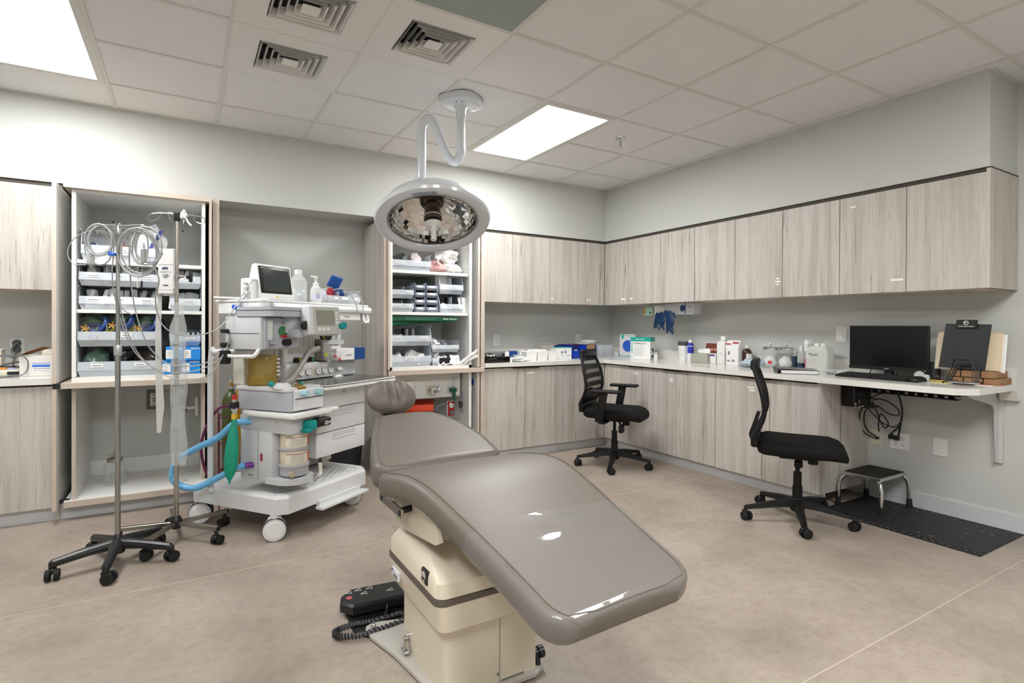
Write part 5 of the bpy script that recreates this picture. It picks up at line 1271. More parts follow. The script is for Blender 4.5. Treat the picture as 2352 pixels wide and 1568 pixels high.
# ================================================================= procedure chair
UPH = mat('taupe_upholstery', '6c655d', .44, spec=.45, bump=.06, bscale=700, var=.02, vscale=6)
SEAMM = mat('seam_dark', '6a635a', .5)
CREAM = mat('chair_cream', 'ddd3bf', .35)
BANDM = mat('chair_band', '5e554d', .5)
ch = thing('procedure_chair', 'taupe upholstered powered surgical chair on a cream pedestal', 'treatment chair', (-2.905, -2.21, 0), 2.7)
def pad(name, samples, th, crn, par, m=UPH, nsub=6, edge=.03, crown=.006):
    """samples: (s, zc, halfwidth, xoff) along the pad; s measured along local -y; round corners of radius crn=(start, end)"""
    S = [Vector((a, b, c)) for a, b, c, d in samples]; XO = [d for *_, d in samples]
    P = spline(S, nsub); xo = spline([Vector((d, 0, 0)) for d in XO], nsub)
    L0, L1 = P[0].x, P[-1].x
    rings = []; top = []
    # denser at the ends
    def sample(s):
        for k in range(len(P)-1):
            if P[k].x <= s <= P[k+1].x or k == len(P)-2:
                t = (s-P[k].x)/max(1e-9, P[k+1].x-P[k].x); q = P[k].lerp(P[k+1], t); d = (P[k+1]-P[k]); return q, xo[k].x*(1-t)+xo[k+1].x*t, math.atan2(d.y, d.x)
    ss = []
    for k in range(7): ss.append(L0+crn[0]*(1-math.cos(PI/2*k/6)))
    nmid = 26
    for k in range(1, nmid): ss.append(L0+crn[0]+(L1-L0-crn[0]-crn[1])*k/nmid)
    for k in range(7): ss.append(L1-crn[1]*(1-math.sin(PI/2*k/6)))
    def bz(s, hw):                      # half width with rounded plan corners
        if s < L0+crn[0]: d = crn[0]-(s-L0); r = crn[0]
        elif s > L1-crn[1]: d = s-(L1-crn[1]); r = crn[1]
        else: return hw
        return hw-r+math.sqrt(max(0, r*r-d*d))
    def endk(s, inset):                 # rounding of the end faces
        d = min(s-L0, L1-s)
        return 0
    for s in ss:
        q, x_, ang = sample(s); hw = bz(s, q.z); zc = q.y
        d_end = min(s-L0, L1-s); e = edge
        k = 1.0 if d_end >= e else math.sqrt(max(0, 1-(1-d_end/e)**2))
        t2 = th/2; tt = max(.004, t2-e*.9*(1-k))
        ny, nz = math.sin(ang), math.cos(ang)     # normal in (s, z)
        ring = []
        ee = min(e, tt*.98)
        pts = []
        for i in range(13): # across the top
            f = -1+2*i/12; pts.append((f*(hw-ee), tt+crown*(1-f*f)))
        for i in range(1, 5):
            a = PI/2*(1-i/5); pts.append((hw-ee+ee*math.cos(a), tt-ee+ee*math.sin(a)))
        for i in range(0, 5):
            a = -PI/2*i/4; pts.append((hw-ee+ee*math.cos(a), -tt+ee+ee*math.sin(a)))
        for i in range(0, 5):
            a = -PI/2-PI/2*i/4; pts.append((-hw+ee+ee*math.cos(a), -tt+ee+ee*math.sin(a)))
        for i in range(1, 5):
            a = PI-PI/2*i/5; pts.append((-hw+ee+ee*math.cos(a), tt-ee+ee*math.sin(a)))
        for (x, n) in pts: ring.append((x+x_, -(s-ny*n), zc-th/2+nz*n))
        rings.append(ring); top.append((ring, hw, x_))
    o = obj(name, G().loft(rings), m, par, smooth=60)
    # stitched seam just inside the edge
    a = [Vector(r[0]) for r in rings[3:-3]]; b = [Vector(r[12]) for r in rings[3:-3]]
    lift = Vector((0, 0, .0012))
    loop = [p+lift for p in a]+[Vector(rings[-3][k])+lift for k in (0, 2, 4, 6, 8, 10, 12)][1:-1]+[p+lift for p in reversed(b)]
    obj('stitched_seam', G().tube(loop, .0022, 5), SEAMM, o)
    return o, rings
seat, srings = pad('seat_pad', [(0, .685, .315, -.035), (.10, .703, .325, -.022), (.22, .717, .325, -.004), (.34, .706, .318, .008), (.50, .662, .302, .015), (.68, .612, .283, .015), (.85, .566, .268, .012), (.98, .531, .258, .008)], .086, (.07, .075), ch)
back, brings = pad('back_pad', [(-.66, .795, .155, .03), (-.56, .785, .19, .03), (-.40, .762, .24, .015), (-.22, .735, .272, -.015), (-.08, .712, .282, -.045), (-.012, .700, .282, -.05)], .10, (.07, .06), ch)
# headrest: two soft lobes with a middle channel
def headrest():
    rings = []
    N = 57
    for i in range(N):
        f = -1+2*i/(N-1); x = .128*math.sin(f*PI/2)
        c = math.sqrt(max(0, 1-(abs(x)/.1285)**2.6))
        ax_ = abs(x)
        lobe = .016*math.exp(-((ax_-.058)/.030)**2)-.011*math.exp(-((ax_-.021)/.008)**2)
        hh = .004+.088*c; tk = .008+.040*c
        ring = []
        for k in range(20):
            a = 2*PI*k/20
            ca, sa = math.cos(a), math.sin(a)
            rx = hh*(abs(ca)**.75)*(1 if ca > 0 else -1)
            ry = tk*(abs(sa)**.8)*(1 if sa > 0 else -1)
            if sa > 0: ry += lobe*sa*c
            ring.append((x, rx, ry))
        rings.append(ring)
    return G().loft(rings)
HM = T(-.005, .735, .868) @ RX(50) @ RZ(0)
hr = obj('headrest', G().add(headrest().v, headrest().f, HM), UPH, ch, smooth=70)
obj('headrest_seam', G().tube([HM @ Vector((.126*math.cos(a), .088*math.sin(a), .004)) for a in [2*PI*k/40 for k in range(40)]], .0022, 5, closed=True), SEAMM, hr)
obj('headrest_post', G().bb(-.03, .62, .72, .02, .80, .76, .005, 1).bb(-.03, .78, .72, .02, .82, .86, .005, 1), BLACKS, ch)
# understructure (world-aligned, given relative to the chair)
UM = RZ(-2.7) @ T(2.905, 2.21, 0)
def up_(name, g, m, par=None, smooth=35, label=None): return obj(name, G().add(g.v, g.f, UM), m, par or ch, smooth=smooth, label=label)
def skirt(x0, y0, x1, y1, z, r=.03): return [(x, y, z) for x, y in rrect(x0, y0, x1, y1, r, 5)]
up_('base_plate', G().prism([(-3.235, -2.06), (-3.225, -2.035), (-3.19, -2.02), (-3.05, -2.06), (-2.85, -2.08), (-2.76, -2.12), (-2.75, -2.30), (-2.755, -2.62), (-2.80, -2.645), (-3.10, -2.645), (-3.15, -2.60), (-3.165, -2.45), (-3.19, -2.28), (-3.23, -2.12)], .008, .02), mat('plate_grey', 'b9b5ae', .4), smooth=0)
up_('levelling_nut', G().cyl((-3.205, -2.07, .02), (-3.205, -2.07, .03), .014, n=6).ball((-3.205, -2.07, .034), .009), CHROME)
col = up_('column', G().loft([skirt(-3.135, -2.62, -2.775, -2.21, .012, .025), skirt(-3.135, -2.62, -2.775, -2.21, .30, .025)]), CREAM)
up_('seam_line', G().box(-2.933, -2.6212, .02, -2.9315, -2.6195, .26), SEAMM, col, 0)
for z in (.05, .28): up_('screw', G().cyl((-2.94, -2.62, z), (-2.94, -2.624, z), .005, n=10), CHROME, col)
up_('cut_out', G().bb(-2.93, -2.622, .0, -2.83, -2.61, .03, .006, 1), mat('recess_grey', '77736c', .5), col)
up_('release_lever', G().cyl((-3.135, -2.28, .075), (-3.150, -2.28, .075), .018, n=14).bb(-3.158, -2.29, .03, -3.148, -2.272, .075, .004, 1).bb(-3.165, -2.32, .026, -3.145, -2.275, .038, .003, 1), CHROME, col)
up_('side_knob', G().cyl((-2.775, -2.585, .05), (-2.755, -2.585, .05), .016, n=16).cyl((-2.755, -2.585, .05), (-2.735, -2.585, .05), .022, n=16).cyl((-2.76, -2.585, .05), (-2.765, -2.605, .012), .011, n=10), BLACKS, col)
sk = up_('lower_shroud', G().loft([skirt(-3.145, -2.63, -2.74, -2.19, .245, .03), skirt(-3.165, -2.655, -2.715, -2.172, .262, .035), skirt(-3.18, -2.665, -2.70, -2.165, .352, .035)]), CREAM)
up_('accent_band', G().loft([skirt(-3.1815, -2.6665, -2.6985, -2.1635, .352, .035), skirt(-3.1815, -2.6665, -2.6985, -2.1635, .372, .035)]), BANDM)
ush = up_('upper_shroud', G().loft([skirt(-3.178, -2.663, -2.702, -2.167, .374, .035), skirt(-3.176, -2.66, -2.704, -2.169, .42, .035), skirt(-3.168, -2.64, -2.712, -2.175, .437, .035), skirt(-3.15, -2.56, -2.73, -2.185, .455, .03), skirt(-3.13, -2.46, -2.75, -2.20, .472, .03), skirt(-3.11, -2.44, -2.77, -2.21, .475, .03)]), CREAM)
pl_ = up_('badge', G().bb(-3.1815, -2.578, .388, -3.170, -2.528, .436, .003, 1), BLACK, ush, label='black maker badge')
up_('badge_emblem', G().prism([(-.016, 0), (-.016, .010), (-.010, .019), (.005, .020), (.013, .013), (.014, 0), (.008, 0), (.007, .007), (.002, .007), (.0015, 0), (-.003, 0), (-.004, .0065), (-.009, .0065), (-.010, 0)], 0, .001, T(-3.1817, -2.553, .409) @ RZ(-90) @ FRONT), mat('emblem', 'c9beb0', .5), pl_, 0)
_t = text(pl_, 'mti', .016, mat('emblem', 'c9beb0', .5), UM @ T(-3.1825, -2.540, .393) @ RZ(-90) @ FRONT, bold=.0004)
st_ = up_('asset_sticker', G().bb(-3.183, -2.30, .292, -3.172, -2.225, .325, .002, 1), mat('sticker_lilac', 'd9dbe6', .5), sk)
up_('sticker_print', G().box(-3.184, -2.24, .313, -3.1828, -2.228, .323).box(-3.184, -2.29, .305, -3.1828, -2.245, .308).box(-3.184, -2.29, .298, -3.1828, -2.245, .301), PRINT, st_, 0)
up_('neck', G().loft([skirt(-3.07, -2.46, -2.79, -2.22, .47, .03), skirt(-3.06, -2.52, -2.80, -2.20, .53, .03), skirt(-3.08, -2.58, -2.77, -2.17, .60, .03)]), CREAM)
up_('side_plate', G().prism([(-2.165, .61), (-2.178, .53), (-2.255, .480), (-2.60, .526), (-2.638, .546), (-2.60, .61)], -.006, .006, T(-3.155, 0, 0) @ Matrix(((0, 0, 1, 0), (1, 0, 0, 0), (0, 1, 0, 0), (0, 0, 0, 1)))), mat('cream_plate2', 'd6cdbb', .4))
up_('seat_frame', G().bb(-3.12, -2.66, .575, -2.70, -2.12, .605, .01, 1), CREAM)
rl = up_('accessory_rail', G().bb(-3.205, -2.40, .555, -3.195, -2.14, .592, .003, 1), STEEL)
for y in (-2.165, -2.375): up_('rail_hole', G().cyl((-3.2055, y, .573), (-3.208, y, .573), .010, n=14), PRINT, rl); up_('rail_standoff', G().cyl((-3.197, y, .58), (-3.11, y, .59), .012, n=10), BLACKS, rl)
# clear protective film over the foot end
FM = clear('foot_film', 'e8eaee', .05, .05, 1.6)
ft = thing('foot_cover_film', 'clear plastic protective film wrapped over the foot end', 'film cover', (-2.905, -2.21, 0), 2.7)
fr = []
sel = [r for r in srings if -r[6][1] > .565]
idx = [23, 24, 25, 26, 27, 28, 29]+list(range(0, 22))
rows = []
for r in sel: rows.append([Vector(r[i % len(r)]) for i in idx])
up1 = []
for a_, b_ in zip(rows, rows[1:]):
    for k in range(4): up1.append([p.lerp(q, k/4) for p, q in zip(a_, b_)])
up1.append(rows[-1])
rnd = random.Random(12)
wr_ = [(rnd.uniform(-.25, .25), rnd.uniform(-.25, .28)) for _ in range(6)]
for r in up1:
    row = []
    for a_, b_ in zip(r, r[1:]):
        for k in range(4): row.append(a_.lerp(b_, k/4))
    row.append(r[-1])
    out = []
    for p in row:
        q = p.copy(); c = Vector((.01, q.y, q.z-.05)); d = (q-c); d.y = 0; d.normalize()
        w = .0032+.0042*math.sin(q.x*7+q.y*24+.6)*math.sin(q.y*13+q.x*5)+.0022*math.sin(q.x*16-q.y*46)*math.sin(q.x*5+1)
        for sx, sy in wr_:
            dd = (q.y+.75-sy)+(q.x-sx)*.45
            w += .0024*math.exp(-(dd/.022)**2)*math.exp(-((q.x-sx)/.12)**2)
        out.append(tuple(q+d*max(.0012, w)))
    fr.append(out)
obj('film', G().loft(fr, cap=False, closed=False), FM, ft, smooth=80)

# foot control
fc = thing('foot_control', 'black foot control pedal beside the chair base', 'foot pedal', (-3.16, -1.90, 0), -6)
obj('footplate', G().prism([(-.10, -.14), (-.11, .06), (-.06, .08), (.20, .08), (.20, -.16), (-.05, -.20)], 0, .012), RUBBER, fc, smooth=0)
obj('housing', G().loft([[(x, y, z) for x, y in ((-.135, .0), (-.125, .06), (-.08, .11), (.20, .11), (.20, -.045), (-.09, -.055))] for z in (.030, .062)]+[[(x, y, .070) for x, y in ((-.125, .005), (-.115, .055), (-.075, .10), (.19, .10), (.19, -.035), (-.085, -.045))]]), BLACKS, fc, smooth=30)
for k, (x, y) in enumerate(((-.09, .075), (-.05, .085), (.0, .085), (-.03, .045), (.08, .03), (.14, .07))):
    obj('pictogram', G().tube([(x-.016, y-.008, .0705), (x+.012, y-.012, .0705), (x+.010, y+.010, .0705)], .0015, 5, closed=True), PAPER, fc)
obj('red_button', G().cyl((-.095, .02, .069), (-.095, .02, .073), .012, n=14), mat('pink_button', 'c8606a', .5), fc)
pts = []
for k in range(0, 260):
    t_ = k/259
    path = [Vector(p) for p in ((.10, -.10, .022), (-.02, -.115, .022), (-.10, -.11, .022), (-.165, -.13, .022), (-.165, -.17, .022), (-.10, -.20, .022), (.0, -.19, .022), (.12, -.16, .022), (.2, -.145, .022))]
    if k == 0: pp = spline(path, 40)
    i_ = t_*(len(pp)-2); q = pp[int(i_)]; d = (pp[int(i_)+1]-pp[int(i_)]).normalized(); nn = Vector((-d.y, d.x, 0))
    a = k*2*PI/5
    pts.append(q+nn*.010*math.cos(a)+Vector((0, 0, .010*math.sin(a))))
obj('coiled_cord', G().tube(pts, .0034, 6), BLACKS, fc)
obj('cord_core', G().tube(pp, .009, 8), mat('cord_grey', '55575a', .4), fc)
obj('cord_lead', G().tube([(.02, -.115, .02), (.04, -.10, .05), (.05, -.04, .05)], .004, 6, sub=4), BLACKS, fc)

# ================================================================= office chairs, stool, mat
CH_B = mat('chair_black', '101010', .5, spec=.35); CH_F = mat('chair_fabric', '0b0b0b', .8, bump=.3, bscale=900, spec=.3)
MESH = mat('mesh_fabric', '181818', .8, alpha=.72)
def star_base(t, a0, r=.33):
    obj('gas_column', G().cyl((0, 0, .07), (0, 0, .22), .030, n=18).cyl((0, 0, .22), (0, 0, .31), .025, n=18).cyl((0, 0, .31), (0, 0, .40), .014, n=14), CH_B, t)
    obj('hub', G().lathe([(.036, .06), (.045, .075), (.045, .125), (.034, .145)], 20), CH_B, t)
    for k in range(5):
        a = math.radians(a0+72*k); ca, sa = math.cos(a), math.sin(a)
        rings = []
        for d, z, w, h in ((.03, .116, .032, .028), (.15, .106, .027, .023), (.27, .088, .021, .016), (.315, .082, .019, .014), (.335, .074, .015, .018)):
            rings.append([(ca*d-sa*w*x_, sa*d+ca*w*x_, z+h*z_) for x_, z_ in ((-1, -.8), (-.7, .7), (0, 1), (.7, .7), (1, -.8), (0, -1))])
        obj('base_arm', G().loft(rings), CH_B, t, smooth=50)
        caster(t, ca*r, sa*r, .07, .029, a0+72*k+60+23*k, CH_B)
def office_chair(label, loc, rz, a0, arms, mesh):
    """faces local +x"""
    t = thing('office_chair', label, 'office chair', (loc[0], loc[1], 0), rz, 'black office chairs')
    star_base(t, a0-rz)
    z0 = .40
    obj('mechanism', G().bb(-.11, -.07, z0+.0, .10, .07, z0+.03, .008, 1).bb(.06, .03, z0-.045, .12, .08, z0+.01, .008, 1), CH_B, t)
    if arms:
        obj('lever', G().cyl((.06, -.06, z0), (.12, -.16, z0-.035), .008, n=8).bb(.09, -.19, z0-.075, .13, -.12, z0-.005, .01, 1), CH_B, t)
    # cushion with waterfall front
    rings = []
    for x, zt, zb, hw in ((-.235, .512, .455, .13), (-.225, .525, .44, .19), (-.19, .535, .43, .225), (-.05, .528, .428, .245), (.08, .528, .428, .245), (.18, .528, .43, .235), (.235, .512, .425, .215), (.265, .485, .42, .19), (.275, .455, .43, .15)):
        ring = []
        for k in range(24):
            a = 2*PI*k/24; cy_ = math.copysign(abs(math.cos(a))**.45, math.cos(a)); sz = math.copysign(abs(math.sin(a))**.6, math.sin(a))
            ring.append((x, hw*cy_, (zt+zb)/2+(zt-zb)/2*sz))
        rings.append(ring)
    obj('seat', G().loft(rings), CH_F, t, smooth=70)
    # back frame, curved S in side view
    side = [(-.235, .50), (-.25, .55), (-.215, .62), (-.19, .70), (-.20, .80), (-.228, .90), (-.262, 1.0)]
    S = spline([Vector((x, 0, z)) for x, z in side], 4)
    def hwid(z): return .205+.02*math.sin((z-.5)/.5*PI)-.045*max(0, (z-.85)/.15)
    g = G()
    for s in (-1, 1): g.tube([Vector((p.x, s*hwid(p.z), p.z)) for p in S], .014, 8)
    g.bb(S[-1].x-.014, -hwid(1.0)-.014, .965, S[-1].x+.03, hwid(1.0)+.014, 1.03, .012, 2)
    g.bb(-.27, -.20, .48, -.225, .20, .56, .015, 2)
    obj('back_frame', g, CH_B, t, smooth=50)
    obj('back_spine', G().loft([[(x-.02, y, z), (x-.045, y*.9, z), (x-.045, -y*.9, z), (x-.02, -y, z)] for x, y, z in ((-.225, .06, .47), (-.245, .06, .54), (-.215, .05, .63), (-.20, .045, .68))]), CH_B, t)
    bars = [(.52, .67, 0), (.70, .742, 1), (.775, .818, 1), (.852, .895, 1), (.928, .975, 1)] if arms else [(.52, .965, 0)]
    def panel(za, zb, off=.008):
        rows = []
        for k in range(9):
            z = za+(zb-za)*k/8
            x = None
            for a, b in zip(S, S[1:]):
                if a.z <= z <= b.z: x = a.x+(b.x-a.x)*(z-a.z)/(b.z-a.z)
            x = x if x is not None else S[0].x
            rows.append([(x+off-.035*(1-(y/hwid(z))**2)*0-.02*(1-(y/hwid(z))**2), y, z) for y in [hwid(z)*(-1+2*i/10) for i in range(11)]])
        v = [p for r in rows for p in r]; n = 11
        f = [(j*n+i, j*n+i+1, (j+1)*n+i+1, (j+1)*n+i) for j in range(8) for i in range(n-1)]
        v2 = [(x-.006, y, z) for x, y, z in v]
        g = G().add(v, f).add(v2, [tuple(reversed(q)) for q in f])
        return g
    if arms:
        for za, zb, sl in bars: obj('back_slat' if sl else 'back_pad', panel(za, zb), CH_B, t)
        obj('mesh_back', panel(.66, .97, .001), mat('mesh_sheer', '3a3834', .8, alpha=.35), t)
        text(t, 'SitOnIt', .02, GPL, T(-.235, .06, .985) @ RZ(90) @ FRONT)
        for s in (-1, 1):
            ar = obj('armrest', G().bb(-.13, s*.285-.045, .675, .135, s*.285+.045, .70, .012, 3), CH_B, t)
            obj('arm_post', G().add(*(lambda g: (g.v, g.f))(G().bb(-.036, -.014, -.125, .036, .014, .155, .012, 2)), T(-.035, s*.275, .54) @ RY(10)).bb(-.06, min(s*.15, s*.275), .405, .0, max(s*.15, s*.275), .425, .006, 1), CH_B, ar)
            obj('adjust_button', G().cyl((-.03, s*.289, .565), (-.03, s*.296, .565), .011, n=14), BLACKS, ar)
    else:
        obj('mesh_back', panel(.54, .97), MESH, t)
        obj('tension_box', G().bb(-.02, -.03, .34, .03, .03, .385, .008, 1), CH_B, t)
    return t
office_chair('black office chair with armrests near the inside corner', (-.58, -.47), -58, 7, True, True)
office_chair('black armless mesh-back office chair by the computer desk', (-.49, -2.15), -57, 3, False, True)

t = thing('step_stool', 'chrome step stool with a black rubber tread on the mat', 'step stool', (.235, -2.255, .012))
def stool_leg(x, y, ox, oy):
    return G().tube([(x, y, .205), (x+ox*.4, y+oy*.4, .20), (x+ox*.85, y+oy*.85, .165), (x+ox, y+oy, .10), (x+ox*1.08, y+oy*1.08, .02)], .0125, 12, sub=5)
obj('deck', G().bb(-.175, -.125, .205, .175, .125, .228, .003, 1), CHROME, t, smooth=0)
obj('tread', G().bb(-.165, -.115, .224, .165, .115, .232, .003, 1), RUBBER, t, smooth=0)
for x, y in ((-.165, -.11), (.16, -.11), (.16, .11), (-.165, .11)):
    ox = math.copysign(.03, x); oy = math.copysign(.04, y)
    l = obj('leg', stool_leg(x*.93, y*.9, ox, oy), CHROME, t)
    obj('rubber_foot', G().lathe([(.021, 0), (.021, .008), (.017, .012), (.017, .045), (.014, .05)], 14, T(x*.93+ox*1.08, y*.9+oy*1.08, 0)), RUBBER, l)
# anti-fatigue mat
def mat_tex():
    m = bpy.data.materials.new('diamond_plate_rubber'); m.use_nodes = True; nt = m.node_tree; b = nt.nodes['Principled BSDF']
    b.inputs['Base Color'].default_value = lin('19191a'); b.inputs['Roughness'].default_value = .48
    tc = nt.nodes.new('ShaderNodeTexCoord')
    w = []
    for ang in (45, -45):
        mpn = nt.nodes.new('ShaderNodeMapping'); mpn.inputs['Rotation'].default_value = (0, 0, math.radians(ang))
        nt.links.new(tc.outputs['Object'], mpn.inputs['Vector'])
        wv = nt.nodes.new('ShaderNodeTexWave'); wv.inputs['Scale'].default_value = 13.; nt.links.new(mpn.outputs[0], wv.inputs['Vector']); w.append(wv.outputs['Fac'])
    mul = nt.nodes.new('ShaderNodeMath'); mul.operation = 'MULTIPLY'
    nt.links.new(w[0], mul.inputs[0]); nt.links.new(w[1], mul.inputs[1])
    bp = nt.nodes.new('ShaderNodeBump'); bp.inputs['Strength'].default_value = 1.; bp.inputs['Distance'].default_value = .008
    nt.links.new(mul.outputs[0], bp.inputs['Height']); nt.links.new(bp.outputs['Normal'], b.inputs['Normal'])
    return m
t = thing('floor_mat', 'black textured rubber anti-fatigue mat under the desk', 'mat', (.14, -2.555, 0))
rg = lambda d, z: [(-.315+d, -.45+d, z), (.305-d, -.45+d, z), (.305-d, .45-d, z), (-.315+d, .45-d, z)]
obj('pad', G().loft([rg(0, 0), rg(0, .004), rg(.028, .012)]), mat_tex(), t, smooth=0)
for k in range(22):
    y = -.42+.04*k
    obj('edge_stud', G().bb(-.303, y-.009, .005, -.295, y+.009, .0095, .002, 1), mat('stud_grey', '4b4d50', .5), t, smooth=0)
rnd = random.Random(2); g = G()
for k in range(26): g.add([(rnd.uniform(-.25, .28), rnd.uniform(-.43, .3), .0125)]*0, [])
for k in range(26):
    x, y = rnd.uniform(-.25, .27), rnd.uniform(-.42, .25); s = rnd.uniform(.0015, .004)
    g.box(x, y, .012, x+s, y+s*1.4, .0135)
o = obj('dust_specks', g, PAPER, t, smooth=0); o['kind'] = 'stuff'

# ================================================================= on the back worktop
CT = .9005
t = thing('aluminium_case', 'silver aluminium case at the left end of the back worktop', 'case', (-1.53, .45, CT))
obj('body', G().bb(0, 0, 0, .345, .30, .088, .006, 1), ALU, t)
obj('lid_line', G().box(-.001, -.001, .052, .346, .301, .055), PRINT, t, smooth=0)
for x in (.17, .325): obj('latch', G().bb(x-.014, -.008, .035, x+.014, .001, .07, .003, 1), BLACKS, t)
obj('top_rim', G().bb(-.002, -.002, .078, .347, .302, .092, .003, 1), mat('bright_alu', 'd6d6d6', .3, .8), t)
t = thing('black_case', 'glossy black instrument case in front of the silver case', 'case', (-1.535, .20, CT))
obj('body', G().bb(0, 0, 0, .265, .19, .055, .008, 2), mat('gloss_black', '0d0d0d', .12), t)
obj('handle', G().tube([(.06, -.002, .018), (.07, -.016, .016), (.17, -.016, .016), (.18, -.002, .018)], .005, 8, sub=3), BLACK, t)
obj('trim_line', G().box(.04, -.0015, .034, .12, -.0002, .037), CHROME, t, smooth=0)
obj('clips', G().tube([(.04, .06, .058), (.06, .07, .064), (.09, .05, .06), (.12, .08, .066), (.15, .06, .06)], .005, 6, sub=3), CHROME, t)
t = thing('supply_carton', 'white and dark blue carton lying behind the plastic bags', 'carton', (-1.18, .50, CT), 0)
obj('carton', G().bb(0, 0, 0, .07, .12, .085, .002, 1), WPL, t, smooth=0)
obj('blue_end', G().bb(.07, -.001, 0, .19, .121, .086, .002, 1), mat('navy_box', '12407e', .5), t, smooth=0)
t = thing('plastic_bags', 'pile of clear plastic bags at the front of the back worktop', 'bag', (-1.13, .28, CT))
obj('film', crumple(G(), (0, 0, .024), (.115, .075, .028), 160, .35), mat('bag_whitish', 'dfe6e4', .2, alpha=.75), t)
obj('grey_sheet', crumple(G(), (.0, .03, .05), (.06, .03, .014), 161, .4), mat('bag_slate', '7c8696', .3), t)
t = thing('small_cup', 'small white cup beside the plastic bags', 'cup', (-1.26, .215, CT))
obj('body', G().lathe([(.017, 0), (.02, .03), (.019, .03), (.016, .004)], 16), WPL, t); obj('rim', G().lathe([(.0205, .028), (.0215, .031), (.02, .033)], 16, cap=False), WPL, t)
t = thing('divided_tray', 'white plastic tray with three front compartments full of sachets', 'tray', (-1.02, .32, CT))
for k, (x0, x1) in enumerate(((0, .125), (.127, .255), (.257, .375))):
    g = G().loft([[(x0+.008, .008, 0), (x1-.008, .008, 0), (x1-.008, .20, 0), (x0+.008, .20, 0)], [(x0, 0, .088), (x1, 0, .088), (x1, .21, .088), (x0, .21, .088)], [(x0+.004, .004, .088), (x1-.004, .004, .088), (x1-.004, .206, .088), (x0+.004, .206, .088)], [(x0+.012, .012, .006), (x1-.012, .012, .006), (x1-.012, .196, .006), (x0+.012, .196, .006)]])
    obj('compartment', g, WPL, t, smooth=0)
packets('gauze_sachet', 'white paper sachet heaped in the divided tray', 'sachets in the divided tray', 'sachet', -1.0, -.68, .36, .47, CT+.045, 14, (.055, .008, .08), [PK[0], PAPER, PK[2]], 170, 60, 40)
t = thing('grey_carton', 'plain grey carton against the backsplash behind the tray', 'carton', (-.66, .60, CT))
obj('carton', G().bb(0, 0, 0, .16, .10, .155, .002, 1), mat('grey_card', 'b8aea6', .6), t, smooth=0); obj('flap', G().box(-.002, -.004, .15, .162, .0, .158), mat('grey_card', 'b8aea6', .6), t, smooth=0)
t = thing('mask_box', 'white mask box with a teal lid edge on the back worktop', 'box', (-.635, .37, CT), -4)
obj('carton', G().bb(0, 0, 0, .185, .11, .115, .002, 1), WPL, t, smooth=0); obj('teal_lid', G().bb(-.001, -.001, .115, .186, .111, .121, .001, 1), mat('teal_card', '4fb8a8', .5), t, smooth=0)
obj('printed_lines', G().box(.055, -.001, .06, .085, 0, .085).box(.1, -.001, .06, .125, 0, .085).box(.06, -.001, .035, .09, 0, .042).box(.12, -.001, .035, .17, 0, .042).box(.1, -.001, .09, .11, 0, .1), LTEXT, t, smooth=0)
BIN_B = mat('bin_blue', '0f3fb8', .35)
t = thing('blue_bin', 'bright blue plastic hopper bin on the back worktop', 'bin', (-.385, .42, CT))
obj('tub', bin_mesh(.205, .26, .14, .075), BIN_B, t, smooth=0); obj('front_lip', G().bb(-.003, -.01, .065, .208, .004, .078, .003, 1), BIN_B, t)
tag(obj('lip_balm', G().cyl((0, 0, 0), (.03, .005, 0), .008, n=10), WPL, loc=(-.34, .45, CT+.085)), 'small white tube lying in the blue bin', 'tube')
t = thing('folder_stack', 'dark blue and maroon folders lying flat behind the mask box', 'folder', (-.50, .58, CT+.0))
obj('carton_under', G().bb(0, 0, 0, .36, .16, .132, .002, 1), mat('navy_under', '20306a', .5), t, smooth=0); obj('maroon_cover', G().bb(.14, -.002, .132, .40, .162, .142, .001, 1), mat('maroon', '5a2238', .5), t, smooth=0)
t = thing('brown_carton', 'open brown carton with blue edges near the inside corner', 'carton', (-.11, .60, CT))
obj('carton', G().bb(0, 0, 0, .17, .12, .135, .002, 1), mat('kraft', 'b08a5c', .7), t, smooth=0)
obj('blue_edge', G().box(-.016, -.002, 0, .004, .12, .14), mat('navy_box', '12407e', .5), t, smooth=0); obj('blue_edge', G().box(.158, -.002, 0, .176, .12, .14), mat('navy_box', '12407e', .5), t, smooth=0)
t = thing('white_carton', 'white carton tucked between blue bin and brown carton', 'carton', (-.17, .56, CT)); obj('carton', G().bb(0, 0, 0, .05, .12, .13, .002, 1), PAPER, t, smooth=0); obj('tape', G().box(.02, -.001, .0, .03, .0, .13), LTEXT, t, smooth=0)
tag(obj('wrapped_tubing', crumple(G(), (0, 0, .02), (.13, .05, .028), 175, .4), mat('wrap_white', 'dadddb', .25, alpha=.8), loc=(-.02, .64, CT+.137)), 'wrapped white tubing pack lying on the brown carton', 'pack')
t = thing('clear_container', 'clear plastic container of odds and ends in the corner', 'container', (.09, .55, CT), 8)
obj('tub', G().loft([[(.01, .01, 0), (.19, .01, 0), (.19, .15, 0), (.01, .15, 0)], [(0, 0, .13), (.2, 0, .13), (.2, .16, .13), (0, .16, .13)]], cap=False), CLEAR, t, smooth=0)
obj('contents', crumple(G(), (.09, .08, .05), (.07, .05, .045), 176, .5), mat('mixed_grey', 'c3c6c6', .4, var=.3, vscale=60), t)
tag(obj('clear_cup', G().lathe([(.03, 0), (.036, .05), (.034, .05), (.028, .004)], 18), CLEAR, loc=(.30, .52, CT)), 'small clear cup beside the glove carton', 'cup')

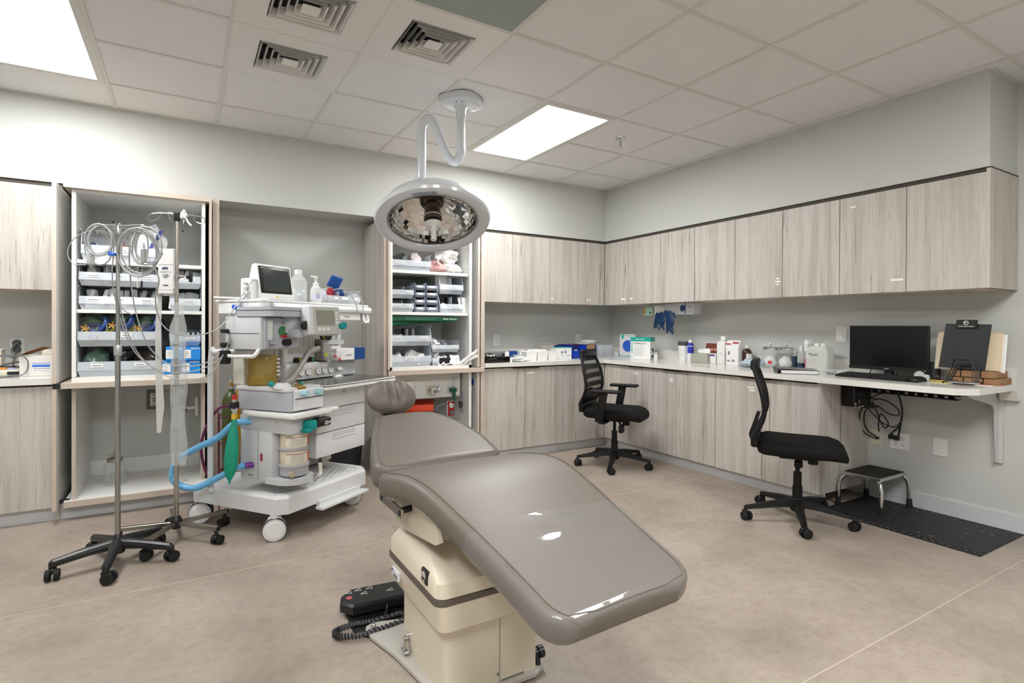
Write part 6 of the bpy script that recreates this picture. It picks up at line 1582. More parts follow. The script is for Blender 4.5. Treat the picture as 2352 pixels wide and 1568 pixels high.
# ================================================================= along the right wall: local x runs to -y, front faces -x
def rt(name, label, cat, x, y, rz=0, z=CT, group=None): return thing(name, label, cat, (x, y, z), -90+rz, group)
TEALC = mat('teal_card2', '1aa596', .45); LILAC = mat('lilac_card', 'd9d6dc', .5)
t = rt('glove_carton', 'upright carton picturing a blue glove circle', 'carton', .27, .44, 22)
obj('carton', G().bb(0, 0, 0, .19, .11, .252, .002, 1), LILAC, t, smooth=0)
obj('teal_border', G().box(-.001, -.001, .012, .191, 0, .018).box(-.001, -.001, .235, .191, 0, .24).box(.02, -.0012, .205, .05, 0, .25), TEALC, t, smooth=0)
obj('blue_disc', G().cyl((.10, -.0016, .125), (.10, .0, .125), .064, n=32), mat('glove_blue', '2a5fc4', .4, var=.25, vscale=25), t, smooth=30)
t = rt('glove_carton', 'large white carton with a teal top printed CRITERION CR', 'carton', .12, .10, 26)
obj('carton', G().bb(0, 0, 0, .215, .135, .228, .002, 1), PAPER, t, smooth=0)
obj('teal_top', G().box(-.001, -.001, .185, .216, .136, .229), TEALC, t, smooth=0)
obj('teal_strip', G().box(.012, -.0012, .06, .022, 0, .175).box(.012, -.0012, .018, .022, 0, .035), TEALC, t, smooth=0)
text(t, 'CRITERION CR', .020, PRINT, T(.035, -.001, .158) @ FRONT, bold=.0005)
text(t, 'POLYCHLOROPRENE', .011, TEALC, T(.035, -.001, .138) @ FRONT)
text(t, 'HENRY SCHEIN', .013, PAPER, T(.06, -.0015, .203) @ FRONT, bold=.0003)
g = G()
for k in range(7): g.box(.035, -.001, .118-.013*k, .15-.012*(k % 3), 0, .121-.013*k)
obj('printed_lines', g, LTEXT, t, smooth=0)
obj('side_print', G().box(.2151, .03, .10, .216, .10, .115).prism([(.03, .02), (.11, .02), (.09, .045), (.05, .045)], 0, .001, T(.2152, 0, 0) @ Matrix(((0, 0, 1, 0), (1, 0, 0, 0), (0, 1, 0, 0), (0, 0, 0, 1)))).cyl((.2152, .085, .09), (.2162, .085, .09), .02, n=16), PRINT, t, smooth=0)
t = rt('small_bottle', 'tiny white bottle at the corner of the teal-topped carton', 'bottle', .22, -.17); obj('body', G().lathe([(.02, 0), (.02, .045), (.012, .055)], 16), WPL, t); obj('cap', G().lathe([(.013, .055), (.013, .078), (.001, .08)], 16), GPL, t)
t = rt('wipes_canister', 'white wipes canister with a dark grey lid', 'canister', .33, -.435)
obj('body', G().lathe([(.052, 0), (.054, .006), (.054, .155), (.052, .16)], 28), WPL, t)
obj('lid', G().lathe([(.056, .155), (.056, .185), (.05, .192), (.001, .192)], 28), mat('lid_grey', '474c4e', .5), t)
g = G()
for k in range(6): g.tube([(.0545*math.cos(a), .0545*math.sin(a), .05+.016*k) for a in [math.radians(-115+8*q) for q in range(7)]], .0012, 4)
obj('printed_lines', g, LTEXT, t)
t = rt('foam_spray', 'slim blue and white spray bottle printed PREKLENZ', 'bottle', .31, -.535)
obj('lower_body', G().lathe([(.03, 0), (.031, .004), (.031, .085)], 24), WPL, t); obj('upper_body', G().lathe([(.031, .085), (.031, .165), (.024, .18), (.016, .186)], 24), mat('royal_blue', '2433a8', .35), t)
obj('cap', G().lathe([(.017, .184), (.017, .212), (.012, .216), (.001, .216)], 18), WPL, t); obj('white_band', G().lathe([(.0313, .15), (.0313, .156)], 24, cap=False), PAPER, t)
text(t, 'PREKLENZ', .024, mat('pale_print', 'c9cfe8', .5), T(-.004, -.0318, .03) @ FRONT @ Matrix.Rotation(PI/2, 4, 'Z'), bold=.0006)
t = rt('tissue_box', 'grey tissue box with tissues pulled out', 'box', .28, -.565, 4)
obj('carton', G().bb(0, 0, 0, .19, .12, .085, .003, 1), mat('tissue_grey', 'a6a89c', .5, var=.15, vscale=50), t, smooth=0)
obj('tissue', crumple(G(), (.11, .05, .095), (.075, .03, .035), 180, .5), PAPER, t)
t = rt('photo_leaflet', 'leaflet with a reddish group photo behind the tissue box', 'leaflet', .42, -.63, 0); t.rotation_euler = (math.radians(-8), 0, math.radians(-84))
obj('sheet', G().box(-.02, 0, .05, .12, .003, .19), PAPER, t, smooth=0); obj('picture', G().box(-.015, -.001, .09, .115, 0, .185), mat('red_picture', '7a3a30', .5, var=.3, vscale=30), t, smooth=0)
g = G()
for k in range(3): g.cyl((.02+.035*k, -.0016, .125), (.02+.035*k, -.001, .125), .014, n=14)
obj('picture_figures', g, mat('skin_print', 'd5a58c', .6), t)
t = rt('pill_box', 'small white carton with a purple top band', 'carton', .33, -.745, 5); obj('carton', G().bb(0, 0, 0, .072, .06, .088, .002, 1), WPL, t, smooth=0); obj('purple_band', G().box(-.001, -.001, .068, .060, 0, .082), mat('purple_band', '4a2b86', .5), t, smooth=0)
t = rt('teal_bottle', 'thin teal bottle behind the purple-banded carton', 'bottle', .39, -.80); obj('body', G().lathe([(.015, 0), (.015, .10), (.008, .115)], 16), mat('teal_liquid', '62b7c0', .3), t); obj('cap', G().lathe([(.009, .115), (.009, .13), (.001, .132)], 14), WPL, t)
t = rt('white_jug', 'tall white square bottle with a flat white cap', 'bottle', .36, -.885)
obj('body', G().loft([[(x, y, z) for x, y in rrect(-s, -s, s, s, .012)] for s, z in ((.042, 0), (.046, .01), (.046, .18), (.04, .205), (.02, .215), (.02, .222))]), WPL, t); obj('cap', G().lathe([(.026, .218), (.026, .248), (.022, .252), (.001, .252)], 20), PAPER, t)
text(t, 'G', .03, LTEXT, T(-.005, -.0468, .085) @ FRONT)
t = rt('paper_bag', 'white printed paper bag with red stripes', 'bag', .33, -1.03)
obj('body', G().loft([[(x, y, z) for x, y in rrect(-w, -d, w, d, .01)] for w, d, z in ((.066, .04, 0), (.068, .042, .02), (.066, .04, .10), (.07, .045, .17), (.072, .03, .2), (.068, .012, .22))]), mat('bag_print', 'eceaea', .5, var=.12, vscale=45), t)
obj('red_stripe', G().box(-.066, -.047, .185, -.01, -.04, .193).box(.01, -.045, .196, .066, -.036, .206), mat('stripe_red', 'c0303a', .5), t, smooth=0)
text(t, 'F', .045, PRINT, T(-.04, -.0425, .09) @ FRONT, bold=.001); obj('printed_lines', G().box(-.05, -.0425, .03, -.02, -.0415, .045).box(.0, -.0425, .03, .03, -.0415, .05), LTEXT, t, smooth=0)
t = rt('brown_bottle', 'brown plastic bottle with a white cap', 'bottle', .37, -1.125)
obj('body', G().lathe([(.038, 0), (.041, .006), (.041, .115), (.034, .135), (.016, .148), (.015, .155)], 26), mat('brown_plastic', '43271a', .25), t); obj('cap', G().lathe([(.018, .152), (.018, .175), (.001, .178)], 18), WPL, t)
obj('label', G().lathe([(.0415, .03), (.0415, .10)], 8, Matrix.Rotation(.3, 4, 'Z'), cap=False) if False else G().loft([[(.0417*math.cos(math.radians(a)), .0417*math.sin(math.radians(a)), z) for a in range(-62, 20, 8)] for z in (.03, .105)], cap=False, closed=False), PAPER, t)
tag(obj('blue_bag', crumple(G(), (0, 0, .035), (.09, .08, .035), 185, .4), mat('pale_blue_film', 'cfe0ec', .2, alpha=.8), loc=(.25, -1.27, CT)), 'pale blue plastic bag on the worktop beside the glass jars', 'bag')
def canister(lab, x, y, full, m):
    t = rt('glass_jar', lab, 'jar', x, y, 0, CT, 'glass jars with metal lids')
    obj('glass', G().lathe([(.06, 0), (.064, .004), (.064, .15), (.06, .155)], 30, cap=False).lathe([(.001, .002), (.06, .002)], 30, cap=False), JARG, t)
    obj('lid', G().lathe([(.066, .152), (.066, .168), (.058, .174), (.001, .176)], 30), CHROME, t)
    obj('lid_knob', G().lathe([(.005, .175), (.005, .19), (.012, .196), (.009, .203), (.001, .204)], 16), CHROME, t)
    obj('contents', crumple(G(), (0, 0, .05), (.055, .055, .05), 190, .15), m, t)
    return t
j1 = canister('glass jar of cotton with a red sticker and metal lid', .35, -1.372, .6, mat('cotton', 'eef0ee', .9))
obj('red_sticker', G().loft([[(.0645*math.cos(math.radians(a)), .0645*math.sin(math.radians(a)), z) for a in (-75, -66, -57, -48)] for z in (.035, .06)], cap=False, closed=False), mat('sticker_red', 'd83a48', .5), j1)
canister('glass jar with a metal lid, right of the stickered jar', .37, -1.497, .6, mat('cotton_wool2', 'e6eae6', .9))
NV = mat('navy_liquid', '2b3a50', .25)
t = rt('dark_bottle', 'small bottle nearly full of dark blue liquid', 'bottle', .39, -1.56); obj('body', G().lathe([(.026, 0), (.027, .004), (.027, .105)], 20), NV, t); obj('shoulder', G().lathe([(.027, .105), (.027, .115), (.014, .128)], 20), CLB, t); obj('cap', G().lathe([(.013, .126), (.013, .148), (.001, .15)], 16), WPL, t)
t = rt('dark_bottle', 'taller bottle one third full of dark blue liquid', 'bottle', .36, -1.638); obj('liquid', G().lathe([(.030, 0), (.031, .004), (.031, .055)], 20), NV, t); obj('body', G().lathe([(.031, .055), (.031, .13), (.016, .15)], 20), CLB, t); obj('cap', G().lathe([(.015, .145), (.015, .192), (.001, .194)], 16), WPL, t)
t = rt('spray_bottle', 'pink and white trigger spray bottle beside the plastic jug', 'bottle', .35, -1.712)
obj('body', G().lathe([(.03, 0), (.031, .01), (.03, .11), (.018, .17), (.014, .19)], 22), WPL, t); obj('pink_wrap', G().lathe([(.0315, .008), (.0313, .09)], 22, cap=False), mat('hot_pink', 'e02478', .4), t)
obj('trigger_head', G().bb(-.018, -.05, .20, .018, .05, .24, .01, 2).bb(-.012, -.058, .15, .012, -.042, .21, .006, 1).cyl((0, 0, .185), (0, 0, .205), .016), WPL, t)
text(t, 'PINK', .02, PAPER, T(-.004, -.0325, .02) @ FRONT @ Matrix.Rotation(PI/2, 4, 'Z'))
t = rt('plastic_jug', 'large translucent plastic jug with two white caps', 'jug', .34, -1.80)
obj('body', G().loft([[(x, y, z) for x, y in rrect(-w, -.055, w, .055, .025)] for w, z in ((.085, 0), (.09, .012), (.09, .15), (.07, .185), (.03, .195))]), mat('jug_plastic', 'e2e6e0', .2, alpha=.7), t)
obj('liquid', G().loft([[(x, y, z) for x, y in rrect(-w, -.05, w, .05, .025)] for w, z in ((.08, .004), (.085, .06))]), mat('jug_liquid', 'dfe6d8', .1, alpha=.5), t)
for x in (-.025, .03): obj('cap', G().lathe([(.022, .19), (.022, .215), (.001, .217)], 18, T(x, .01 if x < 0 else 0, 0)), WPL, t)
text(t, 'Plastic', .03, PRINT, T(-.055, -.0556, .12) @ FRONT)
# ring binder
t = thing('ring_binder', 'grey ring binder lying at the front of the right worktop', 'binder', (-.165, -1.79, CT), -49)
obj('lower_cover', G().bb(0, 0, 0, .27, .25, .003, .001, 1), mat('binder_grey', '6d6e70', .35), t, smooth=0)
obj('pages', G().box(.02, .008, .003, .262, .242, .026), PAPER, t, smooth=0)
obj('upper_cover', G().add(*(lambda g: (g.v, g.f))(G().bb(0, 0, 0, .27, .25, .003, .001, 1)), T(0, 0, .037) @ RY(2.2)), mat('binder_grey', '6d6e70', .35), t, smooth=0)
obj('spine', G().bb(-.004, 0, 0, .0, .25, .04, .001, 1), BLACKS, t, smooth=0)
obj('rings', G().tube([(.012, .03, .004), (.006, .03, .02), (.016, .03, .033), (.026, .03, .02), (.022, .03, .004)], .002, 6, sub=3), CHROME, t)
tag(obj('plastic_wrap', crumple(G(), (0, 0, .015), (.10, .07, .018), 200, .4), mat('wrap_clear', 'dfe2e0', .15, alpha=.75), loc=(.22, -2.0, CT)), 'crumpled plastic wrapper left of the keyboard', 'wrapper')
# computer
t = rt('computer_monitor', 'black computer monitor on the right worktop', 'monitor', .28, -2.308, 0)
obj('panel', G().bb(-.252, 0, .045, .252, .03, .352, .004, 1), BLACKS, t, smooth=0)
obj('screen', G().box(-.246, -.0012, .072, .246, 0, .347), mat('screen_black', '0f0f11', .22), t, smooth=0)
obj('chin', G().box(-.252, -.002, .045, .252, 0, .068), BLACK, t, smooth=0)
text(t, 'ASUS', .012, mat('logo_grey', 'a9abb0', .4), T(0, -.0026, .052) @ FRONT, align='CENTER', bold=.0004)
obj('power_led', G().cyl((.235, -.001, .055), (.235, -.003, .055), .003, n=8), PAPER, t)
obj('stand_neck', G().loft([[(-.03, .03, .10), (.03, .03, .10), (.03, .05, .10), (-.03, .05, .10)], [(-.022, .02, .0), (.022, .02, .0), (.022, .06, .0), (-.022, .06, .0)]]), BLACKS, t, smooth=0)
obj('stand_foot', G().prism(rrect(-.10, -.03, .10, .12, .04), 0, .008), BLACKS, t)
for k, pts in enumerate(([(-.12, .04, .06), (-.13, .05, .02), (-.16, .06, .003)], [(.06, .04, .08), (.05, .05, .03), (.02, .06, .003)], [(.16, .04, .05), (.155, .05, .02), (.15, .06, .003)])): obj('cord', G().tube(pts, .003, 6, sub=4), BLACK, t)
t = rt('keyboard', 'black computer keyboard in front of the monitor', 'keyboard', .08, -2.335, -3)
obj('tray', G().loft([[(-.228, -.075, 0), (.228, -.075, 0), (.228, .075, 0), (-.228, .075, 0)], [(-.228, -.075, .012), (.228, -.075, .012), (.228, .075, .024), (-.228, .075, .024)]]), BLACK, t, smooth=0)
g = G()
for r in range(6):
    y = .06-.024*r
    zz = .012+(y+.075)*.08
    for c in range(21):
        if c in (15, 18+0) and r != 99: pass
        x = -.22+.021*c
        if r == 5 and 4 <= c <= 8: continue
        g.bb(x+.0015, y-.010, zz, x+.0185, y+.009, zz+.006, .0015, 1)
    if r == 5: g.bb(-.135, y-.010, zz, -.035, y+.009, zz+.006, .0015, 1)
o = obj('keys', g, mat('key_black', '232324', .4), t, smooth=0); o['kind'] = 'stuff'
t = rt('computer_mouse', 'black computer mouse right of the keyboard', 'mouse', .05, -2.60, -12)
obj('shell', G().loft([[(x*w, -.055+.11*s, z) for x, z in ((-.03, .004), (-.03, .012), (-.02, .022+.014*math.sin(PI*s)), (0, .026+.014*math.sin(PI*s)), (.02, .022+.014*math.sin(PI*s)), (.03, .012), (.03, .004))] for s, w in ((0, .6), (.1, .9), (.35, 1), (.7, 1), (.92, .85), (1, .5))]), BLACKS, t, smooth=60)
obj('wheel', G().cyl((-.004, -.03, .03), (.004, -.03, .03), .009, n=12), RUBBER, t)
t = rt('tape_dispenser', 'clear tape dispenser behind the mouse', 'tape dispenser', .20, -2.555, 10)
obj('body', G().bb(-.04, -.012, 0, .045, .012, .04, .008, 1), CLEARM, t); obj('roll', G().cyl((-.01, -.009, .032), (-.01, .009, .032), .028, n=20), mat('tape_roll', 'cfcfc8', .3, alpha=.8), t)
t = rt('tablet', 'black framed tablet leaning against the wall behind the monitor', 'tablet', .40, -2.50, 18); t.rotation_euler = (math.radians(-14), 0, math.radians(-72))
obj('frame', G().bb(-.055, 0, 0, .075, .01, .115, .003, 1), BLACK, t, smooth=0); obj('screen', G().box(-.05, -.001, .006, .07, 0, .11), mat('tablet_screen', '3a3b3a', .12), t, smooth=0)
g = G()
for k in range(3): g.tube([(-.045+(.010+.009*k)*math.sin(a), -.0016, .075+(.010+.009*k)*math.cos(a)) for a in [math.radians(10+14*q) for q in range(8)]], .0016, 4)
obj('signal_arcs', g, PAPER, t)
tag(obj('pencil', G().cyl((0, 0, .004), (0, -.16, .004), .004, n=6), mat('pencil_yellow', 'd8b23a', .5), loc=(.24, -2.53, CT)), 'yellow pencil lying right of the tape dispenser', 'pencil')
tag(obj('sticky_note', G().box(-.04, -.05, 0, .04, .05, .001), mat('note_yellow', 'e6dfa4', .6), loc=(.10, -2.70, CT), rot=(0, 0, .25), smooth=0), 'pale yellow note lying right of the mouse', 'note')
cable('charger_wire', 'thin black cord running along the worktop behind the note', [(.36, -2.55, CT+.004), (.33, -2.62, CT+.004), (.31, -2.70, CT+.004), (.32, -2.76, CT+.004)], .003, BLACK)
# document stand
KR = mat('kraft_box', '9a7552', .65)
for k, (z, y0, y1) in enumerate(((0, -2.70, -2.945), (.04, -2.69, -2.93))):
    t = rt('flat_brown_box', ['flat brown box at the bottom under the folders', 'flat brown box on top, under the folders'][k], 'box', .25-.01*k, y0, 0, CT+z, 'flat brown boxes')
    obj('carton', G().bb(0, 0, 0, y0-y1, .17, .038, .002, 1), KR, t, smooth=0); obj('black_strap', G().box(.06, -.001, -.0005, .066, .171, .0385).box(.16, -.001, -.0005, .166, .171, .0385), BLACK, t, smooth=0)
t = thing('wire_file_rack', 'black wire rack holding the folders and clipboard', 'file rack', (.14, -2.79, CT), -90)
WR = mat('wire_black', '0e0e0f', .4)
for k in range(4):
    y = .015+.04*k; zt = .13-.012*k if k else .145
    obj('wire_loop', G().tube([(-.085, y-.03, .004), (-.075, y-.02, .02), (-.055, y, .08), (-.042, y+.004, zt-.01), (-.03, y+.005, zt), (.03, y+.005, zt), (.042, y+.004, zt-.01), (.055, y, .08), (.062, y-.02, .02), (.065, y-.03, .004)], .0035, 7, sub=4), WR, t)
obj('base_wire', G().tube([(-.06, .01, .015), (-.06, .14, .015)], .003, 6).tube([(.05, .01, .015), (.05, .14, .015)], .003, 6), WR, t)
for s in (-.085, .065): obj('foot', G().ball((s, -.015, .006), .006), RUBBER, t)
MAN = mat('manila', 'ead9b8', .6)
FT = Matrix.Rotation(math.radians(-9), 4, 'X')
t = rt('manila_folder', 'cream manila folder standing in the wire rack', 'folder', .30, -2.76, -2, CT+.082)
obj('cover', G().add(*(lambda g: (g.v, g.f))(G().box(-.17, 0, 0, .165, .004, .225).box(-.165, .006, .004, .17, .009, .235).box(.09, .006, .23, .17, .009, .238)), FT), MAN, t, smooth=0)
obj('sheets', G().add(*(lambda g: (g.v, g.f))(G().box(-.18, .010, -.005, .175, .02, .20).box(-.15, .021, -.008, .185, .024, .225)), FT), PAPER, t, smooth=0)
t = rt('clipboard', 'black clipboard with a printed clip standing in the wire rack', 'clipboard', .245, -2.755, -2, CT+.09)
obj('board', G().add(*(lambda g: (g.v, g.f))(G().add([(-.125, 0, 0), (.12, 0, -.004), (.135, 0, .275), (-.105, 0, .28), (-.125, .003, 0), (.12, .003, -.004), (.135, .003, .275), (-.105, .003, .28)], [(0, 1, 2, 3), (7, 6, 5, 4), (0, 4, 5, 1), (1, 5, 6, 2), (2, 6, 7, 3), (3, 7, 4, 0)])), FT), mat('board_black', '202123', .45), t, smooth=0)
cl = obj('clip', G().add(*(lambda g: (g.v, g.f))(G().bb(-.045, -.012, .25, .065, .0, .302, .003, 1)), FT), BLACK, t)
text(cl, 'Oral & Facial Surgery', .0095, PAPER, FT @ T(.01, -.0125, .258) @ FRONT, align='CENTER')
obj('emblem', G().add(*(lambda g: (g.v, g.f))(G().lathe([(.010, 0), (.013, 0), (.013, .0008), (.010, .0008)], 24, T(.008, -.0121, .283) @ RX90, cap=False).tube([(.0, -.0126, .279), (.006, -.0126, .29), (.012, -.0126, .284)], .002, 5)), FT), PAPER, cl)
t = rt('eyeglasses', 'glasses with clear frame and dark lenses by the file rack', 'glasses', .07, -2.83, 0)
obj('frame', G().tube([(.075*math.cos(a), .035*math.sin(a), .018) for a in [2*PI*k/24 for k in range(24)]], .004, 7, closed=True), CHROME, t); obj('lens', G().lathe([(.055, .006), (.05, .016), (.001, .02)], 20, Matrix.Diagonal((1, .45, 1, 1))), BLACKS, t)
tag(obj('red_paper', G().box(-.06, -.06, 0, .06, .06, .001), mat('red_paper', 'd2452c', .6), loc=(.30, -2.885, CT+.0), rot=(0, 0, .3), smooth=0), 'red slip of paper under the brown boxes', 'paper')
tag(obj('white_slip', G().box(-.05, -.045, 0, .05, .045, .0008), PAPER, loc=(.15, -2.895, CT+.0), rot=(0, 0, .1), smooth=0), 'white slip of paper at the worktop corner', 'paper')

# ================================================================= wall things
def plate(label, x, y, z, rz, w, h, kind, cat='wall plate', mcol=WPL):
    t = thing('wall_plate', label, cat, (x, y, z), rz)
    obj('plate', G().bb(-w/2, -.006, -h/2, w/2, 0, h/2, .002, 1), mcol, t, smooth=0)
    g = G()
    if kind == 'outlet':
        for cx in ([0] if w < .1 else [-.023, .023]):
            for cz in (-.02, .02):
                o = obj('socket', G().bb(cx-.017, -.008, cz-.014, cx+.017, -.005, cz+.014, .004, 1), WPL, t)
                obj('slots', G().box(cx-.009, -.0087, cz-.002, cx-.006, -.008, cz+.008).box(cx+.006, -.0087, cz-.002, cx+.009, -.008, cz+.008).box(cx-.003, -.0087, cz-.010, cx+.003, -.008, cz-.005), PRINT, o, smooth=0)
    if kind == 'blank':
        for cz in (-h*.3, h*.3): obj('screw', G().cyl((0, -.006, cz), (0, -.0075, cz), .004, n=8), GPL, t)
    if kind == 'card':
        obj('card', G().box(-w*.42, -.012, -h*.40, w*.22, -.006, h*.42), PAPER, t, smooth=0); obj('print', G().box(-w*.25, -.0125, h*.28, -.0, -.012, h*.31), LTEXT, t, smooth=0)
    return t
plate('white power outlet on the back wall above the metal cases', -1.07, .844, 1.093, 0, .075, .12, 'outlet', 'outlet')
plate('white power outlet on the back wall above the blue bin', 0.0, .844, 1.09, 0, .088, .12, 'outlet', 'outlet')
plate('white wall control with a paper card, left of the monitor', .469, -1.894, 1.186, -90, .08, .12, 'card')
plate('cream data outlet low on the wall under the desk', .469, -2.152, .439, -90, .075, .115, 'none', 'outlet', mat('cream_plate3', 'd9d4c2', .45))
plate('wide white double power outlet under the desk', .469, -2.31, .437, -90, .125, .12, 'outlet', 'outlet')
plate('blank white wall plate under the desk', .469, -2.558, .441, -90, .085, .12, 'blank')
ol = plate('white power outlet with two grey plugs at the left edge', -4.847, .844, 1.08, 0, .08, .11, 'none', 'outlet')
for z in (.022, -.022):
    obj('plug', G().lathe([(.022, 0), (.024, .02), (.014, .032), (.001, .034)], 18, T(.0, -.006, z) @ RX90), mat('plug_dark', '55575a', .5), ol)
# glove holder below the wall cabinet
t = thing('glove_rack', 'wire glove box rack fixed under the wall cabinets', 'rack', (.22, -.33, 1.36), -90)
obj('frame', G().tube([(-.33, -.02, .105), (-.33, -.02, .0), (.345, -.02, .0), (.345, -.02, .105)], .0025, 6).tube([(-.33, .09, .105), (-.33, .09, .0), (.345, .09, .0), (.345, .09, .105)], .0025, 6), CLEARM, t)
obj('base', G().box(-.33, -.02, -.003, .345, .09, .0), CLEARM, t, smooth=0)
GB = 'glove boxes in the rack under the cabinets'
def gbox(label, x0, x1, h, m):
    t = thing('glove_box', label, 'glove box', (.20, -.33, 1.361), -90, GB)
    obj('carton', G().bb(x0, 0, 0, x1, .105, h, .002, 1), m, t, smooth=0); return t
MINT = mat('mint_card', 'a8dcc4', .5)
b1 = gbox('mint green glove box with orange ends in the rack', -.315, -.19, .075, MINT)
obj('orange_end', G().box(-.316, -.001, .0, -.295, 0, .076).box(-.20, -.001, 0, -.189, 0, .076), mat('orange_card', 'e09a3c', .5), b1, smooth=0); obj('blue_mark', G().box(-.235, -.001, .01, -.215, 0, .03), mat('navy_print', '1d2460', .5), b1, smooth=0)
b2 = gbox('white glove box in the rack, right of the mint one', -.17, -.035, .092, WPL); obj('print_mark', G().box(-.095, -.001, .025, -.05, 0, .031).box(-.07, -.001, .075, -.055, 0, .08), LTEXT, b2, smooth=0)
b3 = gbox('white glove box third along in the rack', -.03, .105, .105, mat('white_card2', 'd9dce2', .5)); obj('print_mark', G().box(-.02, -.001, .085, -.005, 0, .09).box(.06, -.001, .08, .09, 0, .084).box(-.02, -.001, .03, -.008, 0, .045), LTEXT, b3, smooth=0)
b4 = gbox('long glove box with dark blue artwork at the right of the rack', .108, .34, .105, mat('white_card3', 'cdd0d6', .5)); obj('artwork', G().ball((.205, -.0, .055), .032, 12, 8, (1, .02, 1)).box(.235, -.001, .0, .245, 0, .105), mat('ink_blue', '2a3f6e', .5), b4, smooth=0)
obj('print_mark', G().box(.27, -.001, .06, .33, 0, .066).box(.28, -.001, .015, .33, 0, .019), LTEXT, b4, smooth=0)
# gloves pulled from the boxes
GLV = mat('nitrile_blue', '0a2f55', .3)
def glove(label, x, z, scale, seed, rz):
    rnd = random.Random(seed)
    t = thing('nitrile_glove', label, 'glove', (.17, -.33-x, z), -90, 'blue gloves hanging from the rack')
    g = G().loft([[(.036*w*scale*math.cos(a), .014*math.sin(a), -zz*scale) for a in [2*PI*k/12 for k in range(12)]] for zz, w in ((-.02, .7), (0, 1), (.04, .9), (.08, 1.05), (.11, .95))])
    for k in range(4):
        x0 = (-.026+.0175*k)*scale; L = (.07+.02*math.sin(k*1.7+seed))*scale
        g.tube([(x0, 0, -.10*scale), (x0*1.1+rnd.uniform(-.006, .006), rnd.uniform(-.008, .008), -.10*scale-L*.6), (x0*1.2+rnd.uniform(-.01, .01), rnd.uniform(-.01, .01), -.10*scale-L)], [.0095*scale, .009*scale, .008*scale, .006*scale], 8, sub=3)
    g.tube([(.03*scale, 0, -.05*scale), (.05*scale, -.01, -.08*scale), (.052*scale, -.01, -.11*scale)], [.010*scale, .009*scale, .007*scale], 8, sub=3)
    obj('glove', g, GLV, t, smooth=60, mesh=None); t.rotation_euler = (0, math.radians(rz), math.radians(-90))
    return t
glove('crumpled blue glove at the left of the hanging cluster', -.09, 1.362, .80, 1, 12)
glove('blue glove hanging in the middle of the cluster', -.03, 1.365, .85, 2, 4)
glove('long blue glove drooping lowest with fingers down', .055, 1.37, 1.12, 3, -6)
glove('blue glove bunched up right at the box opening', .02, 1.385, .6, 4, -20)
tag(obj('glove_finger', G().tube([(0, 0, .01), (.004, -.01, -.02), (-.002, -.016, -.045)], [.012, .013, .009], 8, sub=4), GLV, loc=(.17, -.445, 1.36)), 'single blue glove finger poking out right of the cluster', 'glove')

# ================================================================= under the desk
t = thing('desk_computer', 'small black computer box mounted on the cabinet side', 'computer', (.20, -2.105, .69), 0)
obj('case', G().bb(-.11, -.09, 0, .11, 0, .155, .005, 1), mat('gloss_black2', '0e0e10', .2), t, smooth=0)
obj('vent_grille', G().box(-.10, -.092, .012, -.09, -.09, .03).box(-.05, -.092, .02, -.045, -.09, .05), GPL, t, smooth=0)
for x in (-.03, .03, .07): obj('bottom_port', G().cyl((x, -.05, 0), (x, -.05, -.012), .009, n=10), CHROME, t)
t = thing('cable_tray', 'long black slotted cable tray screwed under the desk', 'cable tray', (.30, -2.18, .80), -90)
obj('back_rail', G().box(0, .06, 0, .53, .068, .06), BLACKS, t, smooth=0)
for k in range(9): obj('finger', G().add(*(lambda g: (g.v, g.f))(G().box(0, -.01, -.01, .03, .062, .01)), T(.01+.058*k, 0, .03) @ RX(-38)), BLACKS, t, smooth=0)
obj('floor_rail', G().box(0, .0, -.02, .53, .066, -.014), BLACKS, t, smooth=0)
DC = 'black cables hanging under the desk'
cable('desk_cable', 'thick black cable bundle dropping to the double outlet', [(.36, -2.335, .80), (.40, -2.34, .74), (.41, -2.35, .66), (.42, -2.335, .56), (.44, -2.315, .49), (.46, -2.295, .46)], .006, BLACK, DC)
cable('desk_cable', 'black cable splitting left to the double outlet', [(.42, -2.335, .56), (.43, -2.30, .52), (.44, -2.265, .485), (.455, -2.262, .46)], .005, BLACK, DC)
cable('desk_cable', 'black cable looping left into the data outlet, outer loop', [(.30, -2.17, .70), (.32, -2.12, .64), (.36, -2.09, .55), (.41, -2.10, .47), (.45, -2.145, .435)], .0045, BLACK, DC)
cable('desk_cable', 'black cable looping left into the data outlet, inner loop', [(.33, -2.17, .68), (.35, -2.13, .62), (.38, -2.115, .54), (.42, -2.125, .48), (.455, -2.155, .45)], .0045, BLACK, DC)
cable('desk_cable', 'tangled black cable with a tall loop in the middle', [(.30, -2.19, .74), (.33, -2.21, .68), (.36, -2.23, .58), (.38, -2.255, .53), (.37, -2.28, .57), (.35, -2.24, .63), (.36, -2.22, .55), (.38, -2.215, .50)], .0045, BLACK, DC)
cable('desk_cable', 'black cable swinging wide to the right under the desk', [(.26, -2.15, .72), (.30, -2.2, .735), (.34, -2.27, .73), (.38, -2.33, .68), (.38, -2.34, .63), (.36, -2.28, .64), (.34, -2.22, .69)], .0045, BLACK, DC)
cable('desk_cable', 'black cable drooping low in a curve to the bundle', [(.28, -2.16, .70), (.32, -2.21, .62), (.36, -2.26, .56), (.40, -2.31, .545), (.41, -2.345, .59)], .004, BLACK, DC)
cable('desk_cable', 'short black cable along the tray near the computer box', [(.30, -2.13, .80), (.30, -2.15, .76), (.31, -2.19, .745), (.32, -2.24, .77), (.32, -2.28, .79)], .004, BLACK, DC)
t = thing('power_brick', 'black power brick tangled in the desk cables', 'power brick', (.31, -2.17, .665), -60); obj('brick', G().bb(-.035, -.018, 0, .045, .018, .03, .006, 1), BLACK, t); obj('lead_boot', G().cyl((.045, 0, .015), (.065, 0, .015), .006), BLACK, t)
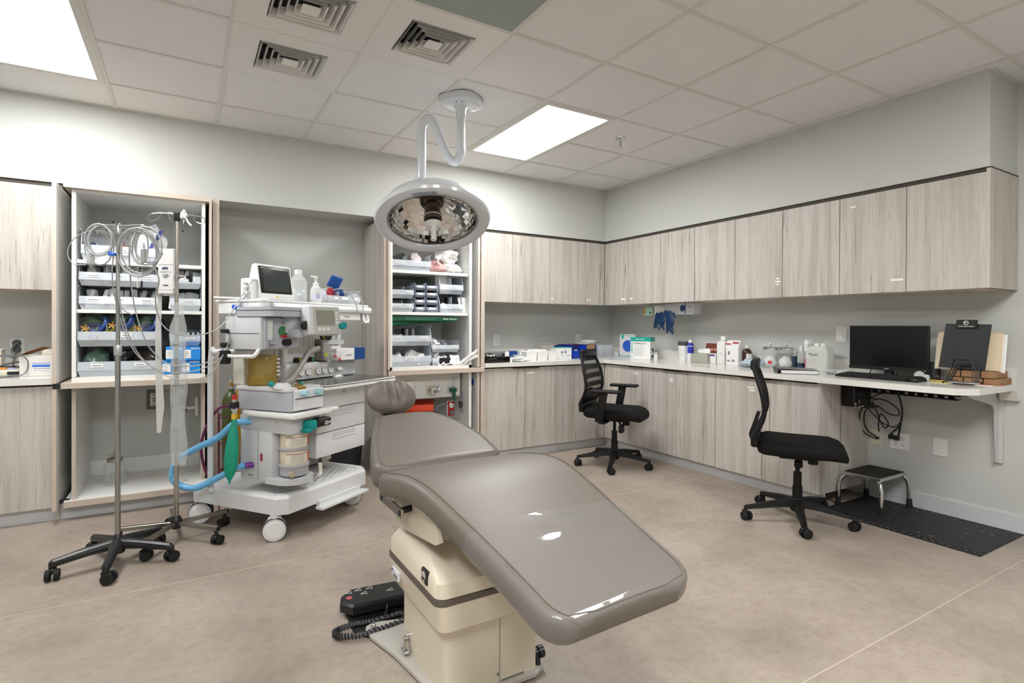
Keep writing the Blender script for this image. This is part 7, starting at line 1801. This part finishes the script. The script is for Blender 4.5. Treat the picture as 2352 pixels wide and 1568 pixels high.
t = thing('power_brick', 'grey adapter tangled above the black power brick', 'adapter', (.30, -2.185, .72), -50); obj('brick', G().bb(-.03, -.012, 0, .035, .012, .02, .004, 1), mat('adapter_grey', '6f7173', .4), t); obj('lead_boot', G().cyl((.035, 0, .01), (.05, 0, .01), .005), BLACK, t)
for y, z in ((-2.264, .465), (-2.30, .46)):
    tag(obj('power_plug', G().bb(-.03, -.016, -.016, 0, .016, .016, .005, 1), BLACK, loc=(.461, y, z)), 'black plug in the double outlet, %s' % ('left' if y > -2.28 else 'right'), 'plug')
tag(obj('data_plug', G().bb(-.02, -.012, -.008, 0, .012, .008, .002, 1), BLACK, loc=(.463, -2.165, .437)), 'black plug in the cream data outlet', 'plug')

# ================================================================= left worktop things
t = thing('white_carton', 'white carton with a blue and white label, flap open', 'carton', (-4.745, .36, CT+.002), 0)
obj('carton', G().bb(0, 0, 0, .19, .20, .13, .002, 1), mat('carton_white', 'e0ddd6', .6), t, smooth=0)
obj('flap', G().add([(.0, .0, .13), (.04, -.02, .155), (.11, .02, .185), (.14, .06, .18), (.03, .08, .135), (0, 0, .133), (.04, -.02, .158), (.11, .02, .188), (.14, .06, .183), (.03, .08, .138)], [(0, 1, 2, 3, 4), (9, 8, 7, 6, 5), (0, 1, 6, 5), (1, 2, 7, 6), (2, 3, 8, 7), (3, 4, 9, 8)]), mat('flap_brown', '8a5a34', .7), t, smooth=0)
obj('inner_paper', G().bb(.10, .03, .13, .20, .16, .165, .006, 1), mat('cream_paper', 'd8d3c4', .6), t, smooth=0)
lb = obj('label', G().box(.062, -.001, .028, .15, 0, .09), PAPER, t, smooth=0)
obj('label_bars', G().box(.062, -.0016, .058, .15, -.001, .072).box(.062, -.0016, .076, .15, -.001, .079).box(.062, -.0016, .084, .15, -.001, .0865), mat('label_blue', '2e6cc8', .5), lb, smooth=0)
obj('label_text', G().box(.066, -.0016, .046, .148, -.001, .051).box(.066, -.0016, .034, .148, -.001, .037), LTEXT, lb, smooth=0)
t = thing('cream_device', 'cream desktop device half cut off at the left edge', 'device', (-4.90, .42, CT+.002), 0)
obj('body', G().bb(0, 0, 0, .145, .16, .042, .012, 2), mat('device_cream', 'd2cfbd', .4), t)
obj('slot', G().bb(.085, -.004, .010, .142, .004, .030, .003, 1), BLACK, t); obj('tray_lip', G().bb(.088, -.012, .006, .142, .0, .011, .002, 1), CHROME, t)
obj('orange_buttons', G().bb(.02, .03, .04, .075, .055, .055, .005, 1), mat('orange_btn', 'e0893a', .4), t); obj('lilac_screen', G().bb(.08, .03, .04, .12, .06, .05, .003, 1), mat('lilac_btn', '9fa2d8', .4), t)
t = thing('cream_carton', 'cream carton standing at the far left edge on the worktop', 'carton', (-5.02, .60, CT+.002), 0); obj('carton', G().bb(0, 0, 0, .14, .10, .16, .002, 1), mat('cream_carton', 'd9d0c0', .6), t, smooth=0); obj('lid', G().bb(-.002, -.002, .16, .142, .102, .166, .001, 1), PAPER, t, smooth=0)
GC = mat('cord_grey2', '6e7072', .45)
LC = 'grey cords on the left worktop'
cable('mains_cord', 'grey cord arching from the upper plug to the left', [(-4.847, .80, 1.10), (-4.85, .70, 1.06), (-4.80, .50, 1.02), (-4.84, .46, 1.035), (-4.92, .45, 1.0), (-5.0, .44, .95)], .006, GC, LC)
cable('mains_cord', 'grey cord dropping from the lower plug behind the device', [(-4.847, .80, 1.05), (-4.84, .72, .99), (-4.82, .60, .95), (-4.78, .55, .93), (-4.76, .52, .91)], .006, GC, LC)
cable('mains_cord', 'dark cord crossing low to the left edge', [(-4.75, .50, .99), (-4.80, .47, .985), (-4.88, .46, .96), (-5.0, .45, .945)], .005, mat('cord_dark', '3a3b3d', .5), LC)
cable('mains_cord', 'black cord running along behind the cream device', [(-4.75, .60, .94), (-4.82, .58, .955), (-4.9, .57, .95), (-5.0, .56, .94)], .005, BLACK, LC)
cable('mains_cord', 'thin grey cord falling over the white carton to the worktop', [(-4.78, .45, 1.03), (-4.73, .345, 1.035), (-4.70, .335, 1.0), (-4.705, .335, .94), (-4.74, .30, .91), (-4.83, .29, .906), (-4.95, .30, .91), (-5.05, .32, .92)], .004, GC, LC)
